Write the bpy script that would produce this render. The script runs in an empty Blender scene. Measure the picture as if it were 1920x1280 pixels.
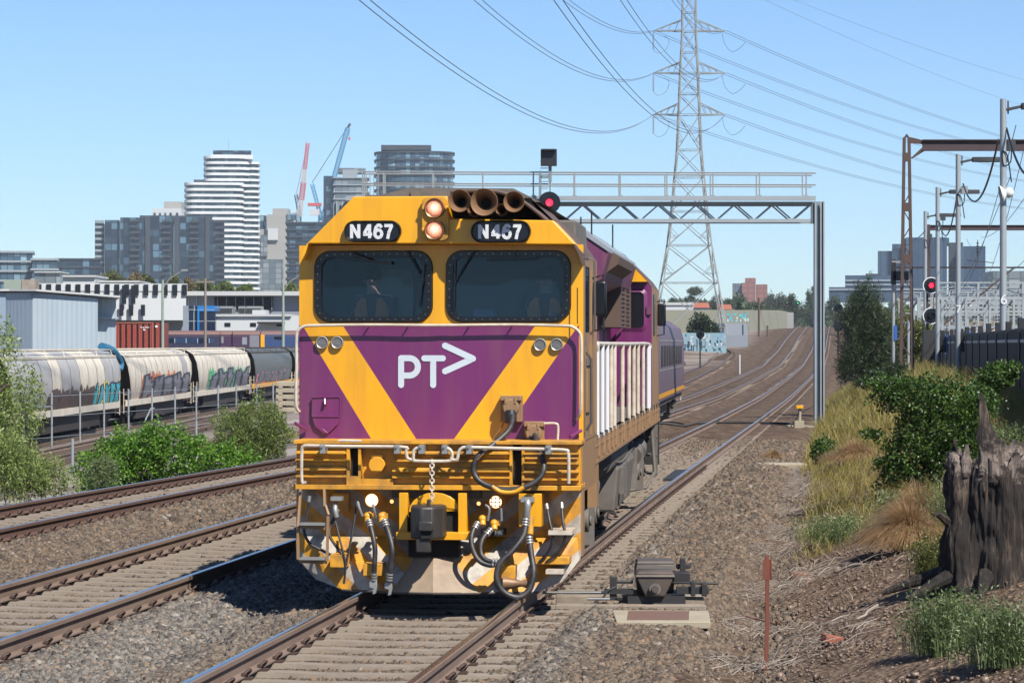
import bpy, math, random
import numpy as np
from mathutils import Vector, Matrix, noise as mnoise
random.seed(7); rng = np.random.default_rng(11)
R = math.radians
scene = bpy.context.scene
COL = scene.collection
# ---------------------------------------------------------------- camera, sky, sun, exposure
CAMH = 2.5; FP = 5100.0
cd = bpy.data.cameras.new('camera'); cam = bpy.data.objects.new('camera', cd); COL.objects.link(cam)
cd.sensor_width = 36; cd.lens = 36*FP/1920; cd.clip_start = 0.1; cd.clip_end = 12000
cam.location = (0, 0, CAMH); cam.rotation_euler = (R(90)+math.atan(5/FP), 0, 0)
scene.camera = cam
SUN = Vector((0.53, -0.75, 1.02)).normalized()
world = bpy.data.worlds.new("World"); scene.world = world; world.use_nodes = True
wn = world.node_tree.nodes; wl = world.node_tree.links
bg = wn['Background']; sky = wn.new('ShaderNodeTexSky'); sky.sky_type = 'NISHITA'; sky.sun_disc = False
sky.sun_elevation = math.asin(SUN.z); sky.sun_rotation = math.atan2(SUN.x, SUN.y)
sky.air_density = 1.0; sky.dust_density = 0.1; sky.ozone_density = 4.0; sky.altitude = 300
tint = wn.new('ShaderNodeMix'); tint.data_type = 'RGBA'; tint.blend_type = 'MULTIPLY'; tint.inputs[0].default_value = 1; tint.inputs[7].default_value = (0.80, 0.97, 1.20, 1)
wl.new(sky.outputs[0], tint.inputs[6]); wl.new(tint.outputs[2], bg.inputs[0]); bg.inputs[1].default_value = 0.067
sd = bpy.data.lights.new('sun', 'SUN'); sd.energy = 5.0; sd.angle = R(0.5); sd.color = (1.0, 0.95, 0.87)
so = bpy.data.objects.new('sun', sd); COL.objects.link(so); so.rotation_euler = SUN.to_track_quat('Z', 'Y').to_euler()
so.location = (0, 0, 60)
vs = scene.view_settings; vs.view_transform = 'Standard'; vs.look = 'None'; vs.gamma = 1; vs.use_curve_mapping = False
vs.exposure = 0.80
scene.cycles.max_bounces = 6; scene.cycles.transparent_max_bounces = 16; scene.cycles.volume_bounces = 0

# ---------------------------------------------------------------- materials
KA = 0.665                                                                 # every paint, stone and leaf colour is given a shade lighter than it is; this brings them down together
def kk(c): return tuple(x*KA for x in c[:3])
def _nt(name):
    m = bpy.data.materials.new(name); m.use_nodes = True
    return m, m.node_tree.nodes, m.node_tree.links, m.node_tree.nodes['Principled BSDF']
def c4(c): return (c[0], c[1], c[2], 1)
def mixc(n, l, fac, a, b, blend='MIX'):
    x = n.new('ShaderNodeMix'); x.data_type = 'RGBA'; x.blend_type = blend
    for s, v in ((0, fac), (6, a), (7, b)):
        if hasattr(v, 'is_output'): l.new(v, x.inputs[s])
        else: x.inputs[s].default_value = v if s == 0 else c4(v)
    return x.outputs[2]
def math_(n, l, op, a, b=None, c=None):
    x = n.new('ShaderNodeMath'); x.operation = op
    for i, v in enumerate((a, b, c)):
        if v is None: continue
        if hasattr(v, 'is_output'): l.new(v, x.inputs[i])
        else: x.inputs[i].default_value = v
    return x.outputs[0]
def ramp(n, l, fac, stops, interp='LINEAR'):
    x = n.new('ShaderNodeValToRGB'); x.color_ramp.interpolation = interp
    e = x.color_ramp.elements
    while len(e) < len(stops): e.new(0.5)
    for i, (p, c) in enumerate(stops): e[i].position = p; e[i].color = c4(c) if len(c) == 3 else c
    l.new(fac, x.inputs[0]); return x.outputs[0]
def noise(n, l, vec, scale, detail=4, rough=0.55):
    x = n.new('ShaderNodeTexNoise'); x.inputs['Scale'].default_value = scale; x.inputs['Detail'].default_value = detail
    x.inputs['Roughness'].default_value = rough
    if vec is not None: l.new(vec, x.inputs['Vector'])
    return x.outputs['Fac']
def tc(n, which='Object'): return n.new('ShaderNodeTexCoord').outputs[which]
def mapped(n, l, v, s):
    m = n.new('ShaderNodeMapping'); m.inputs['Scale'].default_value = s; l.new(v, m.inputs['Vector']); return m.outputs[0]
def bump(n, l, p, h, strength, dist=0.01):
    b = n.new('ShaderNodeBump'); b.inputs['Strength'].default_value = strength; b.inputs['Distance'].default_value = dist
    l.new(h, b.inputs['Height']); l.new(b.outputs[0], p.inputs['Normal'])
def mat(name, col, rough=0.6, metal=0.0, var=0.15, scale=2.0, dirt=None, damt=0.5, dscale=1.5, streak=0, bmp=0.0, bscale=40, coat=0, spec=None):
    m, n, l, p = _nt(name); col = kk(col); dirt = kk(dirt) if dirt else None
    v = tc(n)
    f = noise(n, l, v, scale)
    a = tuple(c*(1-var) for c in col); b = tuple(min(1, c*(1+var)) for c in col)
    c = mixc(n, l, f, a, b)
    if dirt:
        vv = mapped(n, l, v, (4, 4, 0.5)) if streak else v
        g = noise(n, l, vv, dscale, 6, 0.65)
        g = ramp(n, l, g, [(0.42, (0, 0, 0)), (0.72, (1, 1, 1))])
        g = math_(n, l, 'MULTIPLY', g, damt)
        c = mixc(n, l, g, c, dirt)
    l.new(c, p.inputs['Base Color']); p.inputs['Roughness'].default_value = rough; p.inputs['Metallic'].default_value = metal
    if spec is not None: p.inputs['Specular IOR Level'].default_value = spec
    if coat: p.inputs['Coat Weight'].default_value = coat; p.inputs['Coat Roughness'].default_value = 0.15
    if bmp: bump(n, l, p, noise(n, l, v, bscale, 5), bmp)
    return m
def emat(name, col, strength):
    m, n, l, p = _nt(name); p.inputs['Base Color'].default_value = c4((0.1, 0.1, 0.1))
    p.inputs['Emission Color'].default_value = c4(col); p.inputs['Emission Strength'].default_value = strength
    return m
def leafmat(name, dark, light, trans=0.35, extra=None):
    m, n, l, p = _nt(name); dark = kk(dark); light = kk(light); extra = kk(extra) if extra else None
    g = n.new('ShaderNodeNewGeometry')
    f = noise(n, l, g.outputs['Position'], 1.3, 3)
    f2 = math_(n, l, 'ADD', math_(n, l, 'MULTIPLY', f, 0.5), math_(n, l, 'MULTIPLY', g.outputs['Random Per Island'], 0.6))
    st = [(0.2, dark), (0.85, light)]
    if extra: st.append((0.97, extra))
    c = ramp(n, l, f2, st)
    l.new(c, p.inputs['Base Color']); p.inputs['Roughness'].default_value = 0.45; p.inputs['Specular IOR Level'].default_value = 0.4
    t = n.new('ShaderNodeBsdfTranslucent'); l.new(c, t.inputs[0])
    mx = n.new('ShaderNodeMixShader'); mx.inputs[0].default_value = trans
    l.new(p.outputs[0], mx.inputs[1]); l.new(t.outputs[0], mx.inputs[2]); l.new(mx.outputs[0], n['Material Output'].inputs[0])
    return m
def gridmat(name, w, h, ca, cb, cc, line, lw=0.08, rough=0.25, hline=None, lh=0.1):
    """curtain wall: cells w x h along the wall, glass tints vary per cell, mullion lines"""
    m, n, l, p = _nt(name); s = n.new('ShaderNodeSeparateXYZ'); l.new(tc(n), s.inputs[0]); ca, cb, cc, line = kk(ca), kk(cb), kk(cc), kk(line)
    x = math_(n, l, 'DIVIDE', math_(n, l, 'ADD', s.outputs[0], s.outputs[1]), w); z = math_(n, l, 'DIVIDE', s.outputs[2], h)
    cx = n.new('ShaderNodeCombineXYZ'); l.new(math_(n, l, 'FLOOR', x), cx.inputs[0]); l.new(math_(n, l, 'FLOOR', z), cx.inputs[1])
    wnz = n.new('ShaderNodeTexWhiteNoise'); l.new(cx.outputs[0], wnz.inputs['Vector'])
    c = ramp(n, l, wnz.outputs['Value'], [(0.0, ca), (0.6, cb), (0.97, cc)])
    fx = math_(n, l, 'LESS_THAN', math_(n, l, 'FRACT', x), lw); fz = math_(n, l, 'LESS_THAN', math_(n, l, 'FRACT', z), lh)
    c = mixc(n, l, fx, c, line); c = mixc(n, l, fz, c, hline or line)
    l.new(c, p.inputs['Base Color']); p.inputs['Roughness'].default_value = rough
    return m
def ribmat(name, col, w, axis=0, depth=0.5, rough=0.5, dirt=None):
    """corrugated sheet: ribs by bump"""
    m, n, l, p = _nt(name); v = tc(n); s = n.new('ShaderNodeSeparateXYZ'); l.new(v, s.inputs[0]); col = kk(col)
    q = s.outputs[axis] if axis < 3 else math_(n, l, 'ADD', s.outputs[0], s.outputs[1])
    f = math_(n, l, 'SINE', math_(n, l, 'MULTIPLY', q, 6.283/w))
    nz = noise(n, l, mapped(n, l, v, (1, 1, 0.2)), 0.7)
    c = mixc(n, l, nz, tuple(x*0.85 for x in col), tuple(min(1, x*1.12) for x in col))
    if dirt: c = mixc(n, l, math_(n, l, 'MULTIPLY', ramp(n, l, noise(n, l, v, 1.1, 6), [(0.5, (0, 0, 0)), (0.7, (1, 1, 1))]), 0.6), c, dirt)
    l.new(c, p.inputs['Base Color']); p.inputs['Roughness'].default_value = rough
    bump(n, l, p, f, depth, w*0.3); return m

YEL = (0.98, 0.46, 0.006); PUR = (0.185, 0.022, 0.135); DUST = (0.26, 0.16, 0.10)
M = {}
M['yellow'] = mat('yellow_paint', YEL, 0.38, 0, 0.07, 1.5, dirt=(0.50, 0.25, 0.04), damt=0.45, dscale=1.6, streak=1, bmp=0.05, bscale=6, coat=0.2)
M['yellow_dirty'] = mat('grimy_yellow_paint', (0.86, 0.40, 0.02), 0.5, 0, 0.15, 3, dirt=(0.16, 0.10, 0.06), damt=0.85, dscale=3.5)
M['purple'] = mat('purple_paint', PUR, 0.36, 0, 0.08, 1.5, dirt=(0.21, 0.07, 0.125), damt=0.6, dscale=1.4, streak=1, bmp=0.04, bscale=6, coat=0.25)
M['purple_side'] = mat('dusty_purple_paint', (0.17, 0.04, 0.12), 0.5, 0, 0.15, 2, dirt=(0.24, 0.13, 0.12), damt=0.6, dscale=2, streak=1)
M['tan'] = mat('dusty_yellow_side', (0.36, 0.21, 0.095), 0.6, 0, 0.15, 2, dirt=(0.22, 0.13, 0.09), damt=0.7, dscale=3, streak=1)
M['roofbrown'] = mat('sooty_roof', (0.13, 0.08, 0.06), 0.7, 0, 0.2, 3)
M['cream'] = mat('cream_rail_paint', (0.72, 0.64, 0.52), 0.45, 0, 0.1, 6, dirt=(0.30, 0.16, 0.09), damt=0.5, dscale=7)
M['white'] = mat('white_paint', (0.78, 0.79, 0.80), 0.45, 0, 0.04, 3)
M['logo'] = mat('white_vinyl', (0.66, 0.74, 0.80), 0.4, 0, 0.03, 5)
M['black'] = mat('black_rubber', (0.018, 0.019, 0.022), 0.45, 0, 0.2, 8)
M['gloss_black'] = mat('gloss_black', (0.008, 0.008, 0.012), 0.3, 0, 0.1, 4)
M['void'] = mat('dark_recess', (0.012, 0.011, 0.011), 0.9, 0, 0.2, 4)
M['hose'] = mat('hose_rubber', (0.020, 0.020, 0.022), 0.5, 0, 0.25, 12, dirt=(0.14, 0.11, 0.09), damt=0.5, dscale=8)
M['steel'] = mat('bare_steel', (0.50, 0.49, 0.47), 0.35, 0.9, 0.15, 10)
M['dullsteel'] = mat('coupler_steel', (0.07, 0.066, 0.062), 0.5, 0.4, 0.3, 9, dirt=(0.05, 0.04, 0.035), damt=0.8, dscale=8, bmp=0.15, bscale=30)
M['under'] = mat('grey_underframe', (0.17, 0.155, 0.135), 0.7, 0, 0.25, 4, dirt=(0.09, 0.065, 0.05), damt=0.7, dscale=4)
M['horn'] = mat('bronze_horn', (0.30, 0.17, 0.09), 0.5, 0.25, 0.2, 8)
M['silver'] = mat('silver_ring', (0.45, 0.45, 0.43), 0.4, 0.5, 0.1, 8)
M['bronze'] = mat('warm_lamp_ring', (0.40, 0.22, 0.10), 0.35, 0.6, 0.1, 8)
M['beige'] = mat('cab_wall', (0.50, 0.60, 0.55), 0.7, 0, 0.08, 3)
M['cabdark'] = mat('cab_dark', (0.22, 0.30, 0.36), 0.8, 0, 0.1, 3)
M['galv'] = mat('galvanised', (0.42, 0.46, 0.48), 0.5, 0.35, 0.12, 1.5)
M['galv_dark'] = mat('galvanised_web', (0.25, 0.30, 0.33), 0.55, 0.3, 0.15, 1.5)
M['pylon'] = mat('pylon_steel', (0.28, 0.31, 0.31), 0.6, 0.1, 0.25, 0.8)
M['rust'] = mat('rusty_steel', (0.085, 0.052, 0.043), 0.8, 0, 0.3, 5, dirt=(0.09, 0.05, 0.04), damt=0.7, dscale=4, bmp=0.2)
M['rustbeam'] = mat('dark_rust_beam', (0.06, 0.035, 0.038), 0.75, 0, 0.25, 1.2)
M['rail_top'] = mat('polished_rail', (0.62, 0.62, 0.64), 0.25, 1.0, 0.06, 3)
M['rail_old'] = mat('old_rail_rust', (0.13, 0.07, 0.05), 0.8, 0, 0.2, 2)
M['rail_side'] = mat('rail_rust', (0.24, 0.17, 0.13), 0.75, 0, 0.2, 2, dirt=(0.10, 0.055, 0.04), damt=0.6, dscale=1)
M['sleeper'] = mat('concrete_sleeper', (0.33, 0.275, 0.215), 0.85, 0, 0.18, 3, dirt=(0.17, 0.12, 0.085), damt=0.7, dscale=2.2, bmp=0.3, bscale=60)
M['clip'] = mat('rail_clip', (0.09, 0.055, 0.042), 0.6, 0.2, 0.2, 20)
M['concrete'] = mat('pale_concrete', (0.44, 0.385, 0.28), 0.85, 0, 0.1, 3, dirt=(0.25, 0.2, 0.14), damt=0.5, dscale=2)
M['brownplate'] = mat('brown_plate', (0.20, 0.115, 0.085), 0.7, 0, 0.12, 6)
M['machine'] = mat('point_machine_grey', (0.09, 0.08, 0.07), 0.55, 0.1, 0.25, 4, dirt=(0.17, 0.11, 0.08), damt=0.7, dscale=3)
M['darkiron'] = mat('dark_iron', (0.035, 0.034, 0.035), 0.6, 0.2, 0.2, 8)
M['redpost'] = mat('red_rust_post', (0.20, 0.055, 0.032), 0.8, 0, 0.3, 8)
M['farconc'] = mat('far_concrete', (0.38, 0.37, 0.34), 0.8, 0, 0.12, 0.05)
M['brick'] = mat('red_brick', (0.33, 0.10, 0.06), 0.85, 0, 0.2, 6)
M['fence'] = mat('charcoal_fence', (0.028, 0.030, 0.036), 0.55, 0, 0.2, 1.0, spec=0.3)
M['fencerail'] = mat('pale_fence_rail', (0.50, 0.50, 0.48), 0.5, 0.2, 0.1, 3)
M['blue'] = mat('blue_sign', (0.03, 0.13, 0.50), 0.45, 0, 0.1, 3)
M['lamp'] = mat('lamp_head', (0.05, 0.055, 0.06), 0.5, 0.1, 0.1, 3)
M['wire'] = mat('conductor', (0.16, 0.18, 0.20), 0.5, 0.4, 0.1, 1)
M['bark'] = mat('bark', (0.12, 0.085, 0.06), 0.9, 0, 0.3, 8, bmp=0.5, bscale=25)
M['orange'] = mat('hivis_orange', (0.90, 0.30, 0.10), 0.7, 0, 0.05, 5)
M['skin'] = mat('skin', (0.42, 0.25, 0.18), 0.6, 0, 0.05, 5)
M['navy'] = mat('navy_cloth', (0.03, 0.04, 0.08), 0.8, 0, 0.1, 5)
M['hair'] = mat('dark_hair', (0.02, 0.016, 0.013), 0.7, 0, 0.2, 12)
def glassmat(name, tint, refl=0.10):
    m, n, l, p = _nt(name); n.remove(p)
    t = n.new('ShaderNodeBsdfTransparent'); t.inputs[0].default_value = c4(tint)
    g = n.new('ShaderNodeBsdfGlossy'); g.inputs['Roughness'].default_value = 0.03; g.inputs[0].default_value = (0.6, 0.78, 1, 1)
    d = n.new('ShaderNodeBsdfDiffuse'); d.inputs[0].default_value = (0.05, 0.14, 0.25, 1)
    f = n.new('ShaderNodeFresnel'); f.inputs[0].default_value = 1.5
    a = n.new('ShaderNodeMixShader'); l.new(math_(n, l, 'ADD', f.outputs[0], refl), a.inputs[0]); l.new(t.outputs[0], a.inputs[1]); l.new(g.outputs[0], a.inputs[2])
    b = n.new('ShaderNodeMixShader'); b.inputs[0].default_value = 0.05; l.new(a.outputs[0], b.inputs[1]); l.new(d.outputs[0], b.inputs[2])
    l.new(b.outputs[0], n['Material Output'].inputs[0]); return m
M['glass'] = glassmat('windscreen_glass', (0.66, 0.80, 0.93), 0.0)
def lensmat():
    m, n, l, p = _nt('headlamp_lens'); v = tc(n)
    g = n.new('ShaderNodeTexGradient'); g.gradient_type = 'SPHERICAL'; l.new(mapped(n, l, v, (12, 12, 12)), g.inputs[0])
    w = noise(n, l, mapped(n, l, v, (30, 4, 30)), 3)
    c = ramp(n, l, math_(n, l, 'ADD', math_(n, l, 'MULTIPLY', g.outputs['Fac'], 0.6), math_(n, l, 'MULTIPLY', w, 0.6)), [(0.25, (0.30, 0.08, 0.04)), (0.5, (0.75, 0.30, 0.18)), (0.68, (0.9, 0.55, 0.38)), (0.9, (1, 0.9, 0.75))])
    l.new(c, p.inputs['Base Color']); l.new(c, p.inputs['Emission Color']); p.inputs['Emission Strength'].default_value = 0.22; p.inputs['Roughness'].default_value = 0.15
    return m
M['lens'] = lensmat()
def lampmat():
    m, n, l, p = _nt('lit_ditch_lamp'); g = n.new('ShaderNodeTexGradient'); g.gradient_type = 'SPHERICAL'; l.new(mapped(n, l, tc(n), (14, 14, 14)), g.inputs[0])
    w = noise(n, l, mapped(n, l, tc(n), (60, 8, 60)), 1.5); c = ramp(n, l, math_(n, l, 'ADD', g.outputs['Fac'], math_(n, l, 'MULTIPLY', w, 0.25)), [(0.12, (0.75, 0.30, 0.10)), (0.35, (1.0, 0.70, 0.38)), (0.6, (1, 0.93, 0.78))])
    l.new(c, p.inputs['Base Color']); l.new(c, p.inputs['Emission Color']); p.inputs['Emission Strength'].default_value = 1.3; return m
M['lamp_on'] = lampmat()
M['amber_on'] = emat('lit_amber_lamp', (1.0, 0.45, 0.15), 1.4)
M['red_on'] = emat('lit_red_signal', (1.0, 0.02, 0.06), 1.6)
M['green_on'] = emat('lit_green_signal', (0.1, 0.9, 0.4), 0.8)
def chevron():
    m, n, l, p = _nt('chevron_paint'); v = tc(n); s = n.new('ShaderNodeSeparateXYZ'); l.new(v, s.inputs[0])
    q = math_(n, l, 'SUBTRACT', s.outputs[2], math_(n, l, 'MULTIPLY', math_(n, l, 'ABSOLUTE', s.outputs[0]), 0.82))
    f = math_(n, l, 'FRACT', math_(n, l, 'DIVIDE', math_(n, l, 'ADD', q, 5.07), 0.36))
    f = math_(n, l, 'GREATER_THAN', f, 0.5)
    c = mixc(n, l, f, (0.51, 0.23, 0.010), (0.37, 0.34, 0.29))
    g = ramp(n, l, noise(n, l, v, 5, 6, 0.65), [(0.42, (0, 0, 0)), (0.70, (1, 1, 1))])
    c = mixc(n, l, math_(n, l, 'MULTIPLY', g, 0.8), c, (0.11, 0.07, 0.045))
    l.new(c, p.inputs['Base Color']); p.inputs['Roughness'].default_value = 0.6; return m
M['chevron'] = chevron()
M['plough'] = mat('scraped_cream_plough', (0.40, 0.30, 0.20), 0.6, 0, 0.2, 3, dirt=(0.16, 0.10, 0.07), damt=0.8, dscale=3)  # dirty cream, darkened further for the shade that hoses throw on it

# ---------------------------------------------------------------- mesh helpers
class MB:
    def __init__(s): s.v = []; s.f = []; s.m = []
    def add(s, vs, fs, mi=0):
        o = len(s.v); s.v += [tuple(v) for v in vs]; s.f += [tuple(i+o for i in f) for f in fs]; s.m += [mi]*len(fs); return s
    def box(s, x0, x1, y0, y1, z0, z1, mi=0):
        v = [(x, y, z) for z in (z0, z1) for y in (y0, y1) for x in (x0, x1)]
        return s.add(v, [(0, 2, 3, 1), (4, 5, 7, 6), (0, 1, 5, 4), (2, 6, 7, 3), (0, 4, 6, 2), (1, 3, 7, 5)], mi)
    def bar(s, p0, p1, w, h=None, mi=0):
        h = h or w; p0 = Vector(p0); p1 = Vector(p1); d = (p1-p0).normalized()
        up = Vector((0, 0, 1)) if abs(d.z) < 0.95 else Vector((0, 1, 0))
        a = d.cross(up).normalized()*w/2; b = a.cross(d).normalized()*h/2
        v = [p+i*a+j*b for p in (p0, p1) for i, j in ((-1, -1), (1, -1), (1, 1), (-1, 1))]
        return s.add(v, [(3, 2, 1, 0), (4, 5, 6, 7), (0, 1, 5, 4), (1, 2, 6, 5), (2, 3, 7, 6), (3, 0, 4, 7)], mi)
    def tube(s, path, r, n=8, mi=0, cap=True):
        P = [Vector(p) for p in path]; rr = r if isinstance(r, (list, tuple)) else [r]*len(P)
        vs = []; ref = None
        for i, p in enumerate(P):
            d = (P[min(i+1, len(P)-1)]-P[max(i-1, 0)])
            d = d.normalized() if d.length > 1e-9 else Vector((0, 0, 1))
            if ref is None:
                ref = d.cross(Vector((0.13, 0.21, 0.97)));
                if ref.length < 0.2: ref = d.cross(Vector((1, 0, 0)))
            ref = (ref-d*ref.dot(d)).normalized(); b = d.cross(ref)
            for k in range(n):
                t = 2*math.pi*k/n; vs.append(p+(ref*math.cos(t)+b*math.sin(t))*rr[i])
        fs = [(i*n+k, i*n+(k+1) % n, (i+1)*n+(k+1) % n, (i+1)*n+k) for i in range(len(P)-1) for k in range(n)]
        if cap: fs += [tuple(range(n-1, -1, -1)), tuple((len(P)-1)*n+k for k in range(n))]
        return s.add(vs, fs, mi)
    def cyl(s, p0, p1, r, n=16, mi=0, r2=None): return s.tube([p0, p1], [r, r if r2 is None else r2], n, mi)
    def lathe(s, c, axis, prof, n=24, mi=0):
        """prof: list (r, t) along axis from c; open surface"""
        c = Vector(c); d = Vector(axis).normalized(); a = d.orthogonal().normalized(); b = d.cross(a); vs = []
        for r, t in prof:
            for k in range(n):
                q = 2*math.pi*k/n; vs.append(c+d*t+(a*math.cos(q)+b*math.sin(q))*r)
        return s.add(vs, [(i*n+k, i*n+(k+1) % n, (i+1)*n+(k+1) % n, (i+1)*n+k) for i in range(len(prof)-1) for k in range(n)], mi)
    def disc(s, c, axis, r, n=24, mi=0):
        c = Vector(c); d = Vector(axis).normalized(); a = d.orthogonal().normalized(); b = d.cross(a)
        return s.add([c+(a*math.cos(2*math.pi*k/n)+b*math.sin(2*math.pi*k/n))*r for k in range(n)], [tuple(range(n))], mi)
    def prism(s, pts, y0, y1, mi=0, plane='xz', side=None):
        """extrude a polygon. plane xz -> along y; xy -> along z; yz -> along x"""
        f = {'xz': lambda a, b, t: (a, t, b), 'xy': lambda a, b, t: (a, b, t), 'yz': lambda a, b, t: (t, a, b)}[plane]
        n = len(pts); vs = [f(a, b, y0) for a, b in pts]+[f(a, b, y1) for a, b in pts]
        s.add(vs, [tuple(range(n)), tuple(range(2*n-1, n-1, -1))], mi)
        o = len(s.v)-2*n
        for i in range(n): s.f.append((o+i, o+(i+1) % n, o+n+(i+1) % n, o+n+i)); s.m.append(mi if side is None else side)
        return s
    def sphere(s, c, r, n=12, mi=0, sc=(1, 1, 1)):
        c = Vector(c); vs = []; m = n//2
        for i in range(m+1):
            a = math.pi*i/m
            for k in range(n): b = 2*math.pi*k/n; vs.append((c.x+r*sc[0]*math.sin(a)*math.cos(b), c.y+r*sc[1]*math.sin(a)*math.sin(b), c.z+r*sc[2]*math.cos(a)))
        return s.add(vs, [(i*n+k, (i+1)*n+k, (i+1)*n+(k+1) % n, i*n+(k+1) % n) for i in range(m) for k in range(n)], mi)
    def build(s, name, mats, parent=None, smooth=True, bevel=0, fix=True):
        me = bpy.data.meshes.new(name); me.from_pydata(s.v, [], s.f)
        if not isinstance(mats, (list, tuple)): mats = [mats]
        for m in mats: me.materials.append(M[m] if isinstance(m, str) else m)
        me.polygons.foreach_set('material_index', s.m)
        if fix:
            import bmesh
            b = bmesh.new(); b.from_mesh(me); bmesh.ops.recalc_face_normals(b, faces=b.faces); b.to_mesh(me); b.free()
        if smooth:
            me.polygons.foreach_set('use_smooth', [True]*len(me.polygons)); me.set_sharp_from_angle(angle=R(38))
        me.update()
        o = bpy.data.objects.new(name, me); COL.objects.link(o)
        if parent is not None: o.parent = parent
        if bevel:
            b = o.modifiers.new('bevel', 'BEVEL'); b.width = bevel; b.segments = 2; b.limit_method = 'ANGLE'; b.angle_limit = R(40)
        return o
def islands(mb):
    par = list(range(len(mb.v)))
    def fd(i):
        while par[i] != i: par[i] = par[par[i]]; i = par[i]
        return i
    for f in mb.f:
        r0 = fd(f[0])
        for i in f[1:]: par[fd(i)] = r0
    g = {}
    for f, m in zip(mb.f, mb.m): g.setdefault(fd(f[0]), []).append((f, m))
    out = []
    for fs in g.values():
        n = MB(); mp = {}
        for f, m in fs:
            t = []
            for i in f:
                if i not in mp: mp[i] = len(n.v); n.v.append(mb.v[i])
                t.append(mp[i])
            n.f.append(tuple(t)); n.m.append(m)
        out.append(n)
    return out
def split_build(mb, name, mats, parent, **k): return [q.build(name, mats, parent, **k) for q in islands(mb)]
def turn(t, px, d):
    """turn a building about the middle of its front"""
    p = Vector(((px-960)/FP*d, d, 0)); th = math.atan2(-p.x, p.y); Rm = Matrix.Rotation(th, 3, 'Z'); q = Rm @ p
    t.location = (p.x-q.x, p.y-q.y, 0); t.rotation_euler = (0, 0, th)
def tag(o, label=None, cat=None, group=None, kind=None):
    if label: o['label'] = label
    if cat: o['category'] = cat
    if group: o['group'] = group
    if kind: o['kind'] = kind
    return o
def thing(name, label, cat, loc=(0, 0, 0), rz=0, group=None):
    o = bpy.data.objects.new(name, None); COL.objects.link(o); o.location = loc; o.rotation_euler = (0, 0, rz); o.empty_display_size = 0.3
    return tag(o, label, cat, group)
def kids(o): return [c for c in bpy.data.objects if c.parent == o]
def copy_tree(o, parent=None):
    c = o.copy(); COL.objects.link(c); c.parent = parent
    for ch in kids(o): copy_tree(ch, c)
    return c
def rrect(x0, x1, z0, z1, r, n=6):
    pts = []
    for cx, cz, a in ((x1-r, z1-r, 0), (x0+r, z1-r, 90), (x0+r, z0+r, 180), (x1-r, z0+r, 270)):
        for k in range(n+1):
            t = R(a+90*k/n); pts.append((cx+r*math.cos(t), cz+r*math.sin(t)))
    return pts
def smoothpath(pts, k=6):
    P = [Vector(p) for p in pts]; out = []
    for i in range(len(P)-1):
        p0 = P[max(i-1, 0)]; p1 = P[i]; p2 = P[i+1]; p3 = P[min(i+2, len(P)-1)]
        for j in range(k):
            t = j/k; out.append(0.5*((2*p1)+(-p0+p2)*t+(2*p0-5*p1+4*p2-p3)*t*t+(-p0+3*p1-3*p2+p3)*t**3))
    out.append(P[-1]); return out
def text_obj(name, txt, size, m, parent, loc, rot=(R(90), 0, 0), sx=1.0, off=0.0, ext=0.004, align='CENTER', spacing=1.0):
    cu = bpy.data.curves.new(name, 'FONT'); cu.body = txt; cu.size = size; cu.align_x = align; cu.align_y = 'CENTER'
    cu.offset = off; cu.extrude = ext; cu.space_character = spacing
    t = bpy.data.objects.new(name+'_src', cu); COL.objects.link(t); bpy.context.view_layer.update()
    me = bpy.data.meshes.new_from_object(t.evaluated_get(bpy.context.evaluated_depsgraph_get())); bpy.data.objects.remove(t); bpy.data.curves.remove(cu)
    me.name = name; me.materials.clear(); me.materials.append(M[m] if isinstance(m, str) else m)
    o = bpy.data.objects.new(name, me); COL.objects.link(o); o.parent = parent; o.location = loc; o.rotation_euler = rot; o.scale = (sx, 1, 1)
    return o
def npmesh(name, verts, faces, m, parent=None, smooth=False):
    """fast mesh from numpy arrays; faces (N,k)"""
    me = bpy.data.meshes.new(name); nv = len(verts); nf, k = faces.shape
    me.vertices.add(nv); me.vertices.foreach_set('co', np.ascontiguousarray(verts, dtype=np.float32).ravel())
    me.loops.add(nf*k); me.loops.foreach_set('vertex_index', np.ascontiguousarray(faces, dtype=np.int32).ravel())
    me.polygons.add(nf); me.polygons.foreach_set('loop_start', np.arange(0, nf*k, k, dtype=np.int32))
    if smooth: me.polygons.foreach_set('use_smooth', np.ones(nf, dtype=bool))
    me.update(calc_edges=True)
    for x in (m if isinstance(m, (list, tuple)) else [m]): me.materials.append(M[x] if isinstance(x, str) else x)
    o = bpy.data.objects.new(name, me); COL.objects.link(o)
    if parent is not None: o.parent = parent
    return o
def rand_dirs(n):
    d = rng.normal(size=(n, 3)); return d/np.linalg.norm(d, axis=1)[:, None]
def leaf_geo(c, size, aspect=0.5, down=0.0, up=0.0):
    n = len(c); d = rand_dirs(n); d[:, 2] += up-down; d /= np.linalg.norm(d, axis=1)[:, None]
    q = rand_dirs(n); a = np.cross(d, q); a /= np.linalg.norm(a, axis=1)[:, None]+1e-9
    s = (size*rng.uniform(0.6, 1.3, n))[:, None] if np.isscalar(size) else (size*rng.uniform(0.6, 1.3, n))[:, None]
    v = np.stack([c, c+d*s*0.5+a*s*aspect*0.5, c+d*s, c+d*s*0.5-a*s*aspect*0.5], axis=1).reshape(-1, 3)
    return v, np.arange(4*n).reshape(n, 4)
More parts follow.
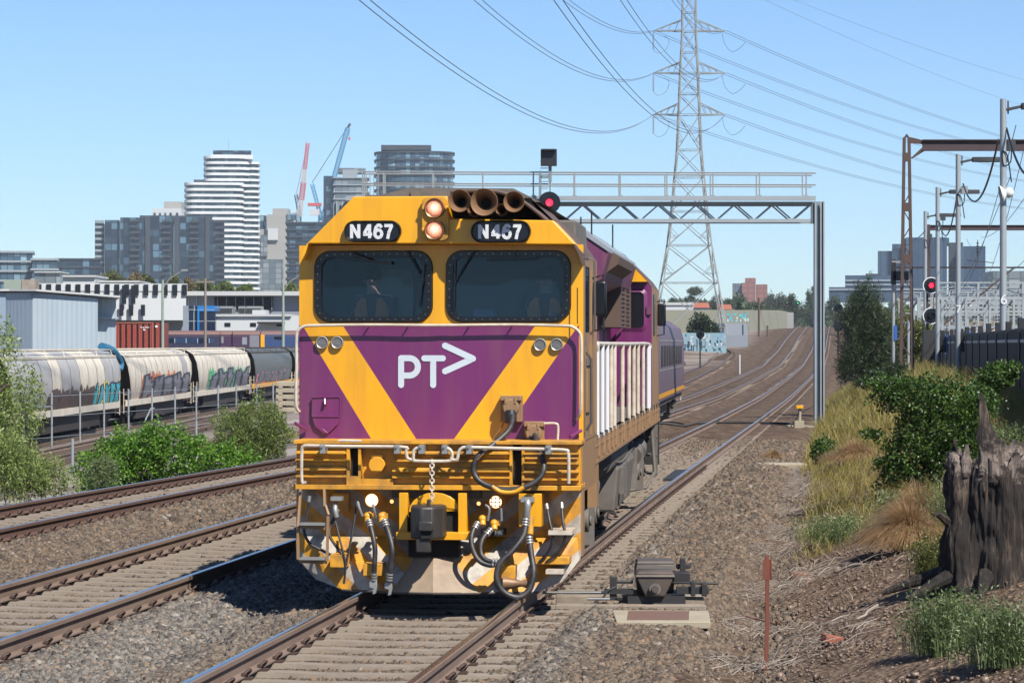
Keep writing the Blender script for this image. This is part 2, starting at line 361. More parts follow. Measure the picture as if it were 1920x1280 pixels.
def blob_pts(blobs, n, shell=0.55, lump=0.25):
    w = np.array([b[3]*b[4]*b[5] for b in blobs])**(2/3); w = w/w.sum(); ks = rng.choice(len(blobs), n, p=w)
    B = np.array(blobs)[ks]; d = rand_dirs(n); r = shell+(1-shell)*rng.uniform(0, 1, n)**0.6
    l = 1+lump*np.sin(d[:, 0]*7+B[:, 0]*3)*np.cos(d[:, 2]*6+B[:, 1]*2)+rng.normal(0, 0.06, n)
    return B[:, :3]+d*B[:, 3:6]*(r*l)[:, None]
def blade_geo(base, h, w, lean=0.35, seg=3, dirv=None):
    n = len(base); a = rng.uniform(0, 6.283, n); side = np.stack([np.cos(a), np.sin(a), 0*a], 1)
    b = rng.uniform(0, 6.283, n); ln = np.stack([np.cos(b), np.sin(b), 0*b], 1)*(lean*rng.uniform(0.2, 1.2, n))[:, None]
    if dirv is not None: ln = ln+np.array(dirv)[None, :]
    hh = (h*rng.uniform(0.5, 1.15, n))[:, None]; rows = []
    for i in range(seg+1):
        t = i/seg; c = base+np.array([0, 0, 1])*hh*t*(1-0.25*t)+ln*hh*t*t; ww = w*(1-t*0.9)
        rows += [c-side*ww/2, c+side*ww/2]
    v = np.stack(rows, 1).reshape(-1, 3); k = 2*(seg+1)
    f = np.concatenate([np.arange(n)[:, None]*k+np.array([[2*i, 2*i+1, 2*i+3, 2*i+2]]) for i in range(seg)])
    return v, f
# ---------------------------------------------------------------- land form and track lines
def lerp(t, pts):
    return float(np.interp(t, [p[0] for p in pts], [p[1] for p in pts]))
MAINP = [(-60, -12.0), (0, -4.2), (20, -1.63), (27, -0.76), (74, 4.95), (110.6, 9.4), (155, 15.0), (205, 21.7), (268, 29.5), (340, 38.3), (390, 44.3), (473, 54.3), (700, 81.5), (1310, 154), (2600, 308)]
AP = [(-60, -16.4), (0, -8.3), (28.6, -4.52), (43, -2.66), (118, 6.04), (155, 10.9), (205, 17.8), (268, 25.6), (340, 34.1), (390, 40.1), (473, 50.4), (700, 77.4), (1310, 150), (1500, 173)]
BP = [(-60, -21.0), (0, -12.95), (42.8, -7.1), (63.4, -4.3), (110, 1.6), (200, 12.6), (296, 22.6)]
ZP = [(-60, 0), (45, -0.03), (110, -0.42), (155, -0.50), (205, 0.03), (268, 0.45), (340, 1.75), (390, 3.2), (473, 5.5), (520, 5.95), (700, 5.0), (1300, 3.5), (2600, 2)]
def sm(pts):
    Ys = np.arange(-60, pts[-1][0]+1, 1.0); xs = np.interp(Ys, [p[0] for p in pts], [p[1] for p in pts])
    k = 12; w = np.hanning(2*k+1); w /= w.sum(); e = np.concatenate([xs[0]-(np.arange(k, 0, -1))*(xs[1]-xs[0]), xs, xs[-1]+np.arange(1, k+1)*(xs[-1]-xs[-2])])
    return Ys, np.convolve(e, w, 'valid')
_M = sm(MAINP); _A = sm(AP); _B = sm(BP); _Z = sm(ZP)
def xmain(y): return np.interp(y, *_M)
def xa(y): return np.interp(y, *_A)
def xb(y): return np.interp(y, *_B)
def zp(y): return np.interp(y, *_Z)
BANK = [(1.5, -0.20), (2.6, -0.23), (3.05, -0.46), (3.35, -0.42), (5.2, 0.02), (8.0, 0.82), (9.5, 0.95), (40, 0.95)]
LEFT = [(0, -0.22), (1.45, -0.22), (2.3, -0.40), (4.2, -0.60), (12.3, -1.85), (16, -2.3), (40, -2.4)]
def ground_z(X, Y):
    X = np.asarray(X, float); Y = np.asarray(Y, float)
    u = X-xmain(Y); ub = X-xb(np.minimum(Y, 296)); z0 = zp(Y)
    ta = np.abs(X-xa(Y)); tm = np.abs(u); tb = np.abs(ub)
    Bx = np.where(Y < 296, tb, 9)
    t = np.minimum(np.minimum(ta, tm), Bx)
    near = np.clip((95-Y)/35, 0, 1); crib = -0.172-0.060*near
    out_ = np.where(u > 0, np.interp(t, [1.25, 1.5, 2.1, 3], [-0.245, -0.225, -0.36, -0.38]), np.interp(t, [0.95, 1.02, 1.5, 2.1, 3], [-0.22, -0.185, -0.20, -0.33, -0.38])); mid = np.where(t < np.where(u > 0, 1.25, 0.95), crib, out_)
    wb = np.clip((Y-48)/28, 0, 1); right = np.interp(u, [p[0] for p in BANK], [p[1] for p in BANK])*(1-wb)+np.interp(u, [1.5, 2.6, 3.05, 3.3, 4.2, 6, 8, 9.5, 40], [-0.2, -0.23, -0.4, -0.25, 0.25, 0.80, 1.05, 1.1, 1.0])*wb
    left = np.interp(-ub, [p[0] for p in LEFT], [p[1] for p in LEFT])
    v = -(X-xa(Y)); h = np.interp(Y, [110, 200, 260, 330, 430, 560, 900, 1700], [-0.6, -0.5, -0.15, 1.7, 4.0, 5.5, 6.5, 5])-np.maximum(z0, 0)
    w1 = np.clip((v-3.5)/8, 0, 1); w2 = np.clip((v-60)/90, 0, 1); farleft = (-0.40*(1-w1)+h*w1)*(1-w2)-2.4*w2
    wf = np.clip((Y-235)/60, 0, 1); left = left*(1-wf)+farleft*wf
    z = np.where(u > 1.45, right, np.where(ub < -1.4, left, mid))
    z = np.where((Y > 296) & (u <= 1.45), np.where(X < xa(Y)-2, farleft, mid), z)
    fade = np.clip(1-(np.abs(u)-60)/200, 0, 1)
    return z+np.where(z0 > 0, z0*fade, z0*np.where(u > 0, np.clip(1-(u-2.5)/3, 0, 1), np.clip(1-(np.abs(u)-10)/8, 0, 1)))
def gz(x, y): return float(ground_z(x, y))
def W(px, py, d): return Vector(((px-960)/FP*d, d, CAMH-(py-645)/FP*d))

def make_ground():
    us = np.unique(np.concatenate([np.arange(-16, 12.01, 0.22), -16-np.cumsum(1.12**np.arange(44)*0.3)[:44], 12+np.cumsum(1.12**np.arange(44)*0.3)[:44], [-2300, 2300]]))
    ys = np.concatenate([np.arange(-40, 8, 2.0), np.arange(8, 62, 0.35), 62+np.cumsum(0.4*1.035**np.arange(142))]); ys = ys[ys < 2700]; ys = np.append(ys, 3000)
    Yg, Ug = np.meshgrid(ys, us, indexing='ij'); X = xmain(np.minimum(Yg, 2600))+Ug
    Z = ground_z(X, Yg)
    bumpamt = np.where((Ug > 2.6) & (Ug < 60), 0.10, np.where(Ug < -13, 0.05, 0.012))
    nz = np.array([mnoise.noise((x*0.9, y*0.9, 0))+0.5*mnoise.noise((x*2.3, y*2.3, 3)) for x, y in zip(X.ravel(), np.minimum(Yg, 400).ravel())]).reshape(X.shape)
    Z = Z+nz*bumpamt*(Yg < 300)
    nr, nc = X.shape
    V = np.stack([X, Yg, Z], -1).reshape(-1, 3); i = np.arange(nr*nc).reshape(nr, nc)
    F = np.stack([i[:-1, :-1], i[:-1, 1:], i[1:, 1:], i[1:, :-1]], -1).reshape(-1, 4)
    # what the surface is made of: ballast / soil / pale gravel / scrub
    ub = X-xb(np.minimum(Yg, 296))
    soil = np.clip((Ug-2.5)/0.7, 0, 1); pale = np.clip((-ub-3.6)/1.5, 0, 1)*(Yg < 330)
    vv_ = -(X-xa(Yg)); pale = np.maximum(pale, np.clip((vv_-4.5)/4, 0, 1)*np.clip((Yg-235)/50, 0, 1)*np.clip((640-Yg)/150, 0, 1)*0.8)
    scrub = np.clip((Yg-600)/80, 0, 1)*np.clip((-(X-xa(Yg))-10)/20, 0, 1)
    scrub = np.maximum(scrub, np.clip((Ug-14)/20, 0, 1)); scrub = np.maximum(scrub, np.clip((Yg-1500)/200, 0, 1)); scrub = np.maximum(scrub, np.clip((-ub-70)/30, 0, 1))
    fresh = np.clip(1-np.abs(Ug+2.6)/1.3, 0, 1)*np.clip((40-Yg)/14, 0, 1)
    m, n, l, p = _nt('ground_mix'); at = n.new('ShaderNodeAttribute'); at.attribute_name = 'zone'; sep = n.new('ShaderNodeSeparateColor'); l.new(at.outputs['Color'], sep.inputs[0])
    pos = n.new('ShaderNodeNewGeometry').outputs['Position']
    vo = n.new('ShaderNodeTexVoronoi'); vo.inputs['Scale'].default_value = 17; l.new(pos, vo.inputs['Vector'])
    sv = n.new('ShaderNodeSeparateColor'); l.new(vo.outputs['Color'], sv.inputs[0])
    stone = ramp(n, l, sv.outputs[0], [(0, (0.09, 0.068, 0.055)), (0.35, (0.165, 0.122, 0.096)), (0.7, (0.225, 0.172, 0.136)), (0.92, (0.26, 0.18, 0.12)), (1, (0.36, 0.32, 0.28))])
    big = noise(n, l, pos, 0.25, 4); stone = mixc(n, l, math_(n, l, 'MULTIPLY', big, 0.55), stone, (0.17, 0.105, 0.07))
    md = ramp(n, l, noise(n, l, mapped(n, l, pos, (1, 0.35, 1)), 1.6, 8, 0.8), [(0.40, (0.45, 0.42, 0.40)), (0.62, (1.25, 1.22, 1.18))]); stone = mixc(n, l, 1.0, stone, md, 'MULTIPLY')
    s1 = noise(n, l, pos, 3, 8, 0.7); soilc = ramp(n, l, s1, [(0.3, (0.085, 0.058, 0.042)), (0.5, (0.16, 0.115, 0.082)), (0.7, (0.25, 0.185, 0.13))])
    vp = n.new('ShaderNodeTexVoronoi'); vp.inputs['Scale'].default_value = 22; l.new(pos, vp.inputs['Vector']); sp = n.new('ShaderNodeSeparateColor'); l.new(vp.outputs['Color'], sp.inputs[0])
    soilc = mixc(n, l, math_(n, l, 'GREATER_THAN', sp.outputs[1], 0.88), soilc, (0.30, 0.23, 0.17))
    palec = mixc(n, l, sp.outputs[0], (0.33, 0.29, 0.25), (0.50, 0.45, 0.40)); palec = mixc(n, l, ramp(n, l, noise(n, l, pos, 0.12, 5), [(0.45, (0, 0, 0)), (0.6, (1, 1, 1))]), palec, (0.21, 0.155, 0.12))
    scr = ramp(n, l, noise(n, l, pos, 0.05, 8, 0.7), [(0.3, (0.16, 0.12, 0.08)), (0.5, (0.24, 0.2, 0.11)), (0.7, (0.10, 0.11, 0.05))])
    stone = mixc(n, l, 1.0, stone, (0.62, 0.615, 0.59), 'MULTIPLY'); soilc = mixc(n, l, 1.0, soilc, (0.68, 0.65, 0.63), 'MULTIPLY'); palec = mixc(n, l, 1.0, palec, (0.68, 0.68, 0.68), 'MULTIPLY')
    c = mixc(n, l, sep.outputs[0], stone, soilc); c = mixc(n, l, sep.outputs[1], c, palec); c = mixc(n, l, sep.outputs[2], c, scr)
    a2 = n.new('ShaderNodeAttribute'); a2.attribute_name = 'rust'; c = mixc(n, l, a2.outputs['Fac'], c, (0.06, 0.04, 0.032))
    l.new(c, p.inputs['Base Color']); p.inputs['Roughness'].default_value = 0.95; p.inputs['Specular IOR Level'].default_value = 0.15
    h = math_(n, l, 'ADD', vo.outputs['Distance'], noise(n, l, pos, 9, 6)); bump(n, l, p, h, 0.9, 0.05)
    o = npmesh('ground', V, F, m, smooth=True)
    ca = o.data.color_attributes.new('zone', 'FLOAT_COLOR', 'POINT')
    ca.data.foreach_set('color', np.stack([soil.ravel(), pale.ravel(), scrub.ravel(), np.ones(soil.size)], -1).astype(np.float32).ravel())
    tt = np.minimum(np.abs(Ug), np.abs(X-xa(Yg))); ru = np.exp(-((tt-0.86)/0.36)**2)*np.clip((Yg-70)/80, 0, 1)*np.clip((1600-Yg)/50, 0, 1)*0.95
    ra = o.data.attributes.new('rust', 'FLOAT', 'POINT'); ra.data.foreach_set('value', ru.ravel().astype(np.float32))
    o['kind'] = 'structure'
make_ground()

# ---------------------------------------------------------------- tracks
SPC = 0.60; GC = 0.835
def path_pts(fx, y0, y1):
    ys = [y0]
    while ys[-1] < y1: ys.append(ys[-1]+(1.0 if ys[-1] < 130 else 5.0))
    return [Vector((float(fx(y)), y, float(zp(y)))) for y in ys]
def rail_mesh(path, off):
    prof = [(-0.073, -0.17), (0.073, -0.17), (0.073, -0.158), (0.012, -0.14), (0.008, -0.052), (0.038, -0.042), (0.038, -0.006), (0.029, 0.0), (-0.029, 0.0), (-0.038, -0.006), (-0.038, -0.042), (-0.008, -0.052), (-0.012, -0.14), (-0.073, -0.158)]
    mb = MB(); n = len(prof); vs = []
    for i, p in enumerate(path):
        d = path[min(i+1, len(path)-1)]-path[max(i-1, 0)]; d.z = 0; d.normalize(); s = Vector((d.y, -d.x, 0))
        for a, b in prof: vs.append(p+s*(off+a)+Vector((0, 0, b)))
    mb.add(vs, [])
    for i in range(len(path)-1):
        for k in range(n):
            mb.f.append((i*n+k, i*n+(k+1) % n, (i+1)*n+(k+1) % n, (i+1)*n+k)); mb.m.append(1 if k in (7,) else 0)
    mb.f += [tuple(range(n)), tuple((len(path)-1)*n+k for k in range(n-1, -1, -1))]; mb.m += [0, 0]
    return mb
def sleeper_mesh():
    mb = MB(); xs = [-1.29, -0.95, -0.62, -0.3, 0.3, 0.62, 0.95, 1.29]; zt = [-0.190, -0.188, -0.186, -0.197, -0.197, -0.186, -0.188, -0.190]
    vs = []
    for x, z in zip(xs, zt):
        vs += [(x, -0.12, -0.36), (x, -0.09, z), (x, 0.09, z), (x, 0.12, -0.36)]
    mb.add(vs, [(i*4+k, i*4+(k+1) % 4, i*4+4+(k+1) % 4, i*4+4+k) for i in range(7) for k in range(4)]+[(0, 1, 2, 3), (31, 30, 29, 28)])
    return mb
def clip_mesh():
    mb = MB(); pts = smoothpath([(0.04, -0.065, -0.16), (0.07, -0.055, -0.115), (0.10, 0.0, -0.09), (0.09, 0.055, -0.115), (0.05, 0.065, -0.155), (0.03, 0.02, -0.14)], 4)
    mb.tube([Vector((p.x, p.y*0.85, (p.z+0.16)*0.8-0.16)) for p in pts], 0.0125, 6); mb.box(0.045, 0.12, -0.05, 0.05, -0.186, -0.166); return mb
_sl = sleeper_mesh().build('sleeper', 'sleeper', smooth=False, bevel=0.012); _cl = clip_mesh().build('rail_clip', 'clip')
SLM = _sl.data; CLM = _cl.data; bpy.data.objects.remove(_sl); bpy.data.objects.remove(_cl)
def arc_place(fx, y0, y1):
    y = y0; out = []
    while y < y1:
        d = float(fx(y+0.5)-fx(y-0.5)); out.append((y, math.atan(d))); y += SPC*math.cos(math.atan(0.127))
    return out
SLEEPERS = {}
def track(name, label, fx, y0, y1, ny0, nmax, phase=0.0, extra_rail=True):
    t = thing('railway_track', label, 'railway track', (0, 0, 0), 0, 'parallel railway tracks')
    pth = path_pts(fx, y0, y1)
    for s in (-1, 1): rail_mesh(pth, s*GC).build('rail', ['rail_old' if name == 'b' else 'rail_side', 'rail_top'], t)
    pl = arc_place(fx, y0+phase, min(y1, 420)); SLEEPERS[name] = (fx, y0+phase)
    rest = MB(); cnt = 0; base = [tuple(v.co) for v in SLM.vertices]; fcs = [tuple(p.vertices) for p in SLM.polygons]
    for y, a in pl:
        loc = Vector((float(fx(y)), y, float(zp(y))))
        if y >= ny0 and cnt < nmax:
            cnt += 1
            o = bpy.data.objects.new('sleeper', SLM); COL.objects.link(o); o.parent = t; o.location = loc; o.rotation_euler = (0, 0, -a)
            if cnt < 75:
                for s, q in ((-1, 1), (-1, -1), (1, 1), (1, -1)):
                    if (s, q) not in ((-1, 1), (1, 1), (-1, -1), (1, -1)): continue
                    c = bpy.data.objects.new('rail_clip', CLM); COL.objects.link(c); c.parent = o; c.location = (s*GC+q*0.01, 0, 0); c.rotation_euler = (0, 0, 0 if q > 0 else math.pi)
        elif y > 0:
            ca, sa = math.cos(-a), math.sin(-a)
            rest.add([(loc.x+x*ca-yy*sa, loc.y+x*sa+yy*ca, loc.z+z) for x, yy, z in base], fcs)
    if rest.v:
        r = rest.build('far_sleepers', 'sleeper', t, smooth=False, fix=False); r['kind'] = 'stuff'
    return t
T_MAIN = track('main', 'right-hand railway track under the locomotive nose, running on to the far hill', xmain, -40, 620, 18, 95)
T_A = track('a', 'middle railway track with shiny rails just left of the locomotive', xa, -40, 620, 20, 95, 0.2)
T_B = track('b', 'leftmost of the three near railway tracks, with rusty brown rails beside the green bushes', lambda y: xb(np.minimum(y, 296)), -40, 294, 30, 95, 0.35)
# crossover the train is using, mostly hidden under it
def xcross(y): 
    return float(xmain(y))+lerp(y, [(0, 0), (28, -0.02), (36, -0.2), (46, -0.56), (58, -1.5), (70, -2.6), (82, -3.6), (95, -4.15), (110, -4.3)])
def xcross_s(y): return np.mean([xcross(float(y)+k) for k in range(-6, 7, 2)])
t = thing('crossover_track', 'crossover rails curving left underneath the locomotive and its carriages', 'railway track')
pth = [Vector((float(xcross_s(y)), y, float(zp(y))-0.006)) for y in np.arange(40, 98, 1.0)]
for s in (-1, 1): rail_mesh(pth, s*GC).build('rail', ['rail_side', 'rail_top'], t)
# siding curling away to the left beyond the carriages
def siding(pts, label):
    t = thing('siding_track', label, 'railway track', group='sidings curving away behind the carriages')
    P = smoothpath([(x, y, gz(x, y)+0.20) for x, y in pts], 8)
    for s in (-1, 1): rail_mesh(P, s*GC).build('rail', ['rail_side', 'rail_side'], t)
    m = MB(); L = 0
    for i in range(len(P)-1):
        d = (P[i+1]-P[i]); n = max(1, int(d.length/0.65)); dn = d.normalized(); sd = Vector((dn.y, -dn.x, 0))
        for k in range(n):
            c = P[i]+d*(k/n)+Vector((0, 0, -0.25)); m.bar(c-sd*1.25, c+sd*1.25, 0.24, 0.14)
    q = m.build('sleepers', 'bark', t, smooth=False); q['kind'] = 'stuff'
siding([(22.4, 294), (25.2, 322), (26.0, 340), (24.5, 358), (19, 372), (10, 380), (-4, 385)], 'rusty siding curling left in a tight bend beside the pylon foot')
siding([(10.5, 215), (15, 262), (17.2, 292), (15.5, 318), (8, 332), (-3, 338)], 'inner rusty siding bending left behind the last carriage')

# ---------------------------------------------------------------- loose ballast (thousands of stones)
def stone_mat():
    m, n, l, p = _nt('ballast_stone'); g = n.new('ShaderNodeNewGeometry'); pos = g.outputs['Position']
    at = n.new('ShaderNodeAttribute'); at.attribute_name = 'fresh'
    r = g.outputs['Random Per Island']
    old = ramp(n, l, r, [(0, (0.07, 0.055, 0.048)), (0.25, (0.122, 0.094, 0.073)), (0.6, (0.200, 0.157, 0.122)), (0.84, (0.235, 0.178, 0.130)), (0.95, (0.28, 0.17, 0.105)), (1, (0.37, 0.33, 0.30))])
    new = ramp(n, l, r, [(0, (0.07, 0.065, 0.062)), (0.35, (0.18, 0.168, 0.158)), (0.75, (0.285, 0.262, 0.24)), (0.9, (0.30, 0.21, 0.15)), (1, (0.42, 0.40, 0.37))])
    c = mixc(n, l, at.outputs['Fac'], old, new)
    c = mixc(n, l, math_(n, l, 'MULTIPLY', noise(n, l, pos, 30, 3), 0.3), c, (0.16, 0.11, 0.085)); c = mixc(n, l, 1.0, c, (0.61, 0.615, 0.585), 'MULTIPLY')
    l.new(c, p.inputs['Base Color']); p.inputs['Roughness'].default_value = 0.9; p.inputs['Specular IOR Level'].default_value = 0.25
    return m
def stones(n, ylo, yhi, smin, smax, xlo, xhi, keep=None):
    y = ylo+(yhi-ylo)*rng.uniform(0, 1, n)
    x = y*(-0.195)+rng.uniform(0, 1, n)*(y*0.195+y*0.195+0.0)
    u = x-xmain(y)
    ub = x-xb(y)
    ok = (u < xhi) & (ub > xlo)
    # thin out onto the soil
    ok &= (u < 2.6) | (rng.uniform(0, 1, n) < np.interp(u, [2.6, 3.2, 6], [1, 0.3, 0.06]))
    sz = rng.uniform(smin, smax, n)*np.where(rng.uniform(0, 1, n) < 0.12, 1.5, 1)
    z = ground_z(x, y)-0.005+sz*0.12
    ok &= ~((np.abs(x-1.47) < 0.46) & (np.abs(y-26.95) < 0.55))
    for key, (fx, ph) in SLEEPERS.items():
        tt = np.abs(x-fx(y)); sl = 0.127
        sarc = (y-ph)/(SPC*math.cos(math.atan(sl))); fr = np.abs(sarc-np.round(sarc))*SPC
        inn = tt < np.where(u > 0, np.where(y > 42, 1.3, 1.14), 0.99)
        ok &= ~(inn & (fr < 0.118) & (rng.uniform(0, 1, n) < 0.985))
        ok &= ~((np.abs(tt-GC) < 0.13) & (rng.uniform(0, 1, n) < 0.97))
        sz = np.where(inn, sz*0.72, sz); z = np.where(inn, z-0.006, z)
    x, y, z, sz, u = x[ok], y[ok], z[ok], sz[ok], u[ok]; k = len(x)
    cube = np.array([(a, b, c) for c in (-1, 1) for b in (-1, 1) for a in (-1, 1)], float)*0.5
    V = cube[None]*rng.uniform(0.55, 1.15, (k, 1, 3))+rng.normal(0, 0.11, (k, 8, 3))
    q = rng.normal(size=(k, 4)); q /= np.linalg.norm(q, axis=1)[:, None]; w, a, b, c = q.T
    Rm = np.stack([1-2*(b*b+c*c), 2*(a*b-c*w), 2*(a*c+b*w), 2*(a*b+c*w), 1-2*(a*a+c*c), 2*(b*c-a*w), 2*(a*c-b*w), 2*(b*c+a*w), 1-2*(a*a+b*b)], -1).reshape(k, 3, 3)
    V = np.einsum('kij,kvj->kvi', Rm, V)*sz[:, None, None]+np.stack([x, y, z], -1)[:, None]
    F = np.array([(0, 2, 3, 1), (4, 5, 7, 6), (0, 1, 5, 4), (2, 6, 7, 3), (0, 4, 6, 2), (1, 3, 7, 5)])
    F = (np.arange(k)[:, None, None]*8+F[None]).reshape(-1, 4)
    fr = np.clip(1.25-np.abs(u+2.35)/1.1, 0, 1)*np.clip((46-y)/16, 0, 1)+np.clip(1-np.abs(u-1.55)/0.35, 0, 1)*np.clip((60-y)/30, 0, 1)*0.8
    return V.reshape(-1, 3), F, np.repeat(np.clip(fr+rng.normal(0, 0.12, k), 0, 1), 8)
VV = []; FF = []; AA = []; o_ = 0
for args in ((190000, 17.5, 26, 0.020, 0.046, -2.7, 3.6), (270000, 26, 42, 0.026, 0.052, -2.7, 3.6), (170000, 42, 84, 0.038, 0.075, -3.2, 3.4)):
    v, f, a = stones(*args); VV.append(v); FF.append(f+o_); AA.append(a); o_ += len(v)
so_ = npmesh('ballast_stones', np.concatenate(VV), np.concatenate(FF), stone_mat())
fa = so_.data.attributes.new('fresh', 'FLOAT', 'POINT'); fa.data.foreach_set('value', np.concatenate(AA).astype(np.float32)); so_['kind'] = 'stuff'
so_['label'] = 'loose grey and brown ballast stones between the tracks'; so_['category'] = 'ballast'
# ---------------------------------------------------------------- the locomotive
def F(px, py): return ((px-825)/184.0, CAMH-(py-645)/184.0)          # face plane
def G(px, py): return ((px-814)/187.3, CAMH-(py-645)/187.3)          # headstock plane
def fy(x): return 0.055*abs(x)/1.46                                     # shallow centre crease of the nose
LO = thing('diesel_locomotive', 'yellow and purple diesel locomotive numbered N467 with PT logo on its nose', 'locomotive', (-0.734, 27.7, 0.0), -math.atan(0.0957))
def part(mb, name, mats, parent=None, **k): return mb.build(name, mats, parent or LO, **k)

# nose panel: painted V on a creased sheet
def creased(mb, pts, y, mi, th=None):
    """flat polygon split at x=0, laid on the crease"""
    for sgn in (-1, 1):
        out = []
        n = len(pts)
        for i in range(n):
            a = pts[i]; b = pts[(i+1) % n]
            if a[0]*sgn >= 0: out.append(a)
            if (a[0] > 0 and b[0] < 0) or (a[0] < 0 and b[0] > 0):
                t = a[0]/(a[0]-b[0]); out.append((0.0, a[1]+(b[1]-a[1])*t))
        if len(out) >= 3: mb.add([(x, y+fy(x), z) for x, z in out], [tuple(range(len(out)))], mi)
zt, zb = 2.69, 1.51
P = lambda px, py: F(px, py)
nl, nr = -1.46, 1.46
mb = MB()
Lt0, Lt1 = P(563, 0)[0], P(640, 0)[0]; Lb0, Lb1 = P(697, 0)[0], P(783, 0)[0]
Rt0, Rt1 = P(1004, 0)[0], P(1084, 0)[0]; Rb0, Rb1 = P(848, 0)[0], P(934, 0)[0]
creased(mb, [(nl, zt), (Lt0, zt), (Lb0, zb), (nl, zb)], 0, 0)
creased(mb, [(Lt0, zt), (Lt1, zt), (Lb1, zb), (Lb0, zb)], 0, 1)
creased(mb, [(Lt1, zt), (Rt0, zt), (Rb0, zb), (Lb1, zb)], 0, 0)
creased(mb, [(Rt0, zt), (Rt1, zt), (Rb1, zb), (Rb0, zb)], 0, 1)
creased(mb, [(Rt1, zt), (1.415, zt), (1.415, zb), (Rb1, zb)], 0, 0)
creased(mb, [(1.415, zt), (nr, zt), (nr, zb), (1.415, zb)], 0, 1)
part(mb, 'nose_panel', ['purple', 'yellow'], smooth=False, fix=False)

# windscreen wall with two rounded openings
wins = [(P(585, 0)[0], P(812, 0)[0]), (P(836, 0)[0], P(1071, 0)[0])]; wz0, wz1 = 2.72, 3.455
def ring(mb, outer, inner, y0, y1, mi=0):
    n = len(outer); vs = [(x, y0+fy(x), z) for x, z in outer]+[(x, y1+fy(x), z) for x, z in inner]
    mb.add(vs, [(i, (i+1) % n, n+(i+1) % n, n+i) for i in range(n)], mi)
def rect_match(inner, x0, x1, z0, z1):
    """push a rounded rectangle's points out to an enclosing rectangle, corners kept"""
    n = len(inner); q = n//4; out = []
    cs = [(x1, z1), (x0, z1), (x0, z0), (x1, z0)]
    for i, (x, z) in enumerate(inner):
        c = i//q; k = i % q; cx, cz = cs[c]
        mid = (q-1)/2
        if c in (0, 2):
            out.append((cx, z) if k < mid else ((x, cz) if k > mid else (cx, cz)))
        else:
            out.append((x, cz) if k < mid else ((cx, z) if k > mid else (cx, cz)))
    return out
mb = MB()
for (a, b), (X0, X1) in zip(wins, ((-1.46, 0.0), (0.0, 1.46))):
    rr = rrect(a+0.03, b-0.03, wz0+0.03, wz1-0.03, 0.15, 6)
    ring(mb, rect_match(rr, X0, X1, zt, 3.51), rr, 0, 0)
part(mb, 'windscreen_wall', 'yellow', smooth=False, fix=False)
for i, (a, b) in enumerate(wins):
    mb = MB(); o1 = rrect(a, b, wz0, wz1, 0.17, 8); i1 = rrect(a+0.078, b-0.078, wz0+0.058, wz1-0.072, 0.125, 8)
    ring(mb, o1, rrect(a+0.012, b-0.012, wz0+0.012, wz1-0.012, 0.16, 8), -0.002, -0.03); ring(mb, rrect(a+0.012, b-0.012, wz0+0.012, wz1-0.012, 0.16, 8), i1, -0.03, -0.03); ring(mb, i1, i1, -0.03, 0.03)
    bl = rrect(a+0.040, b-0.040, wz0+0.032, wz1-0.038, 0.14, 3)
    tot = [(Vector(bl[k]), Vector(bl[(k+1) % len(bl)])) for k in range(len(bl))]
    L = sum((q-p).length for p, q in tot); nb = 42; s = 0; step = L/nb; nxt = 0
    for p, q in tot:
        l = (q-p).length
        while nxt < s+l:
            c = p+(q-p)*((nxt-s)/l); mb.cyl((c.x, -0.031+fy(c.x), c.y), (c.x, -0.039+fy(c.x), c.y), 0.006, 6, 1); nxt += step
        s += l
    wf = part(mb, 'windscreen_frame', ['gloss_black', 'steel'], fix=False)
    g = MB(); g.add([(x, 0.012+fy(x), z) for x, z in i1], [tuple(range(len(i1)))]); g.build('windscreen_pane', 'glass', wf, smooth=False)
# cab shell
prof = [(-1.46, 1.51), (-1.46, 3.40), (-1.375, 3.53), (-0.90, 4.0), (0.90, 4.0), (1.375, 3.53), (1.46, 3.40), (1.46, 1.51)]
mb = MB(); n = len(prof); yb = 2.2
def strip(mb, prof, y0, y1, idx, mi):
    for i in idx:
        a, b = prof[i], prof[i+1]; mb.add([(a[0], y0+(fy(a[0]) if y0 == 0 else 0), a[1]), (b[0], y0+(fy(b[0]) if y0 == 0 else 0), b[1]), (b[0], y1, b[1]), (a[0], y1, a[1])], [(0, 1, 2, 3)], mi)
# side walls with side window + door openings are dark insets set proud by a few mm
for s in (-1, 1):
    for y0, y1, z0, z1 in ((0.0 , 0.35, 1.51, 3.40), (0.95, yb, 1.51, 3.40), (0.35, 0.95, 1.51, 2.62), (0.35, 0.95, 3.30, 3.40)): mb.add([(s*1.46, y0+(0.055 if y0 == 0 else 0), z0), (s*1.46, y1, z0), (s*1.46, y1, z1), (s*1.46, y0+(0.055 if y0 == 0 else 0), z1)], [(0, 1, 2, 3)], 0)
strip(mb, prof, 0.30, yb, (1, 2, 3, 4, 5), 1)
mb.add([(x, yb, z) for x, z in prof], [tuple(range(n))], 0)
part(mb, 'cab_side', ['tan', 'roofbrown'], smooth=False)
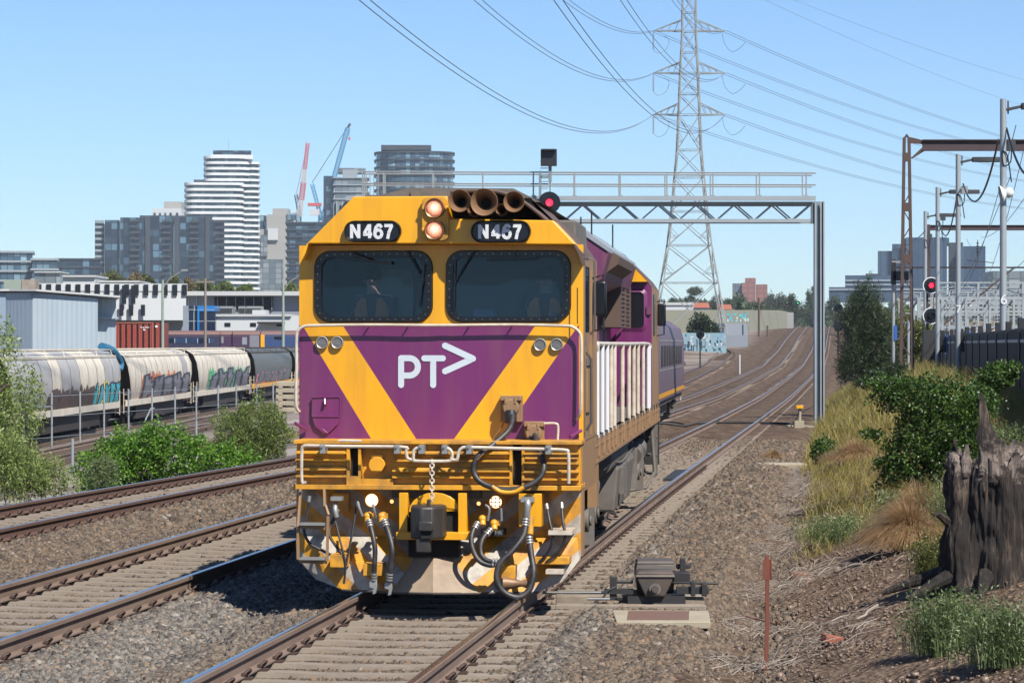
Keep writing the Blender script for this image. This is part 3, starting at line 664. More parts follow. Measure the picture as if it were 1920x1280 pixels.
# brow / visor
bp = [(-1.40, 3.50), (-1.375, 3.53), (-0.895, 3.995), (0.085, 3.995), (0.115, 3.765), (1.148, 3.745), (1.395, 3.505)]
mb = MB(); mb.prism([(-1.337, 3.52), (-0.857, 3.995), (0.10, 3.995), (0.13, 3.765), (1.172, 3.745), (1.405, 3.50), (0, 3.515)], -0.20, 0.30, 0)
part(mb, 'visor', 'yellow', smooth=False, bevel=0.012)
mb = MB()                                                                   # curved fairing that closes visor and right roof edge
e = [(1.39, 3.50), (1.46, 3.38)]; mb.prism([(1.36, 3.53), (1.39, 3.50), (1.462, 3.42), (1.462, 3.30), (1.42, 3.42)], -0.19, 0.30, 0); mb.prism([(-1.32, 3.53), (-1.338, 3.518), (-1.385, 3.43), (-1.385, 3.36), (-1.35, 3.43)], -0.195, 0.30, 1)
split_build(mb, 'gutter_corner', ['roofbrown', 'yellow'], LO)
mb = MB(); pts = smoothpath([(0.12, -0.12, 4.04), (0.55, -0.16, 4.045), (0.80, -0.14, 3.97), (0.98, -0.15, 3.85), (1.20, -0.16, 3.66), (1.385, -0.17, 3.50), (1.455, -0.15, 3.36)], 5)
for a, b in zip(pts[:-1], pts[1:]): mb.add([a, b, b+Vector((0.02, 0.9, 0.03)), a+Vector((0.02, 0.9, 0.03))], [(0, 1, 2, 3)])
mb.tube(pts, 0.018, 6); part(mb, 'roof_cowl', 'roofbrown')
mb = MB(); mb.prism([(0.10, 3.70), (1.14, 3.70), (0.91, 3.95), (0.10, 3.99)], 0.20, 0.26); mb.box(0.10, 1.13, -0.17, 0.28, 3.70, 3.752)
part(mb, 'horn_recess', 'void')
mb = MB(); mb.prism([(-0.86, 4.0), (-0.33, 4.115), (0.72, 4.10), (1.0, 3.96)], 0.35, 6.5); mb.box(-0.82, 0.1, 0.33, 0.35, 4.0, 4.04)
mb.box(-0.34, -0.24, 0.30, 0.34, 4.0, 4.08); mb.box(-0.1, 0.12, 0.15, 0.2, 3.98, 4.06)
part(mb, 'roof_hatch', 'under', smooth=False)
# headlights
mb = MB(); x0, z0 = P(797, 455); x1, z1 = P(847, 372); mb.prism(rrect(x0, x1, z0+0.01, z1, 0.06, 4), -0.265, -0.20)
for zc in (3.87, 3.655):
    for s in (-1, 1): mb.cyl((P(822, 0)[0]+s*0.118, -0.29, zc), (P(822, 0)[0]+s*0.118, -0.26, zc), 0.02, 8)
hb = part(mb, 'headlight_bracket', 'yellow_dirty', bevel=0.006)
for py in (393, 433):
    cx, cz = P(822, py); cx -= 0.005; m = MB(); prf = [(0.100, 0.09), (0.104, 0.0), (0.096, -0.03), (0.088, -0.025), (0.086, 0.0)]
    m.lathe((cx, -0.275, cz), (0, 1, 0), prf, 28); h = m.build('headlight', 'bronze', LO)
    q = MB(); q.sphere((0, 0, 0), 0.087, 20, sc=(1, 0.22, 1)); lo = q.build('lens', 'lens', h); lo.location = (cx, -0.275, cz)
# air horns
def horn(px, py, r, yf, L, back):
    cx, cz = P(px, py); m = MB(); pr = [(r*1.0, 0), (r*1.03, 0.006), (r*0.97, 0.015), (r*0.80, 0.05), (r*0.60, 0.12), (r*0.42, 0.22), (r*0.28, L), (r*0.25, L+0.06)]
    m.lathe((cx, yf, cz), (0, 1, 0), pr, 28, 0)
    m.lathe((cx, yf, cz), (0, 1, 0), [(r*0.99, 0.001), (r*0.93, 0.008), (r*0.74, 0.052), (r*0.54, 0.12), (r*0.34, 0.22)], 28, 0); m.disc((cx, yf+0.21, cz), (0, 1, 0), r*0.36, 20, 1)
    m.cyl((cx, yf+L+0.05, cz), (cx, yf+L+0.12, cz), r*0.4, 14)
    part(m, 'air_horn', ['horn', 'void'], fix=False)
horn(871, 381, 0.112, -0.42, 0.30, 0); horn(917, 384, 0.136, -0.46, 0.36, 0); horn(971, 383, 0.104, -0.40, 0.30, 0); horn(896, 397, 0.07, -0.30, 0.25, 0); horn(946, 397, 0.06, -0.28, 0.22, 0)
# number boards
def stroke2(mb, pts, w, y):
    V = [Vector(p) for p in pts]; h = w/2
    for i in range(len(V)-1):
        d = (V[i+1]-V[i]).normalized(); n = Vector((-d.y, d.x))*h; e = d*(h*0.45 if len(V) > 2 else 0); a, b_ = V[i]-e, V[i+1]+e
        mb.add([(p.x, y-0.0004*i-0.0007*(len(mb.f) % 5), p.y) for p in (a+n, b_+n, b_-n, a-n)], [(0, 1, 2, 3)])
def numboard(px0, px1, py0, py1, name):
    x0, z1 = P(px0, py0); x1, z0 = P(px1, py1); r = (z1-z0)/2-0.001; m = MB()
    m.prism(rrect(x0, x1, z0, z1, r, 8), -0.245, -0.195); o = rrect(x0, x1, z0, z1, r, 8); i = rrect(x0+0.02, x1-0.02, z0+0.02, z1-0.02, r-0.02, 8)
    nn = len(o); m.add([(x, -0.245, z) for x, z in o]+[(x, -0.265, z) for x, z in rrect(x0+0.008, x1-0.008, z0+0.008, z1-0.008, r-0.008, 8)]+[(x, -0.247, z) for x, z in i],
        [(k, (k+1) % nn, nn+(k+1) % nn, nn+k) for k in range(nn)]+[(nn+k, nn+(k+1) % nn, 2*nn+(k+1) % nn, 2*nn+k) for k in range(nn)])
    b = part(m, 'number_board', 'gloss_black', fix=False)
    q = MB(); cx = (x0+x1)/2; cz = (z0+z1)/2; H_ = 0.142; th = 0.032; U = 0.098
    def st_(pts, ox): stroke2(q, [(cx+ox+x*U, cz-H_/2+y*H_) for x, y in pts], th, -0.2485)
    st_([(0.12, 0), (0.12, 1)], -0.225); st_([(0.88, 0), (0.88, 1)], -0.225); st_([(0.14, 0.93), (0.86, 0.07)], -0.225)
    st_([(0.68, 0), (0.68, 1)], -0.095); st_([(0.62, 0.93), (0.12, 0.34)], -0.095); st_([(0.0, 0.28), (0.95, 0.28)], -0.095)
    st_([(0.5+0.36*math.cos(R(t)), 0.31+0.27*math.sin(R(t))) for t in range(0, 361, 30)], 0.012); st_([(0.80, 0.80), (0.66, 0.92), (0.45, 0.92), (0.25, 0.76), (0.15, 0.48), (0.15, 0.3)], 0.012)
    st_([(0.04, 0.89), (0.92, 0.89)], 0.118); st_([(0.80, 0.86), (0.52, 0.42), (0.40, 0.0)], 0.118)
    q.build('number', 'white', b, smooth=False, fix=False)
numboard(650, 758, 415, 455, 'a'); numboard(888, 1000, 416, 457, 'b')
# wipers
def wiper(pts, blade):
    m = MB(); m.tube([(P(a, b)[0], -0.06, P(a, b)[1]) for a, b in pts], 0.009, 6); (a, b), (c, d) = blade
    m.bar((P(a, b)[0], -0.055, P(a, b)[1]), (P(c, d)[0], -0.055, P(c, d)[1]), 0.016, 0.03); part(m, 'wiper', 'gloss_black')
wiper([(765, 470), (781, 500), (797, 527), (793, 535)], ((797, 495), (786, 576))); wiper([(660, 472), (700, 488)], ((648, 484), (735, 493)))
wiper([(893, 470), (880, 488), (856, 528), (853, 534)], ((855, 488), (853, 580))); wiper([(968, 470), (970, 484)], ((914, 486), (1008, 484)))
# marker lights
for px, py in ((601, 642), (630, 642), (1013, 646), (1044, 646)):
    cx, cz = P(px, py); m = MB(); yy = fy(cx)
    m.lathe((cx, yy, cz), (0, -1, 0), [(0.066, 0), (0.066, 0.035), (0.058, 0.045), (0.050, 0.040), (0.049, 0.03)], 24); h = part(m, 'marker_light', 'silver')
    q = MB(); q.disc((cx, yy-0.028, cz), (0, 1, 0), 0.05, 24, 0)
    for rr_ in (0.042, 0.030, 0.018, 0.008): q.lathe((cx, yy-0.028, cz), (0, -1, 0), [(rr_, 0), (rr_, 0.007), (rr_-0.006, 0.007), (rr_-0.006, 0)], 20, 1)
    q.build('lens', ['machine', 'silver'], h)
# white grab rail round the nose top
gp = [(558, 772), (553, 758), (554, 690), (554, 632), (558, 619), (568, 612), (590, 610), (700, 609), (825, 610), (960, 609), (1060, 611), (1076, 614), (1087, 623), (1091, 640), (1091, 700), (1090, 765), (1082, 785)]
m = MB(); yy = lambda px: -0.09+fy(P(px, 0)[0])
m.tube(smoothpath([(P(a, b)[0], yy(a) if 0 < i < len(gp)-1 else 0.02, P(a, b)[1]) for i, (a, b) in enumerate(gp)], 4), 0.0155, 8)
for px in (690, 765, 880, 960): m.cyl((P(px, 0)[0], yy(px), P(0, 610)[1]), (P(px, 0)[0], 0.02, P(0, 610)[1]-0.01), 0.009, 6)
part(m, 'nose_handrail', 'cream')
m = MB()
for a, b in (((563, 795), (555, 792)), ((1088, 809), (1070, 818))): pass
m.tube([(P(554, 0)[0], -0.12, P(0, 793)[1]), (P(572, 0)[0], 0.02, P(0, 806)[1])], 0.017, 8); m.tube([(P(1071, 0)[0], -0.12, P(0, 817)[1]), (P(1090, 0)[0], 0.02, P(0, 806)[1])], 0.017, 8)
split_build(m, 'nose_peg', 'purple', LO)
# nose hatch
m = MB(); h = [P(582, 745), P(636, 744), P(635, 781), P(632, 795), P(612, 813), P(604, 813), P(588, 800), P(581, 781)]
m.prism(h, -0.03+0.04, 0.06)
for a, b, w in ((P(582, 781), P(635, 781), 0.012), (P(582, 745), P(636, 744), 0.012), (P(636, 745), P(635, 781), 0.01)): m.bar((a[0], 0.004, a[1]), (b[0], 0.004, b[1]), w, 0.012)
nh = part(m, 'nose_hatch', 'purple', smooth=False, bevel=0.004); m = MB(); m.tube([(P(607, 0)[0], -0.01, 0+P(0, 748)[1]), (P(608, 0)[0], -0.035, P(0, 757)[1]), (P(606, 0)[0], -0.01, P(0, 762)[1])], 0.012, 8)
m.tube([(P(603, 0)[0], -0.02, P(0, 805)[1]), (P(612, 0)[0], -0.02, P(0, 812)[1])], 0.01, 6); m.build('latch', 'purple', nh)
# PT> logo
def stroke(mb, pts, w, y):
    V = [Vector(p) for p in pts]; h = w/2; L = []; Rr = []
    for i, p in enumerate(V):
        d0 = (V[i]-V[i-1]).normalized() if i else (V[1]-V[0]).normalized(); d1 = (V[i+1]-V[i]).normalized() if i < len(V)-1 else d0
        nn = (Vector((-d0.y, d0.x))+Vector((-d1.y, d1.x))).normalized(); k = 1/max(0.35, nn.dot(Vector((-d0.y, d0.x))))
        L.append(p+nn*h*k); Rr.append(p-nn*h*k)
    for i in range(len(V)-1): mb.add([(q[0], y+fy(q[0]), q[1]) for q in (L[i], L[i+1], Rr[i+1], Rr[i])], [(0, 1, 2, 3)])
    for c in (V[0], V[-1]): mb.add([(c.x+h*math.cos(t), y-0.0006+fy(c.x), c.y+h*math.sin(t)) for t in [k*math.pi/8 for k in range(16)]], [tuple(range(16))])
m = MB(); w = 0.062
bowl = [P(751.4, 721.5), P(751.4, 671.2)]; stroke(m, bowl, w, -0.006)
arc = [P(751.4, 671.2), P(767, 671.2)]+[P(767+16.3*math.sin(R(a)), 687.5-16.3*math.cos(R(a))) for a in range(10, 171, 16)]+[P(767, 703.8), P(756, 703.8)]
stroke(m, arc, w, -0.0045)
stroke(m, [P(795.5, 671.5), P(830.6, 671.5)], w, -0.006); stroke(m, [P(812.3, 676), P(812.3, 721.5)], w, -0.0045)
stroke(m, [P(834.8, 647.8), P(887, 672)], w*1.02, -0.006); stroke(m, [P(887, 672), P(834.8, 695.6)], w*1.02, -0.0045)
part(m, 'logo', 'logo', smooth=False, fix=False)
# jumper sockets and cables
def socket(px0, px1, py0, py1):
    x0, z1 = P(px0, py0); x1, z0 = P(px1, py1); m = MB(); m.box(x0, x1, -0.05, 0.03, z0, z1); m.box(x0+0.005, x1-0.005, -0.13, -0.05, z1-0.05, z1)
    cx = (x0+x1)/2; cz = z1-0.115; m.cyl((cx, -0.15, cz), (cx, -0.05, cz), 0.085, 20); m.cyl((cx, -0.165, cz), (cx, -0.15, cz), 0.075, 20)
    for s in (-1, 1): m.box(cx+s*0.05-0.012, cx+s*0.05+0.012, -0.17, -0.14, cz+0.03, z1-0.02)
    k = part(m, 'jumper_socket', 'tan', bevel=0.005); q = MB(); q.cyl((cx, -0.13, cz-0.04), (cx+0.005, -0.16, cz-0.15), 0.06, 14); q.build('plug', 'black', k)
socket(940, 981, 741, 790); socket(984, 1022, 789, 826)
def hose(name, pts, r, m='hose', parent=None):
    mb = MB(); mb.tube(smoothpath(pts, 7), r, 10); return part(mb, name, m, parent)
def FQ(px, py, y):                                                       # pixel on a plane y (local) of the nose
    s = FP/(27.7+y); cx = 960+(-0.734+0.0957*y)*s; return ((px-cx)/s, y, CAMH-(py-645)/s)
hose('jumper_cable', [FQ(962, 780, -.2), FQ(955, 805, -.35), FQ(925, 833, -.5), FQ(896, 856, -.58), FQ(889, 884, -.6), FQ(905, 905, -.62), FQ(945, 917, -.64), FQ(985, 912, -.64), FQ(1014, 893, -.6), FQ(1020, 868, -.55), FQ(1010, 840, -.4), FQ(1004, 815, -.2)], 0.030)
hose('cable_sleeve', [FQ(923, 911, -.66), FQ(940, 921, -.66), FQ(965, 921, -.66), FQ(983, 912, -.66)], 0.024, 'yellow_dirty')
m = MB(); m.tube(smoothpath([FQ(946, 790, -.1), FQ(940, 802, -.12), FQ(930, 815, -.2), FQ(915, 840, -.55), FQ(895, 862, -.62)], 5), 0.007, 6); part(m, 'cable_tether', 'bronze')
m = MB(); m.tube(smoothpath([FQ(1021, 793, -.08), FQ(1042, 793, -.09), FQ(1047, 800, -.09), FQ(1046, 825, -.09)], 4), 0.013, 8); part(m, 'side_grab_handle', 'cream')
# headstock: deck edge, louvred buffer beam
def GX(px): return (px-815)/187.3
def GZ(py): return CAMH-(py-645)/187.3
yf = -0.45
m = MB(); m.box(GX(549), GX(1092), yf-0.06, 0.06, 1.50, 1.535); m.box(GX(549), GX(1090), yf-0.05, 0.2, GZ(918), GZ(909)); m.box(GX(552), GX(1088), yf+0.10, 0.3, GZ(909), 1.50)
part(m, 'headstock', 'yellow_dirty', bevel=0.004)
def louvre(px0, px1, pys, name='louvre_panel'):
    m = MB(); m.box(GX(px0), GX(px1), yf+0.02, yf+0.12, GZ(908), GZ(832))
    for py in pys: m.prism([(yf+0.03, GZ(py)+0.012), (yf-0.05, GZ(py)+0.006), (yf-0.05, GZ(py)-0.010), (yf+0.03, GZ(py)-0.02)], GX(px0)-0.004, GX(px1)+0.004, plane='yz')
    for py in pys[1::2]: m.prism([(yf+0.02, GZ(py)+0.10), (yf-0.02, GZ(py)+0.09), (yf-0.035, GZ(py)+0.045), (yf+0.02, GZ(py)+0.03)], GX(px0)+0.01, GX(px1)-0.01, plane='yz')
    part(m, name, 'yellow_dirty', smooth=False)
louvre(553, 648, (849, 863, 880, 893)); louvre(737, 957, (849, 863, 882, 894)); louvre(984, 1086, (849, 867, 883, 897))
m = MB(); m.box(GX(649), GX(655), yf-0.02, yf+0.1, GZ(908), 1.5); m.box(GX(671), GX(676), yf-0.02, yf+0.1, GZ(908), 1.5); m.box(GX(649), GX(676), yf-0.03, yf+0.1, GZ(912), GZ(893))
m.box(GX(676), GX(737), yf-0.02, yf+0.1, GZ(912), GZ(898)); m.box(GX(957), GX(962), yf-0.03, yf+0.1, GZ(908), 1.5); m.box(GX(980), GX(985), yf-0.03, yf+0.1, GZ(908), 1.5); split_build(m, 'beam_post', 'yellow_dirty', LO)
m = MB(); m.box(GX(655), GX(671), yf+0.06, yf+0.095, GZ(893), 1.5); m.box(GX(962), GX(980), yf+0.06, yf+0.095, GZ(908), 1.5); split_build(m, 'beam_slot', 'void', LO)
m = MB(); m.cyl((GX(705), yf+0.1, GZ(872)), (GX(705), yf+0.02, GZ(872)), 0.082, 20); m.box(GX(694), GX(716), yf+0.03, yf+0.06, GZ(858), GZ(852)); part(m, 'socket_cap', 'yellow_dirty', bevel=0.004)
# uncoupling levers, chain
m = MB(); yl = yf-0.17
pl = [(571, 904), (563, 903), (563, 845), (566, 838), (574, 836), (640, 837), (754, 838), (761, 845), (763, 858), (772, 862)]
m.tube(smoothpath([FQ(a, b, yl) for a, b in pl], 4), 0.0165, 8)
pl = [(776, 858), (774, 848), (779, 841), (790, 838)]; pr = [(848, 861), (857, 861), (860, 848), (866, 840), (880, 838), (960, 840), (1056, 842), (1065, 848), (1067, 860), (1067, 905)]
m.tube(smoothpath([FQ(a, b, yl) for a, b in ((775, 852), (775, 861), (781, 864), (838, 864), (846, 860), (848, 850), (842, 841), (832, 840))], 4), 0.0165, 8)
m.tube(smoothpath([FQ(a, b, yl) for a, b in ((790, 840), (781, 840), (775, 846), (775, 854))], 4), 0.0165, 8)
m.tube(smoothpath([FQ(a, b, yl) for a, b in pr], 4), 0.0165, 8); m.tube(smoothpath([FQ(a, b, yl) for a, b in ((633, 827), (640, 826), (676, 827))], 3), 0.014, 8)
ul = part(m, 'uncoupling_lever', 'cream'); m = MB()
for px in (603, 744, 790, 834, 880, 1029): m.box(FQ(px-5, 0, yl)[0], FQ(px+5, 0, yl)[0], yl-0.03, yf+0.12, GZ(849), GZ(833)); m.cyl((FQ(px, 0, yl)[0], yl-0.05, GZ(836)), (FQ(px, 0, yl)[0], yl-0.03, GZ(836)), 0.012, 8)
split_build(m, 'bracket', 'silver', ul)
def chain(p0, p1, n, r=0.011, w=0.022, name='chain', mt='cream'):
    p0, p1 = Vector(p0), Vector(p1); m = MB(); d = (p1-p0)/n
    for i in range(n):
        c = p0+d*(i+0.5); a = Vector((w, 0, 0)) if i % 2 else Vector((0, w, 0)); h = d*0.62
        ring_ = [c+a*math.cos(t)+h*math.sin(t) for t in [k*math.pi/4 for k in range(9)]]; m.tube(ring_, r*0.7, 5, cap=False)
    part(m, name, mt)
chain(FQ(810, 862, yl), FQ(810, 940, -0.75), 11)
# pilot plate with chevrons, openings, coupler
pp = [(553, 916), (1089, 916), (1089, 1045), (1056, 1087), (1000, 1100), (640, 1100), (588, 1086), (552, 1047)]
m = MB(); pz = [((a-822)/185.0, CAMH-(b-645)/185.0) for a, b in pp]; m.prism(pz, -0.14, -0.10, 0); part(m, 'pilot_plate', 'chevron', smooth=False, bevel=0.006)
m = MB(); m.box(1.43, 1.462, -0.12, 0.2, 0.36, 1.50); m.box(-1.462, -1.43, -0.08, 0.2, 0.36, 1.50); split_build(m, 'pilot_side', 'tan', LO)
# lower plates and plough
def gx(px): return (px-811)/188.5
def gzz(py): return CAMH-(py-645)/188.5
m = MB()
for s in (0, 1):
    V = [FQ(*q) for q in (((560, 1005, -.15), (765, 1005, -.15), (776, 1048, -.42), (735, 1109, -.62), (640, 1106, -.46), (590, 1087, -.30), (555, 1047, -.17)) if s == 0 else ((1083, 1005, -.15), (858, 1005, -.15), (849, 1048, -.42), (895, 1109, -.62), (1010, 1107, -.46), (1056, 1087, -.30), (1087, 1047, -.17)))]
    m.add(V, [(0, 1, 2), (0, 2, 3, 4), (0, 4, 5, 6)])
split_build(m, 'lower_pilot', 'chevron', LO, smooth=False)
m = MB(); V = [FQ(*q) for q in ((776, 1046, -.42), (812, 1046, -.50), (849, 1046, -.42), (897, 1110, -.63), (812, 1111, -.78), (733, 1110, -.63))]
m.add(V, [(0, 1, 4, 5), (1, 2, 3, 4)]); part(m, 'snow_plough', 'plough', smooth=False)
m = MB(); m.tube([FQ(640, 1107, -.46), FQ(735, 1111, -.62), FQ(812, 1112, -.78), FQ(895, 1111, -.62), FQ(1010, 1108, -.46)], 0.012, 6); part(m, 'plough_edge', 'machine')
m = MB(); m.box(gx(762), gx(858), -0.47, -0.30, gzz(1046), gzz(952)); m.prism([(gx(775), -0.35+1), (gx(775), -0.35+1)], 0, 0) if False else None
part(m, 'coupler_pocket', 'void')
m = MB(); m.prism([(gx(772), gzz(960))]+[(gx(812)+0.26*math.cos(t), gzz(962)+0.20*math.sin(t)) for t in [math.pi-k*math.pi/10 for k in range(11)]]+[(gx(868), gzz(960))], -0.50, -0.42)
m.box(gx(746), gx(762), -0.55, -0.40, gzz(1010), gzz(925)); m.box(gx(858), gx(874), -0.55, -0.40, gzz(1010), gzz(925)); m.box(gx(742), gx(880), -0.62, -0.40, gzz(1012), gzz(998)); part(m, 'coupler_housing', 'yellow', bevel=0.006)
m = MB(); m.prism([(gx(771), -0.62), (gx(779), -0.98), (gx(800), -1.05), (gx(822), -1.02), (gx(836), -0.90), (gx(838), -0.62), (gx(825), -0.40), (gx(785), -0.40)], gzz(1006), gzz(946), plane='xy')
cp = part(m, 'coupler', 'dullsteel', bevel=0.02); m = MB(); m.box(gx(796), gx(823), -1.10, -0.96, gzz(990), gzz(972)); m.box(gx(790), gx(816), -1.04, -0.9, gzz(1030), gzz(1004)); m.build('knuckle', 'dullsteel', cp, bevel=0.012)
m = MB(); m.box(gx(801), gx(822), -1.065, -1.02, gzz(1004), gzz(990)); m.build('knuckle_gap', 'void', cp)
m = MB(); m.tube([(gx(809), -0.86, gzz(948)), (gx(809), -0.80, gzz(936))], 0.02, 8); m.build('lift_pin', 'black', cp)
# ditch and marker lamps
def lamp(px, py, r, m_, frame=True, y=-0.36):
    c = FQ(px, py, y); m = MB(); m.lathe(c, (0, 1, 0), [(r*0.6, 0.14), (r*1.08, 0.05), (r*1.1, -0.01), (r, -0.012)], 20)
    a = part(m, 'ditch_light' if frame else 'side_lamp', 'yellow_dirty'); q = MB(); q.sphere((0, 0, 0), r, 16, sc=(1, 0.2, 1)); q.build('lens', m_, a).location = c
    if frame and px > 900:
        g = MB()
        for k in (-0.5, 0, 0.5): g.cyl((c[0]+k*r*1.3, y-0.035, c[2]-r*0.8), (c[0]+k*r*1.3, y-0.035, c[2]+r*0.8), 0.004, 5); g.cyl((c[0]-r*0.9, y-0.036, c[2]+k*r*1.2), (c[0]+r*0.9, y-0.036, c[2]+k*r*1.2), 0.004, 5)
        g.build('guard', 'bronze', a)
lamp(696, 938, 0.066, 'lamp_on'); lamp(930, 940, 0.062, 'lamp_on'); lamp(734, 940, 0.020, 'amber_on', False); lamp(898, 943, 0.020, 'amber_on', False)
# left steps
m = MB(); a0 = FQ(561, 918, -0.5); a1 = FQ(556, 990, -0.62); a2 = FQ(556, 1050, -0.62); b0 = FQ(606, 918, -0.5); b1 = FQ(607, 950, -0.55); b2 = FQ(613, 968, -0.62); b3 = FQ(611, 1053, -0.62)
m.bar(a0, a1, 0.022, 0.05); m.bar(a1, a2, 0.022, 0.05)
for a, b in ((b0, b1), (b1, b2), (b2, b3)): m.bar(a, b, 0.022, 0.05)
st = thing('step_ladder', None, None); st.parent = LO; split_build(m, 'stile', 'tan', st)
for py in (984, 1049):
    m = MB(); m.bar(FQ(558, py+3, -0.62), FQ(611, py+5, -0.62), 0.02, 0.05); m.build('step', 'tan', st); m = MB(); p = FQ(560, py-1, -0.64); q = FQ(608, py+1, -0.64); m.box(p[0], q[0], -0.70, -0.56, p[2]-0.012, p[2]+0.010); m.build('tread', 'silver', st)
for py, w in ((994, 1030), (1067, 1025)):
    m = MB(); p = FQ(w, py, -0.58); q = FQ(1074 if py < 1000 else 1058, py, -0.58); m.box(p[0], q[0], -0.66, -0.16, p[2]-0.03, p[2]+0.012); part(m, 'side_step', 'cream')
# boxes and brackets on the pilot
def gb(px0, px1, py0, py1, y0, y1, name, mt, bv=0.006):
    m = MB(); p = FQ(px0, py1, y0); q = FQ(px1, py0, y0); m.box(p[0], q[0], y0, y1, p[2], q[2]); return part(m, name, mt, bevel=bv)
gb(616, 647, 1041, 1065, -0.62, -0.20, 'bracket_box', 'yellow_dirty'); gb(679, 716, 1057, 1080, -0.66, -0.35, 'bracket_box', 'yellow_dirty'); gb(940, 966, 1060, 1084, -0.68, -0.25, 'bracket_box', 'yellow_dirty')
gb(973, 1016, 924, 986, -0.50, -0.14, 'valve_plate', 'yellow'); gb(621, 652, 925, 960, -0.25, -0.14, 'valve_plate', 'yellow_dirty')
gb(1002, 1068, 1042, 1056, -0.55, -0.18, 'hose_shelf', 'yellow_dirty')
for px0, px1, tx in ((902, 924, 'BP'), (926, 944, 'MR')):
    b = gb(px0, px1, 992, 1004, -0.455, -0.14, 'pipe_label', 'black', 0.001); c = FQ((px0+px1)/2, 998, -0.46); text_obj('lettering', tx, 0.055, 'silver', b, (c[0], -0.458, c[2]), ext=0.001)
# cocks and hoses
def cock(px, py, name='air_cock'):
    c = Vector(FQ(px, py, -0.55)); m = MB(); m.sphere(c, 0.042, 12); m.cyl(c+Vector((0, 0.12, 0.01)), c, 0.03, 10); m.cyl(c, c+Vector((0.005, -0.03, -0.06)), 0.032, 12); m.box(c.x+0.03, c.x+0.06, c.y-0.02, c.y+0.02, c.z-0.02, c.z+0.03)
    part(m, name, 'yellow_dirty')
for c in ((688, 968), (715, 968), (905, 972), (927, 980)): cock(*c)
def handle(p): m = MB(); m.tube(smoothpath(p, 4), 0.013, 8); part(m, 'cock_handle', 'silver')
handle([FQ(669, 941, -.56), FQ(672, 952, -.58), FQ(678, 968, -.56)]); handle([FQ(698, 945, -.62), FQ(701, 958, -.62), FQ(703, 970, -.58)]); handle([FQ(911, 946, -.58), FQ(918, 953, -.6), FQ(915, 974, -.58)]); handle([FQ(940, 952, -.6), FQ(941, 975, -.58)])
def airhose(pts, r=0.026, ends=(True, True)):
    h = hose('air_hose', pts, r)
    m = MB()
    for e, (a, b) in zip(ends, ((Vector(pts[0]), Vector(pts[1])), (Vector(pts[-1]), Vector(pts[-2])))):
        if not e: continue
        d = (b-a).normalized()
        for k in range(3): m.cyl(a+d*(0.01+k*0.028), a+d*(0.026+k*0.028), r*1.28, 12)
    if m.v: split_build(m, 'ferrule', 'silver', h)
    return h
def glad(px, py, y=-0.7):
    c = Vector(FQ(px, py, y)); m = MB(); m.prism([(-0.03, 0.05), (0.03, 0.05), (0.035, -0.01), (0.02, -0.08), (-0.015, -0.09), (-0.005, -0.03), (-0.045, -0.02), (-0.045, 0.03)], -0.02, 0.02)
    m.v = [(x+c.x, yy_+c.y, z+c.z) for x, yy_, z in m.v]; part(m, 'hose_coupling', 'silver', bevel=0.006)
airhose([FQ(690, 975, -.6), FQ(697, 1000, -.68), FQ(702, 1030, -.72), FQ(701, 1060, -.72), FQ(700, 1090, -.70)]); glad(700, 1098)
airhose([FQ(719, 975, -.6), FQ(728, 1000, -.68), FQ(735, 1030, -.74), FQ(732, 1060, -.74), FQ(729, 1090, -.72)], 0.030); glad(729, 1100)
airhose([FQ(897, 978, -.62), FQ(886, 998, -.70), FQ(885, 1022, -.75), FQ(897, 1048, -.78), FQ(918, 1058, -.78), FQ(938, 1054, -.76)], 0.026)
airhose([FQ(922, 990, -.62), FQ(905, 1010, -.70), FQ(902, 1035, -.75), FQ(915, 1050, -.78), FQ(940, 1052, -.78)], 0.025)
m = MB(); m.tube(smoothpath([FQ(986, 936, -.6), FQ(990, 942, -.66), FQ(989, 958, -.66), FQ(987, 972, -.64)], 4), 0.034, 12); m.box(*[FQ(978, 0, -.6)[0], FQ(1002, 0, -.6)[0]], -0.66, -0.45, GZ(938), GZ(929)); part(m, 'hose_elbow', 'silver')
airhose([FQ(987, 970, -.66), FQ(983, 1000, -.72), FQ(962, 1030, -.8), FQ(938, 1055, -.85), FQ(932, 1085, -.88), FQ(945, 1108, -.88), FQ(972, 1118, -.86), FQ(993, 1103, -.82), FQ(1001, 1072, -.78), FQ(997, 1040, -.72), FQ(992, 1003, -.66)], 0.031)
m = MB(); m.cyl(FQ(994, 1000, -.66), FQ(996, 966, -.62), 0.034, 12); part(m, 'hose_end_cap', 'yellow_dirty')
m = MB(); m.lathe(FQ(975, 1092, -.72), (1, 0, 0.0), [(0.07, -0.16), (0.05, -0.06), (0.03, 0.02), (0.045, 0.06), (0.045, 0.09)], 14); part(m, 'dummy_coupling', 'horn')
for pts in ([FQ(1026, 948, -.5), FQ(1031, 975, -.58), FQ(1037, 1005, -.62), FQ(1030, 1030, -.6), FQ(1012, 1052, -.56)], [FQ(1054, 946, -.5), FQ(1056, 975, -.58), FQ(1060, 1005, -.62), FQ(1049, 1030, -.6), FQ(1025, 1052, -.56)],
            [FQ(577, 936, -.5), FQ(573, 965, -.5), FQ(567, 995, -.52), FQ(578, 1020, -.55), FQ(600, 1032, -.55), FQ(620, 1042, -.5)], [FQ(630, 960, -.5), FQ(618, 985, -.52), FQ(616, 1005, -.55), FQ(632, 1030, -.55), FQ(642, 1042, -.55)]):
    h = hose('control_hose', pts, 0.015)
    m = MB(); a, b = Vector(pts[0]), Vector(pts[1]); d = (b-a).normalized(); m.cyl(a-d*0.03, a+d*0.03, 0.017, 8); m.build('ferrule', 'silver', h)
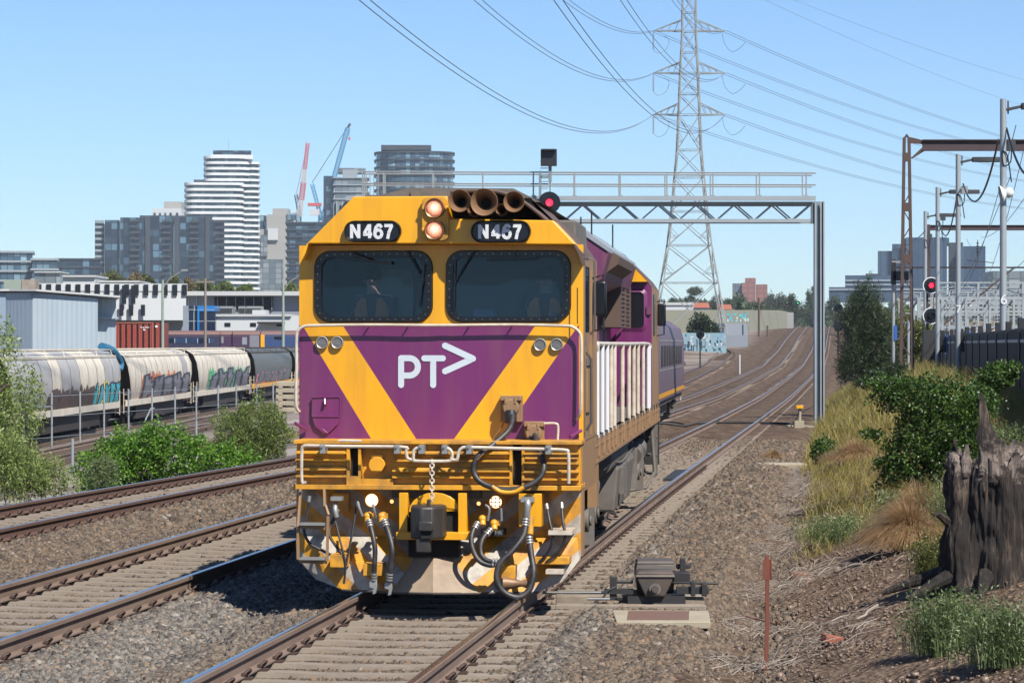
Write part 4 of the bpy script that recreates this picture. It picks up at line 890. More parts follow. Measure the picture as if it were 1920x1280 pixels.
m = MB(); m.tube(smoothpath([FQ(626, 975, -.55), FQ(632, 1000, -.58), FQ(640, 1030, -.62), FQ(646, 1060, -.62), FQ(643, 1095, -.60)], 5), 0.012, 6); m.tube(smoothpath([FQ(668, 940, -.5), FQ(662, 980, -.56), FQ(655, 1020, -.6), FQ(647, 1060, -.62)], 5), 0.012, 6); split_build(m, 'safety_cable', 'darkiron', LO)
m = MB(); c = FQ(629, 962, -.52); m.tube(smoothpath([FQ(628, 944, -.5), FQ(626, 955, -.56), FQ(629, 970, -.56)], 4), 0.026, 10); m.box(FQ(620, 0, -.5)[0], FQ(641, 0, -.5)[0], -0.58, -0.45, GZ(938), GZ(931)); part(m, 'hose_elbow', 'silver')
# door / window on the cab's right side, handrails, mirror
X = 1.463
for s in (-1, 1): m = MB(); m.add([(s*1.455, 0.35, 2.62), (s*1.455, 0.95, 2.62), (s*1.455, 0.95, 3.30), (s*1.455, 0.35, 3.30)], [(0, 1, 2, 3)]); part(m, 'side_window', 'glass', smooth=False); m = MB(); m.box(X-0.01, X+0.012, 1.15, 1.18, 1.55, 3.30); m.box(X-0.01, X+0.012, 1.85, 1.88, 1.55, 3.30); m.box(X-0.01, X+0.03, 0.95, 1.02, 2.2, 2.5); m.box(X, X+0.02, 0.4, 0.9, 1.8, 2.25)
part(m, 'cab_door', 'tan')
m = MB(); m.box(X, X+0.015, 0.5, 1.3, 2.28, 2.36); part(m, 'builder_plate', 'under'); m = MB(); m.tube([(X+0.05, 0.25, 2.6), (X+0.10, 0.25, 2.65), (X+0.10, 0.25, 3.35), (X+0.04, 0.25, 3.38)], 0.012, 6); m.tube([(X+0.02, 0.15, 1.62), (X+0.07, 0.15, 1.7), (X+0.07, 0.15, 2.35), (X+0.02, 0.15, 2.42)], 0.014, 6); part(m, 'door_handrail', 'machine')
def mirror(y, side=1, face='lamp'):
    m = MB(); m.box(X+0.01, X+0.15, y, y+0.07, 2.80, 3.17, 0); mo = part(m, 'wing_mirror', ['gloss_black'], bevel=0.02); q = MB(); q.tube([(X, y+0.1, 3.2), (X+0.12, y+0.05, 3.24), (X+0.12, y+0.04, 2.66), (X, y+0.1, 2.64)], 0.012, 6); q.build('bracket', 'black', mo); return mo
mirror(1.35); mirror(17.6)
# aerial on the face's right
m = MB(); m.tube([FQ(1083, 607, -0.05), FQ(1083, 540, -0.05)], 0.006, 5); part(m, 'wire_aerial', 'black')
# cab interior (seen through the glass)
m = MB(); m.box(-1.44, 1.44, 0.08, 2.15, 2.30, 2.34, 0); m.prism([(-1.43, 2.34), (1.43, 2.34), (1.43, 3.42), (0.88, 3.95), (-0.88, 3.95), (-1.43, 3.42)], 2.10, 2.17); [m.box(s*1.437-0.007, s*1.437+0.007, y0, y1, z0, z1, 0) for s in (-1, 1) for y0, y1, z0, z1 in ((0.1, 0.35, 2.34, 3.42), (0.95, 2.1, 2.34, 3.42), (0.351, 0.949, 2.34, 2.62))]; part(m, 'cab_lining', 'cabdark', smooth=False)
m = MB(); m.prism(rrect(-1.02, -0.55, 2.4, 3.32, 0.08, 4), 2.07, 2.10); part(m, 'bulkhead_door', 'beige'); m = MB(); m.box(-1.38, 1.38, 0.10, 0.55, 2.34, 2.76); m.box(0.30, 0.52, 0.3, 0.5, 2.76, 2.86); m.box(1.1, 1.2, 0.3, 0.45, 2.76, 2.82); part(m, 'control_desk', 'cabdark', bevel=0.02)
for x in (-0.85, 0.95):
    m = MB(); m.box(x-0.24, x+0.24, 0.85, 1.3, 2.34, 2.42); m.box(x-0.24, x+0.24, 1.25, 1.36, 2.42, 3.0); part(m, 'driver_seat', 'navy', bevel=0.03)
# hood, radiators, rear cab
m = MB(); hw = 0.80; hp = [(-hw, 1.5), (-hw, 3.55), (-0.6, 3.85), (0.6, 3.85), (hw, 3.55), (hw, 1.5)]; m.prism(hp, 2.2, 15.8); part(m, 'engine_hood', 'purple_side', smooth=False)
for i in range(9):
    y = 2.7+i*1.4; m = MB(); m.box(hw, hw+0.02, y, y+1.2, 1.65, 3.2); m.box(hw+0.02, hw+0.035, y+0.1, y+0.14, 2.2, 2.5); part(m, 'hood_door', 'purple_side', bevel=0.008)
m = MB(); m.prism([(-1.22, 3.35), (-1.22, 3.9), (1.22, 3.86), (1.22, 3.35)], 2.3, 3.6); m.prism([(-1.1, 3.3), (-1.1, 3.98), (1.12, 3.92), (1.16, 3.3)], 3.7, 5.4); split_build(m, 'air_intake', 'under', LO, smooth=False, bevel=0.02)
m = MB(); m.prism([(-0.85, 3.2), (-1.15, 3.35), (-1.25, 3.70), (-0.85, 4.02), (0.75, 4.02), (1.25, 3.70), (1.15, 3.35), (0.85, 3.2)], 7.9, 15.0); part(m, 'radiator_housing', 'purple_side', smooth=False)
m = MB(); m.prism([(-1.24, 3.705), (-0.86, 4.03), (0.76, 4.03), (1.24, 3.705), (1.24, 3.76), (0.78, 4.10), (-0.88, 4.10), (-1.24, 3.76)], 7.88, 15.0); part(m, 'radiator_roof', ['galv'], smooth=False)
m = MB(); m.prism([(1.10, 3.40), (1.33, 3.56), (1.35, 3.66), (1.26, 3.72)], 8.6, 12.4); m.prism([(-1.10, 3.42), (-1.42, 3.62), (-1.40, 3.72), (-1.27, 3.74)], 8.6, 12.4); split_build(m, 'radiator_flap', 'roofbrown', LO, smooth=False)
m = MB(); m.box(0.8, 1.12, 12.6, 15.4, 2.75, 3.75)
for k in range(14): m.box(1.12, 1.135, 12.7, 15.3, 2.80+k*0.065, 2.835+k*0.065)
m.box(1.12, 1.15, 12.6, 12.68, 2.75, 3.75); m.box(1.12, 1.15, 13.9, 13.98, 2.75, 3.75); m.box(1.12, 1.15, 15.3, 15.4, 2.75, 3.75); part(m, 'louvre_box', 'roofbrown', smooth=False)
for x, y in ((0.95, 9), (0.7, 10.5), (1.0, 13)): m = MB(); m.cyl((x, y, 3.9), (x, y, 4.28), 0.012, 5); part(m, 'roof_aerial', 'black')
yr, ye = 15.8, 18.4
m = MB(); strip(m, prof, yr, ye, (0, 6), 0); strip(m, prof, yr, ye, (1, 5), 2); strip(m, prof, yr, ye, (2, 3, 4), 2)
low = [(-1.46, 1.51), (-1.46, 3.40), (-1.38, 3.50), (1.38, 3.50), (1.46, 3.40), (1.46, 1.51)]
m.add([(x, yr, z) for x, z in low], [tuple(range(6))], 1); m.add([(x, yr-0.12, z) for x, z in ((-1.40, 3.49), (-0.90, 3.995), (0.90, 3.995), (1.40, 3.49))], [(0, 1, 2, 3)], 3)
m.add([(x, y, z) for y in (yr-0.12, yr) for x, z in ((-1.40, 3.49), (-0.90, 3.995), (0.90, 3.995), (1.40, 3.49))], [(0, 4, 5, 1), (1, 5, 6, 2), (2, 6, 7, 3), (3, 7, 4, 0)], 3)
m.add([(x, ye, z) for x, z in prof], [tuple(range(len(prof)))], 0); part(m, 'rear_cab', ['tan', 'purple', 'roofbrown', 'yellow'], smooth=False)
m = MB(); o1 = rrect(0.93, 1.39, 2.70, 3.38, 0.10, 5); i1 = rrect(0.99, 1.335, 2.76, 3.33, 0.07, 5); nn = len(o1)
m.add([(x, yr-0.004, z) for x, z in o1]+[(x, yr-0.03, z) for x, z in i1], [(k, (k+1) % nn, nn+(k+1) % nn, nn+k) for k in range(nn)]); rw = part(m, 'bulkhead_window', 'purple', fix=False)
m = MB(); m.add([(x, yr-0.012, z) for x, z in i1], [tuple(range(nn))]); m.build('pane', 'gloss_black', rw, smooth=False)
m = MB(); m.tube([(0.82, yr-0.04, 2.55), (0.86, yr-0.10, 2.60), (1.02, yr-0.08, 2.78)], 0.02, 6); m.box(1.375, 1.445, yr-0.04, yr, 2.97, 3.10); split_build(m, 'door_latch', 'purple_side', LO)
m = MB(); m.box(1.45, 1.47, 16.3, 16.9, 2.65, 3.3); part(m, 'rear_side_window', 'gloss_black')
# walkway and frame
m = MB(); m.box(-1.46, 1.46, 2.2, yr, 1.44, 1.50, 0); m.box(-1.46, 1.46, yr, 18.9, 1.44, 1.52, 0); part(m, 'walkway', 'under')
m = MB(); m.box(1.40, 1.46, 2.0, 18.9, 1.22, 1.50); m.box(1.38, 1.47, 2.0, 18.9, 1.20, 1.235); m.box(1.38, 1.468, 2.0, 18.9, 1.38, 1.40); m.box(-1.46, -1.40, 2.0, 18.9, 1.22, 1.50)
for k in range(18): m.box(1.455, 1.475, 2.6+k*0.9, 2.64+k*0.9, 1.24, 1.50)
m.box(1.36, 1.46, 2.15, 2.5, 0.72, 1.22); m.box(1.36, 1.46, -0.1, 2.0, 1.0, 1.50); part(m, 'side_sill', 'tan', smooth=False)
m = MB(); m.box(-0.45, 0.45, -0.3, 18.8, 0.95, 1.44); part(m, 'centre_sill', 'under')
posts = [2.5, 3.4, 4.3, 5.1, 5.8, 7.6, 9.2, 10.5, 11.7, 13.3, 14.9, 15.3]
for sx in (1, -1):
    for k, y in enumerate(posts):
        m = MB(); m.cyl((sx*1.44, y, 1.30), (sx*1.44, y, 2.50), 0.030, 10); hp_ = part(m, 'handrail_post', 'white' if k in (0, 1, 2, 10, 11) else 'cream'); m = MB(); m.box(sx*1.44-0.045, sx*1.44+0.045, y-0.05, y+0.05, 1.27, 1.47, 0); m.build('socket', 'tan', hp_)
    m = MB(); m.tube(smoothpath([(sx*1.44, 2.5, 2.42), (sx*1.44, 2.55, 2.5), (sx*1.44, 3.4, 2.5), (sx*1.44, 9, 2.5), (sx*1.44, 15.2, 2.5), (sx*1.44, 15.35, 2.42)], 3), 0.028, 8); part(m, 'walkway_handrail', 'cream')
# underframe gear
m = MB(); m.prism([(-1.30, 0.98), (1.30, 0.98), (1.36, 0.85), (1.30, 0.30), (-1.30, 0.30), (-1.36, 0.85)], 8.2, 12.2); ft = part(m, 'fuel_tank', 'under', smooth=False, bevel=0.03)
m = MB(); m.box(1.33, 1.40, 8.8, 9.2, 0.5, 0.85); m.box(1.33, 1.37, 10, 10.1, 0.4, 0.9); m.build('filler', 'under', ft)
m = MB(); m.cyl((1.14, 6.8, 1.03), (1.14, 10.6, 1.03), 0.22, 20); m.sphere((1.14, 6.8, 1.03), 0.22, 14, sc=(1, 0.35, 1)); part(m, 'air_reservoir', 'under')
m = MB(); m.cyl((1.05, 12.6, 0.85), (1.05, 13.6, 0.85), 0.26, 18); m.cyl((1.05, 12.5, 0.85), (1.05, 12.6, 0.85), 0.30, 18); m.cyl((1.05, 13.1, 0.85), (1.05, 13.18, 0.85), 0.29, 18); part(m, 'compressor', 'under')
def bogie(yc):
    m = MB()
    for s in (-1, 1):
        m.prism([(yc-1.95, 0.62), (yc-1.7, 0.85), (yc-0.7, 0.80), (yc, 0.70), (yc+0.7, 0.80), (yc+1.7, 0.85), (yc+1.95, 0.62), (yc+1.5, 0.52), (yc-1.5, 0.52)], s*1.10-0.07, s*1.10+0.07, plane='yz')
    m.box(-1.05, 1.05, yc-0.25, yc+0.25, 0.55, 0.9); b = part(m, 'bogie', 'under', bevel=0.015)
    for y in (yc-1.35, yc, yc+1.35):
        for s in (-1, 1):
            w = MB(); w.lathe((s*0.835, y, 0.49), (s, 0, 0), [(0.02, 0.04), (0.30, 0.03), (0.42, 0.05), (0.49, 0.045), (0.49, -0.02), (0.52, -0.06), (0.52, -0.08), (0.10, -0.06)], 28); w.build('wheel', 'rail_side', b)
            w = MB(); w.box(s*1.12-0.13, s*1.12+0.13, y-0.18, y+0.18, 0.36, 0.66); w.cyl((s*1.24, y, 0.5), (s*1.30, y, 0.5), 0.13, 14); w.cyl((s*1.30, y, 0.5), (s*1.33, y, 0.5), 0.06, 10); w.build('axle_box', 'under', b, bevel=0.012)
        w = MB(); w.cyl((-0.8, y, 0.49), (0.8, y, 0.49), 0.08, 10); w.build('axle', 'under', b)
    for y in (yc-0.7, yc+0.7):
        for s in (-1, 1):
            w = MB(); w.cyl((s*1.22, y-0.16, 0.78), (s*1.22, y+0.20, 0.86), 0.15, 16); w.cyl((s*1.22, y-0.24, 0.77), (s*1.22, y-0.16, 0.78), 0.08, 10); w.build('brake_cylinder', 'under', b)
            w = MB()
            for k in range(7): w.lathe((s*1.12, y, 0.30+k*0.035), (0, 0, 1), [(0.07, 0), (0.085, 0.012), (0.07, 0.024)], 12)
            w.build('spring', 'under', b)
    w = MB()
    for s in (-1, 1): w.bar((s*1.30, yc-2.0, 0.35), (s*1.30, yc-1.9, 0.95), 0.10, 0.04); w.bar((s*1.28, yc+0.3, 0.20), (s*1.28, yc+0.35, 0.9), 0.12, 0.05); w.bar((s*1.0, yc-1.9, 0.42), (s*1.0, yc+1.9, 0.42), 0.04)
    w.build('brake_rigging', 'under', b)
bogie(3.3); bogie(15.2)
m = MB(); m.tube([(1.38, 17.3, 1.25), (1.44, 17.3, 0.4), (1.30, 17.1, 0.15), (1.0, 17.0, 0.1)], 0.03, 8)
for z in (0.35, 0.65, 0.95): m.box(1.2, 1.46, 17.4, 18.0, z, z+0.03)
m.box(1.2, 1.25, 17.4, 18.0, 0.3, 1.25); m.box(1.40, 1.46, 17.38, 17.42, 0.3, 1.25); m.box(1.40, 1.46, 17.98, 18.02, 0.3, 1.25); part(m, 'rear_steps', 'under')
for x, z, r in ((1.30, 1.10, 0.025), (1.25, 1.18, 0.02), (1.33, 0.98, 0.015)):
    m = MB(); m.tube(smoothpath([(x, 5.4, z), (x, 7.5, z), (x+0.03, 9, z-0.05), (x, 12.4, z), (x-0.05, 13.8, z-0.1)], 4), r, 6); part(m, 'brake_pipe', 'under')
m = MB(); m.box(-0.3, 0.3, 18.4, 19.0, 0.6, 1.1); m.box(-1.45, 1.45, 18.85, 18.95, 0.45, 1.5); m.box(-0.12, 0.12, 18.9, 19.5, 0.75, 1.0); part(m, 'rear_coupler', 'dullsteel')

# ---------------------------------------------------------------- people (skin-grown bodies)
def person(label, loc, rz, vest='orange', cap=None):
    """seated figure, origin on the seat; faces local -y"""
    J = {'pel': (0, 0.0, 0.08, .13), 'wst': (0, 0.0, 0.24, .125), 'chs': (0, -0.02, 0.42, .145), 'nck': (0, -0.02, 0.56, .06), 'hd0': (0, -0.03, 0.64, .068), 'hd1': (0, -0.03, 0.72, .088), 'hd2': (0, -0.025, 0.80, .07)}
    E = [('pel', 'wst'), ('wst', 'chs'), ('chs', 'nck'), ('nck', 'hd0'), ('hd0', 'hd1'), ('hd1', 'hd2')]
    for s, n_ in ((-1, 'l'), (1, 'r')):
        J['sh'+n_] = (s*0.17, -0.01, 0.50, .07); J['el'+n_] = (s*0.24, -0.10, 0.25, .045); J['wr'+n_] = (s*0.14, -0.32, 0.22, .028); J['ha'+n_] = (s*0.13, -0.38, 0.22, .03)
        J['hp'+n_] = (s*0.10, -0.05, 0.06, .09); J['kn'+n_] = (s*0.13, -0.46, 0.10, .062); J['an'+n_] = (s*0.13, -0.50, -0.34, .042); J['to'+n_] = (s*0.14, -0.66, -0.38, .035)
        E += [('chs', 'sh'+n_), ('sh'+n_, 'el'+n_), ('el'+n_, 'wr'+n_), ('wr'+n_, 'ha'+n_), ('pel', 'hp'+n_), ('hp'+n_, 'kn'+n_), ('kn'+n_, 'an'+n_), ('an'+n_, 'to'+n_)]
    ks = list(J); me = bpy.data.meshes.new('person'); me.from_pydata([J[k][:3] for k in ks], [(ks.index(a), ks.index(b)) for a, b in E], [])
    o = bpy.data.objects.new('person', me); COL.objects.link(o); o.location = loc; o.rotation_euler = (0, 0, rz)
    sk = o.modifiers.new('skin', 'SKIN'); me.skin_vertices[0]; 
    for i, k in enumerate(ks): me.skin_vertices[0].data[i].radius = (J[k][3], J[k][3]*(0.75 if k in ('wst', 'chs', 'pel') else 1))
    me.skin_vertices[0].data[0].use_root = True; sb = o.modifiers.new('subd', 'SUBSURF'); sb.levels = 1; sb.render_levels = 2
    mt, n, l, p = _nt('person_cloth'); s = n.new('ShaderNodeSeparateXYZ'); l.new(tc(n), s.inputs[0])
    l.new(mixc(n, l, math_(n, l, 'GREATER_THAN', s.outputs[2], 0.57), mixc(n, l, math_(n, l, 'LESS_THAN', s.outputs[1], -0.30), (0.03, 0.04, 0.07), (0.03, 0.04, 0.07)), (0.36, 0.21, 0.15)), p.inputs['Base Color']); p.inputs['Roughness'].default_value = 0.8
    me.materials.append(mt); tag(o, label, 'person')
    def ch(mb, name, m_): c = mb.build(name, m_, o); return c
    v = MB()
    for s in (-1, 1): v.prism([(s*0.03, 0.22), (s*0.17, 0.22), (s*0.16, 0.47), (s*0.10, 0.53), (s*0.06, 0.52)], -0.155, -0.135)
    v.prism([(-0.17, 0.22), (0.17, 0.22), (0.16, 0.52), (-0.16, 0.52)], 0.12, 0.14); v.box(-0.18, -0.165, -0.14, 0.13, 0.22, 0.42); v.box(0.165, 0.18, -0.14, 0.13, 0.22, 0.42); ch(v, 'hi_vis_vest', vest)
    h = MB(); h.sphere((0, -0.01, 0.765), 0.105, 14, sc=(0.95, 1.05, 0.95)); 
    if cap: h.box(-0.07, 0.07, -0.20, -0.08, 0.765, 0.78)
    ch(h, 'cap' if cap else 'hair', 'hair')
    f = MB(); f.sphere((0, -0.125, 0.70), 0.014, 6, sc=(1, 1.3, 1.6)); f.sphere((-0.088, -0.02, 0.70), 0.02, 6); f.sphere((0.088, -0.02, 0.70), 0.02, 6)
    for s in (-1, 1):
        for k in range(4): x = s*0.13+(k-1.5)*0.018; f.tube([(x, -0.39, 0.22), (x, -0.43+abs(k-1.5)*0.006, 0.215), (x, -0.45, 0.195), (x, -0.44, 0.18)], 0.008, 5)
        f.tube([(s*0.10, -0.37, 0.22), (s*0.085, -0.40, 0.215), (s*0.09, -0.425, 0.21)], 0.009, 5)
    ch(f, 'face_and_hands', 'skin')
    e = MB()
    for s in (-1, 1): e.sphere((s*0.032, -0.113, 0.725), 0.009, 6)
    e.box(-0.022, 0.022, -0.116, -0.108, 0.662, 0.667); ch(e, 'eyes_and_mouth', 'hair')
    return o
def Lw(x, y, z): c, s = math.cos(-math.atan(0.0957)), math.sin(-math.atan(0.0957)); return (-0.734+x*c-y*s, 27.7+x*s+y*c, z)
person('dark-haired driver in orange vest behind the left windscreen of the locomotive', Lw(-0.83, 1.0, 2.46), -0.1)
person('driver in orange vest at the right edge of the right windscreen', Lw(1.0, 0.95, 2.46), -0.1, cap=True)
# ---------------------------------------------------------------- carriages behind the locomotive
def carriage(c0, c1, z, label):
    a = Vector((c0[0], c0[1], z)); b = Vector((c1[0], c1[1], z)); L = (b-a).length; rz = -math.atan2(b.x-a.x, b.y-a.y)
    t = thing('passenger_carriage', label, 'carriage', a, rz, 'carriages behind the locomotive')
    gp = [(-1.45, 1.0), (-1.45, 3.15), (-1.30, 3.65), (-0.8, 3.98), (0, 4.08), (0.8, 3.98), (1.30, 3.65), (1.45, 3.15), (1.45, 1.0)]
    m = MB(); m.prism(gp, 0.3, L-0.3); m.build('body', 'carbody', t)
    m = MB(); m.box(-1.46, 1.46, 0.3, L-0.32, 1.10, 1.26); m.build('yellow_stripe', 'yellow', t, smooth=False)
    for z_ in (3.10, 2.05): m = MB(); m.box(-1.457, 1.457, 0.5, L-0.7, z_, z_+0.06); m.build('waist_stripe', 'silver', t, smooth=False)
    m = MB(); m.prism([(x*1.004, zz+0.004) for x, zz in gp], L-1.0, L-0.28); m.build('end_band', 'purple_side', t)
    for k in range(9):
        for s in (-1, 1):
            y = 1.8+k*(L-4)/9; m = MB(); m.box(s*1.45-0.012, s*1.45+0.012, y, y+1.5, 2.2, 2.95); m.build('window', 'gloss_black', t, bevel=0.01)
    m = MB(); m.box(-1.35, 1.35, 0.35, L-0.35, 0.8, 1.0); m.box(-1.1, 1.1, L*0.35, L*0.62, 0.35, 0.8); m.build('underframe', 'under', t)
    for yc in (3.2, L-3.2):
        m = MB(); 
        for s in (-1, 1):
            for y in (yc-1.2, yc+1.2): m.cyl((s*0.76, y, 0.45), (s*0.90, y, 0.45), 0.45, 20)
            m.box(s*1.1-0.08, s*1.1+0.08, yc-1.6, yc+1.6, 0.42, 0.62); m.box(s*1.1-0.1, s*1.1+0.1, yc-0.4, yc+0.4, 0.3, 0.8)
        m.build('bogie', 'under', t)
    m = MB(); m.box(1.1, 1.2, L-0.28, L-0.2, 1.2, 2.2); m.sphere((1.15, L-0.26, 2.9), 0.08, 8); m.cyl((1.3, L-0.1, 0.6), (1.3, L-0.1, 1.9), 0.03, 6); m.build('tail_fitting', 'cream', t)
    return t
M['carbody'] = mat('silver_grey_carbody', (0.17, 0.12, 0.165), 0.5, 0.1, 0.15, 1.5, dirt=(0.13, 0.09, 0.11), damt=0.7, dscale=2.5, streak=1)
carriage((1.0, 47.2), (1.85, 69.6), -0.12, 'silver and purple carriage coupled straight behind the locomotive')
carriage((1.9, 70.3), (3.5, 93.0), -0.35, 'silver carriage in the middle of the train, between the other two')
carriage((3.6, 93.6), (5.95, 117.0), -0.50, 'last silver grey carriage with yellow stripe and purple rear end, beside the open track')

# ---------------------------------------------------------------- signal gantry
GY = 102.0
def lattice(m, a, b, w, d, n, r=0.035):
    """flat Warren truss between a and b, depth d downwards"""
    a = Vector(a); b = Vector(b)
    for dy in (0, w):
        o = Vector((0, dy, 0)); 
        for k in range(n):
            p = a.lerp(b, k/n)+o; q = a.lerp(b, (k+0.5)/n)+o; s = a.lerp(b, (k+1)/n)+o
            m.bar(p, q-Vector((0, 0, d)), r*1.6); m.bar(q-Vector((0, 0, d)), s, r*1.6)
gt = thing('signal_gantry', 'grey steel signal gantry with handrails spanning the tracks above the train', 'signal gantry', (0, 0, 0))
x0, x1 = -6.2, W(1527, 0, GY).x; zt_ = W(0, 380, GY).z; zb_ = W(0, 414, GY).z; wk = W(0, 373, GY).z
m = MB(); m.bar((x0, GY, zt_-0.03), (x1, GY, zt_-0.03), 0.12, 0.12); m.bar((x0, GY+0.9, zt_-0.03), (x1, GY+0.9, zt_-0.03), 0.12, 0.12); m.bar((x0, GY, zb_), (x1, GY, zb_), 0.12, 0.13); m.bar((x0, GY+0.9, zb_), (x1, GY+0.9, zb_), 0.12, 0.13)
m.build('beam_chord', 'galv', gt); m = MB(); lattice(m, (x0+0.3, GY, zt_-0.05), (x1-0.1, GY, zt_-0.05), 0.9, zt_-zb_-0.06, 12); [q.build('truss_bar', 'galv', gt, smooth=False) for q in islands(m)[:90]]
m = MB(); m.bar((x0, GY-0.45, wk), (x1, GY-0.45, wk), 0.10, 0.17); m.box(x0, x1, GY-0.4, GY+0.9, wk-0.02, wk+0.02); m.build('walkway', 'galv', gt, smooth=False)
hz1, hz2 = W(0, 326, GY).z, W(0, 348, GY).z
for z_ in (hz1, hz2):
    for yy_ in (GY-0.45, GY+0.85): m = MB(); m.tube([(W(681, 0, GY).x, yy_, z_+0.05), (x1, yy_, z_)], 0.028, 6); m.build('handrail', 'silver', gt)
for px in (681, 720, 812, 905, 1000, 1077, 1162, 1249, 1335, 1422, 1509):
    X = W(px, 0, GY).x
    for yy_ in (GY-0.45, GY+0.85): m = MB(); m.bar((X, yy_, wk), (X, yy_, hz1+0.02), 0.05); m.box(X-0.08, X+0.08, yy_-0.04, yy_+0.04, wk+0.02, wk+0.12); m.build('handrail_post', 'silver', gt, smooth=False)
for px in (688, 695, 702, 710): m = MB(); m.bar((W(px, 0, GY).x, GY-0.45, wk-2), (W(px, 0, GY).x, GY-0.45, hz1), 0.03); m.build('ladder_bar', 'silver', gt, smooth=False)
for X, side in ((W(1536, 0, GY).x, 1), (-6.4, -1)):
    zg = gz(X, GY)-0.2; m = MB(); tz = W(0, 378, GY).z
    m.box(X-0.19, X-0.14, GY-0.2, GY+0.25, zg, tz, 0); m.box(X+0.13, X+0.18, GY-0.2, GY+0.25, zg, tz, 0); m.box(X-0.14, X+0.13, GY+0.0, GY+0.03, zg, tz, 1); m.bar((X+0.05, GY-0.12, zg), (X+0.05, GY-0.12, tz), 0.05, 0.04, 0)
    m.build('post', ['galv', 'galv_dark'], gt, smooth=False); m = MB(); m.box(X-0.3, X-0.2, GY-0.1, GY+0.2, zb_-0.1, tz-0.05); m.build('bracket', 'galv_dark', gt)
    m = MB(); m.box(X-1.2 if side > 0 else X-0.4, X+0.5, GY-0.5, GY+0.5, zg-0.3, zg+0.28); m.build('footing', 'concrete', gt, smooth=False)
def signal_round(name, label, px, py, r, d, lit, zlow, post=True, hx=0):
    c = W(px, py, d); t = thing(name, label, 'signal', (c.x, d, zlow)); h = c.z-zlow
    m = MB(); m.cyl((hx, 0, h), (hx, 0.06, h), r, 28, 0); m.lathe((hx, 0, h), (0, -1, 0), [(0.17, 0), (0.17, 0.22), (0.16, 0.22)], 18, 0); m.build('signal_head', 'gloss_black', t)
    if lit: m = MB(); m.sphere((hx-0.0, -0.05, h), 0.14, 14, sc=(1, 0.3, 1)); m.build('lamp', lit, t)
    m = MB(); m.box(hx-0.14, hx+0.14, 0.06, 0.4, h-0.35, h+0.3); m.bar((0, 0.2, 0), (0, 0.2, h), 0.12)
    m.build('post', 'darkiron', t); return t
t = signal_round('railway_signal', 'round black railway signal showing red on the gantry, right of the horns', 1030, 380, 0.41, GY-1.0, 'red_on', wk-0.9)
c = W(1029, 295, GY-1.0); t = thing('signal_box_head', 'square black signal head on a bracket above the gantry walkway', 'signal', (c.x, GY-1.0, wk)); h = c.z-wk
m = MB(); m.box(-0.30, 0.30, 0, 0.2, h-0.32, h+0.30); m.box(-0.26, 0.26, -0.2, 0, h+0.24, h+0.30); m.build('signal_head', 'black', t); m = MB(); m.bar((0.05, 0.2, h-0.9), (0.05, 0.2, h-0.3), 0.12); m.bar((-0.3, 0.2, h-0.72), (0.1, 0.2, h-0.72), 0.10); m.bar((-0.32, 0.2, 0), (-0.32, 0.2, h-0.5), 0.10); m.bar((0.05, 0.2, 0), (0.05, 0.2, h-0.8), 0.05)
for k in range(6): m.bar((-0.32, 0.2, 0.1+k*0.25), (-0.02, 0.2, 0.1+k*0.25), 0.03)
m.build('mast', 'galv_dark', t)

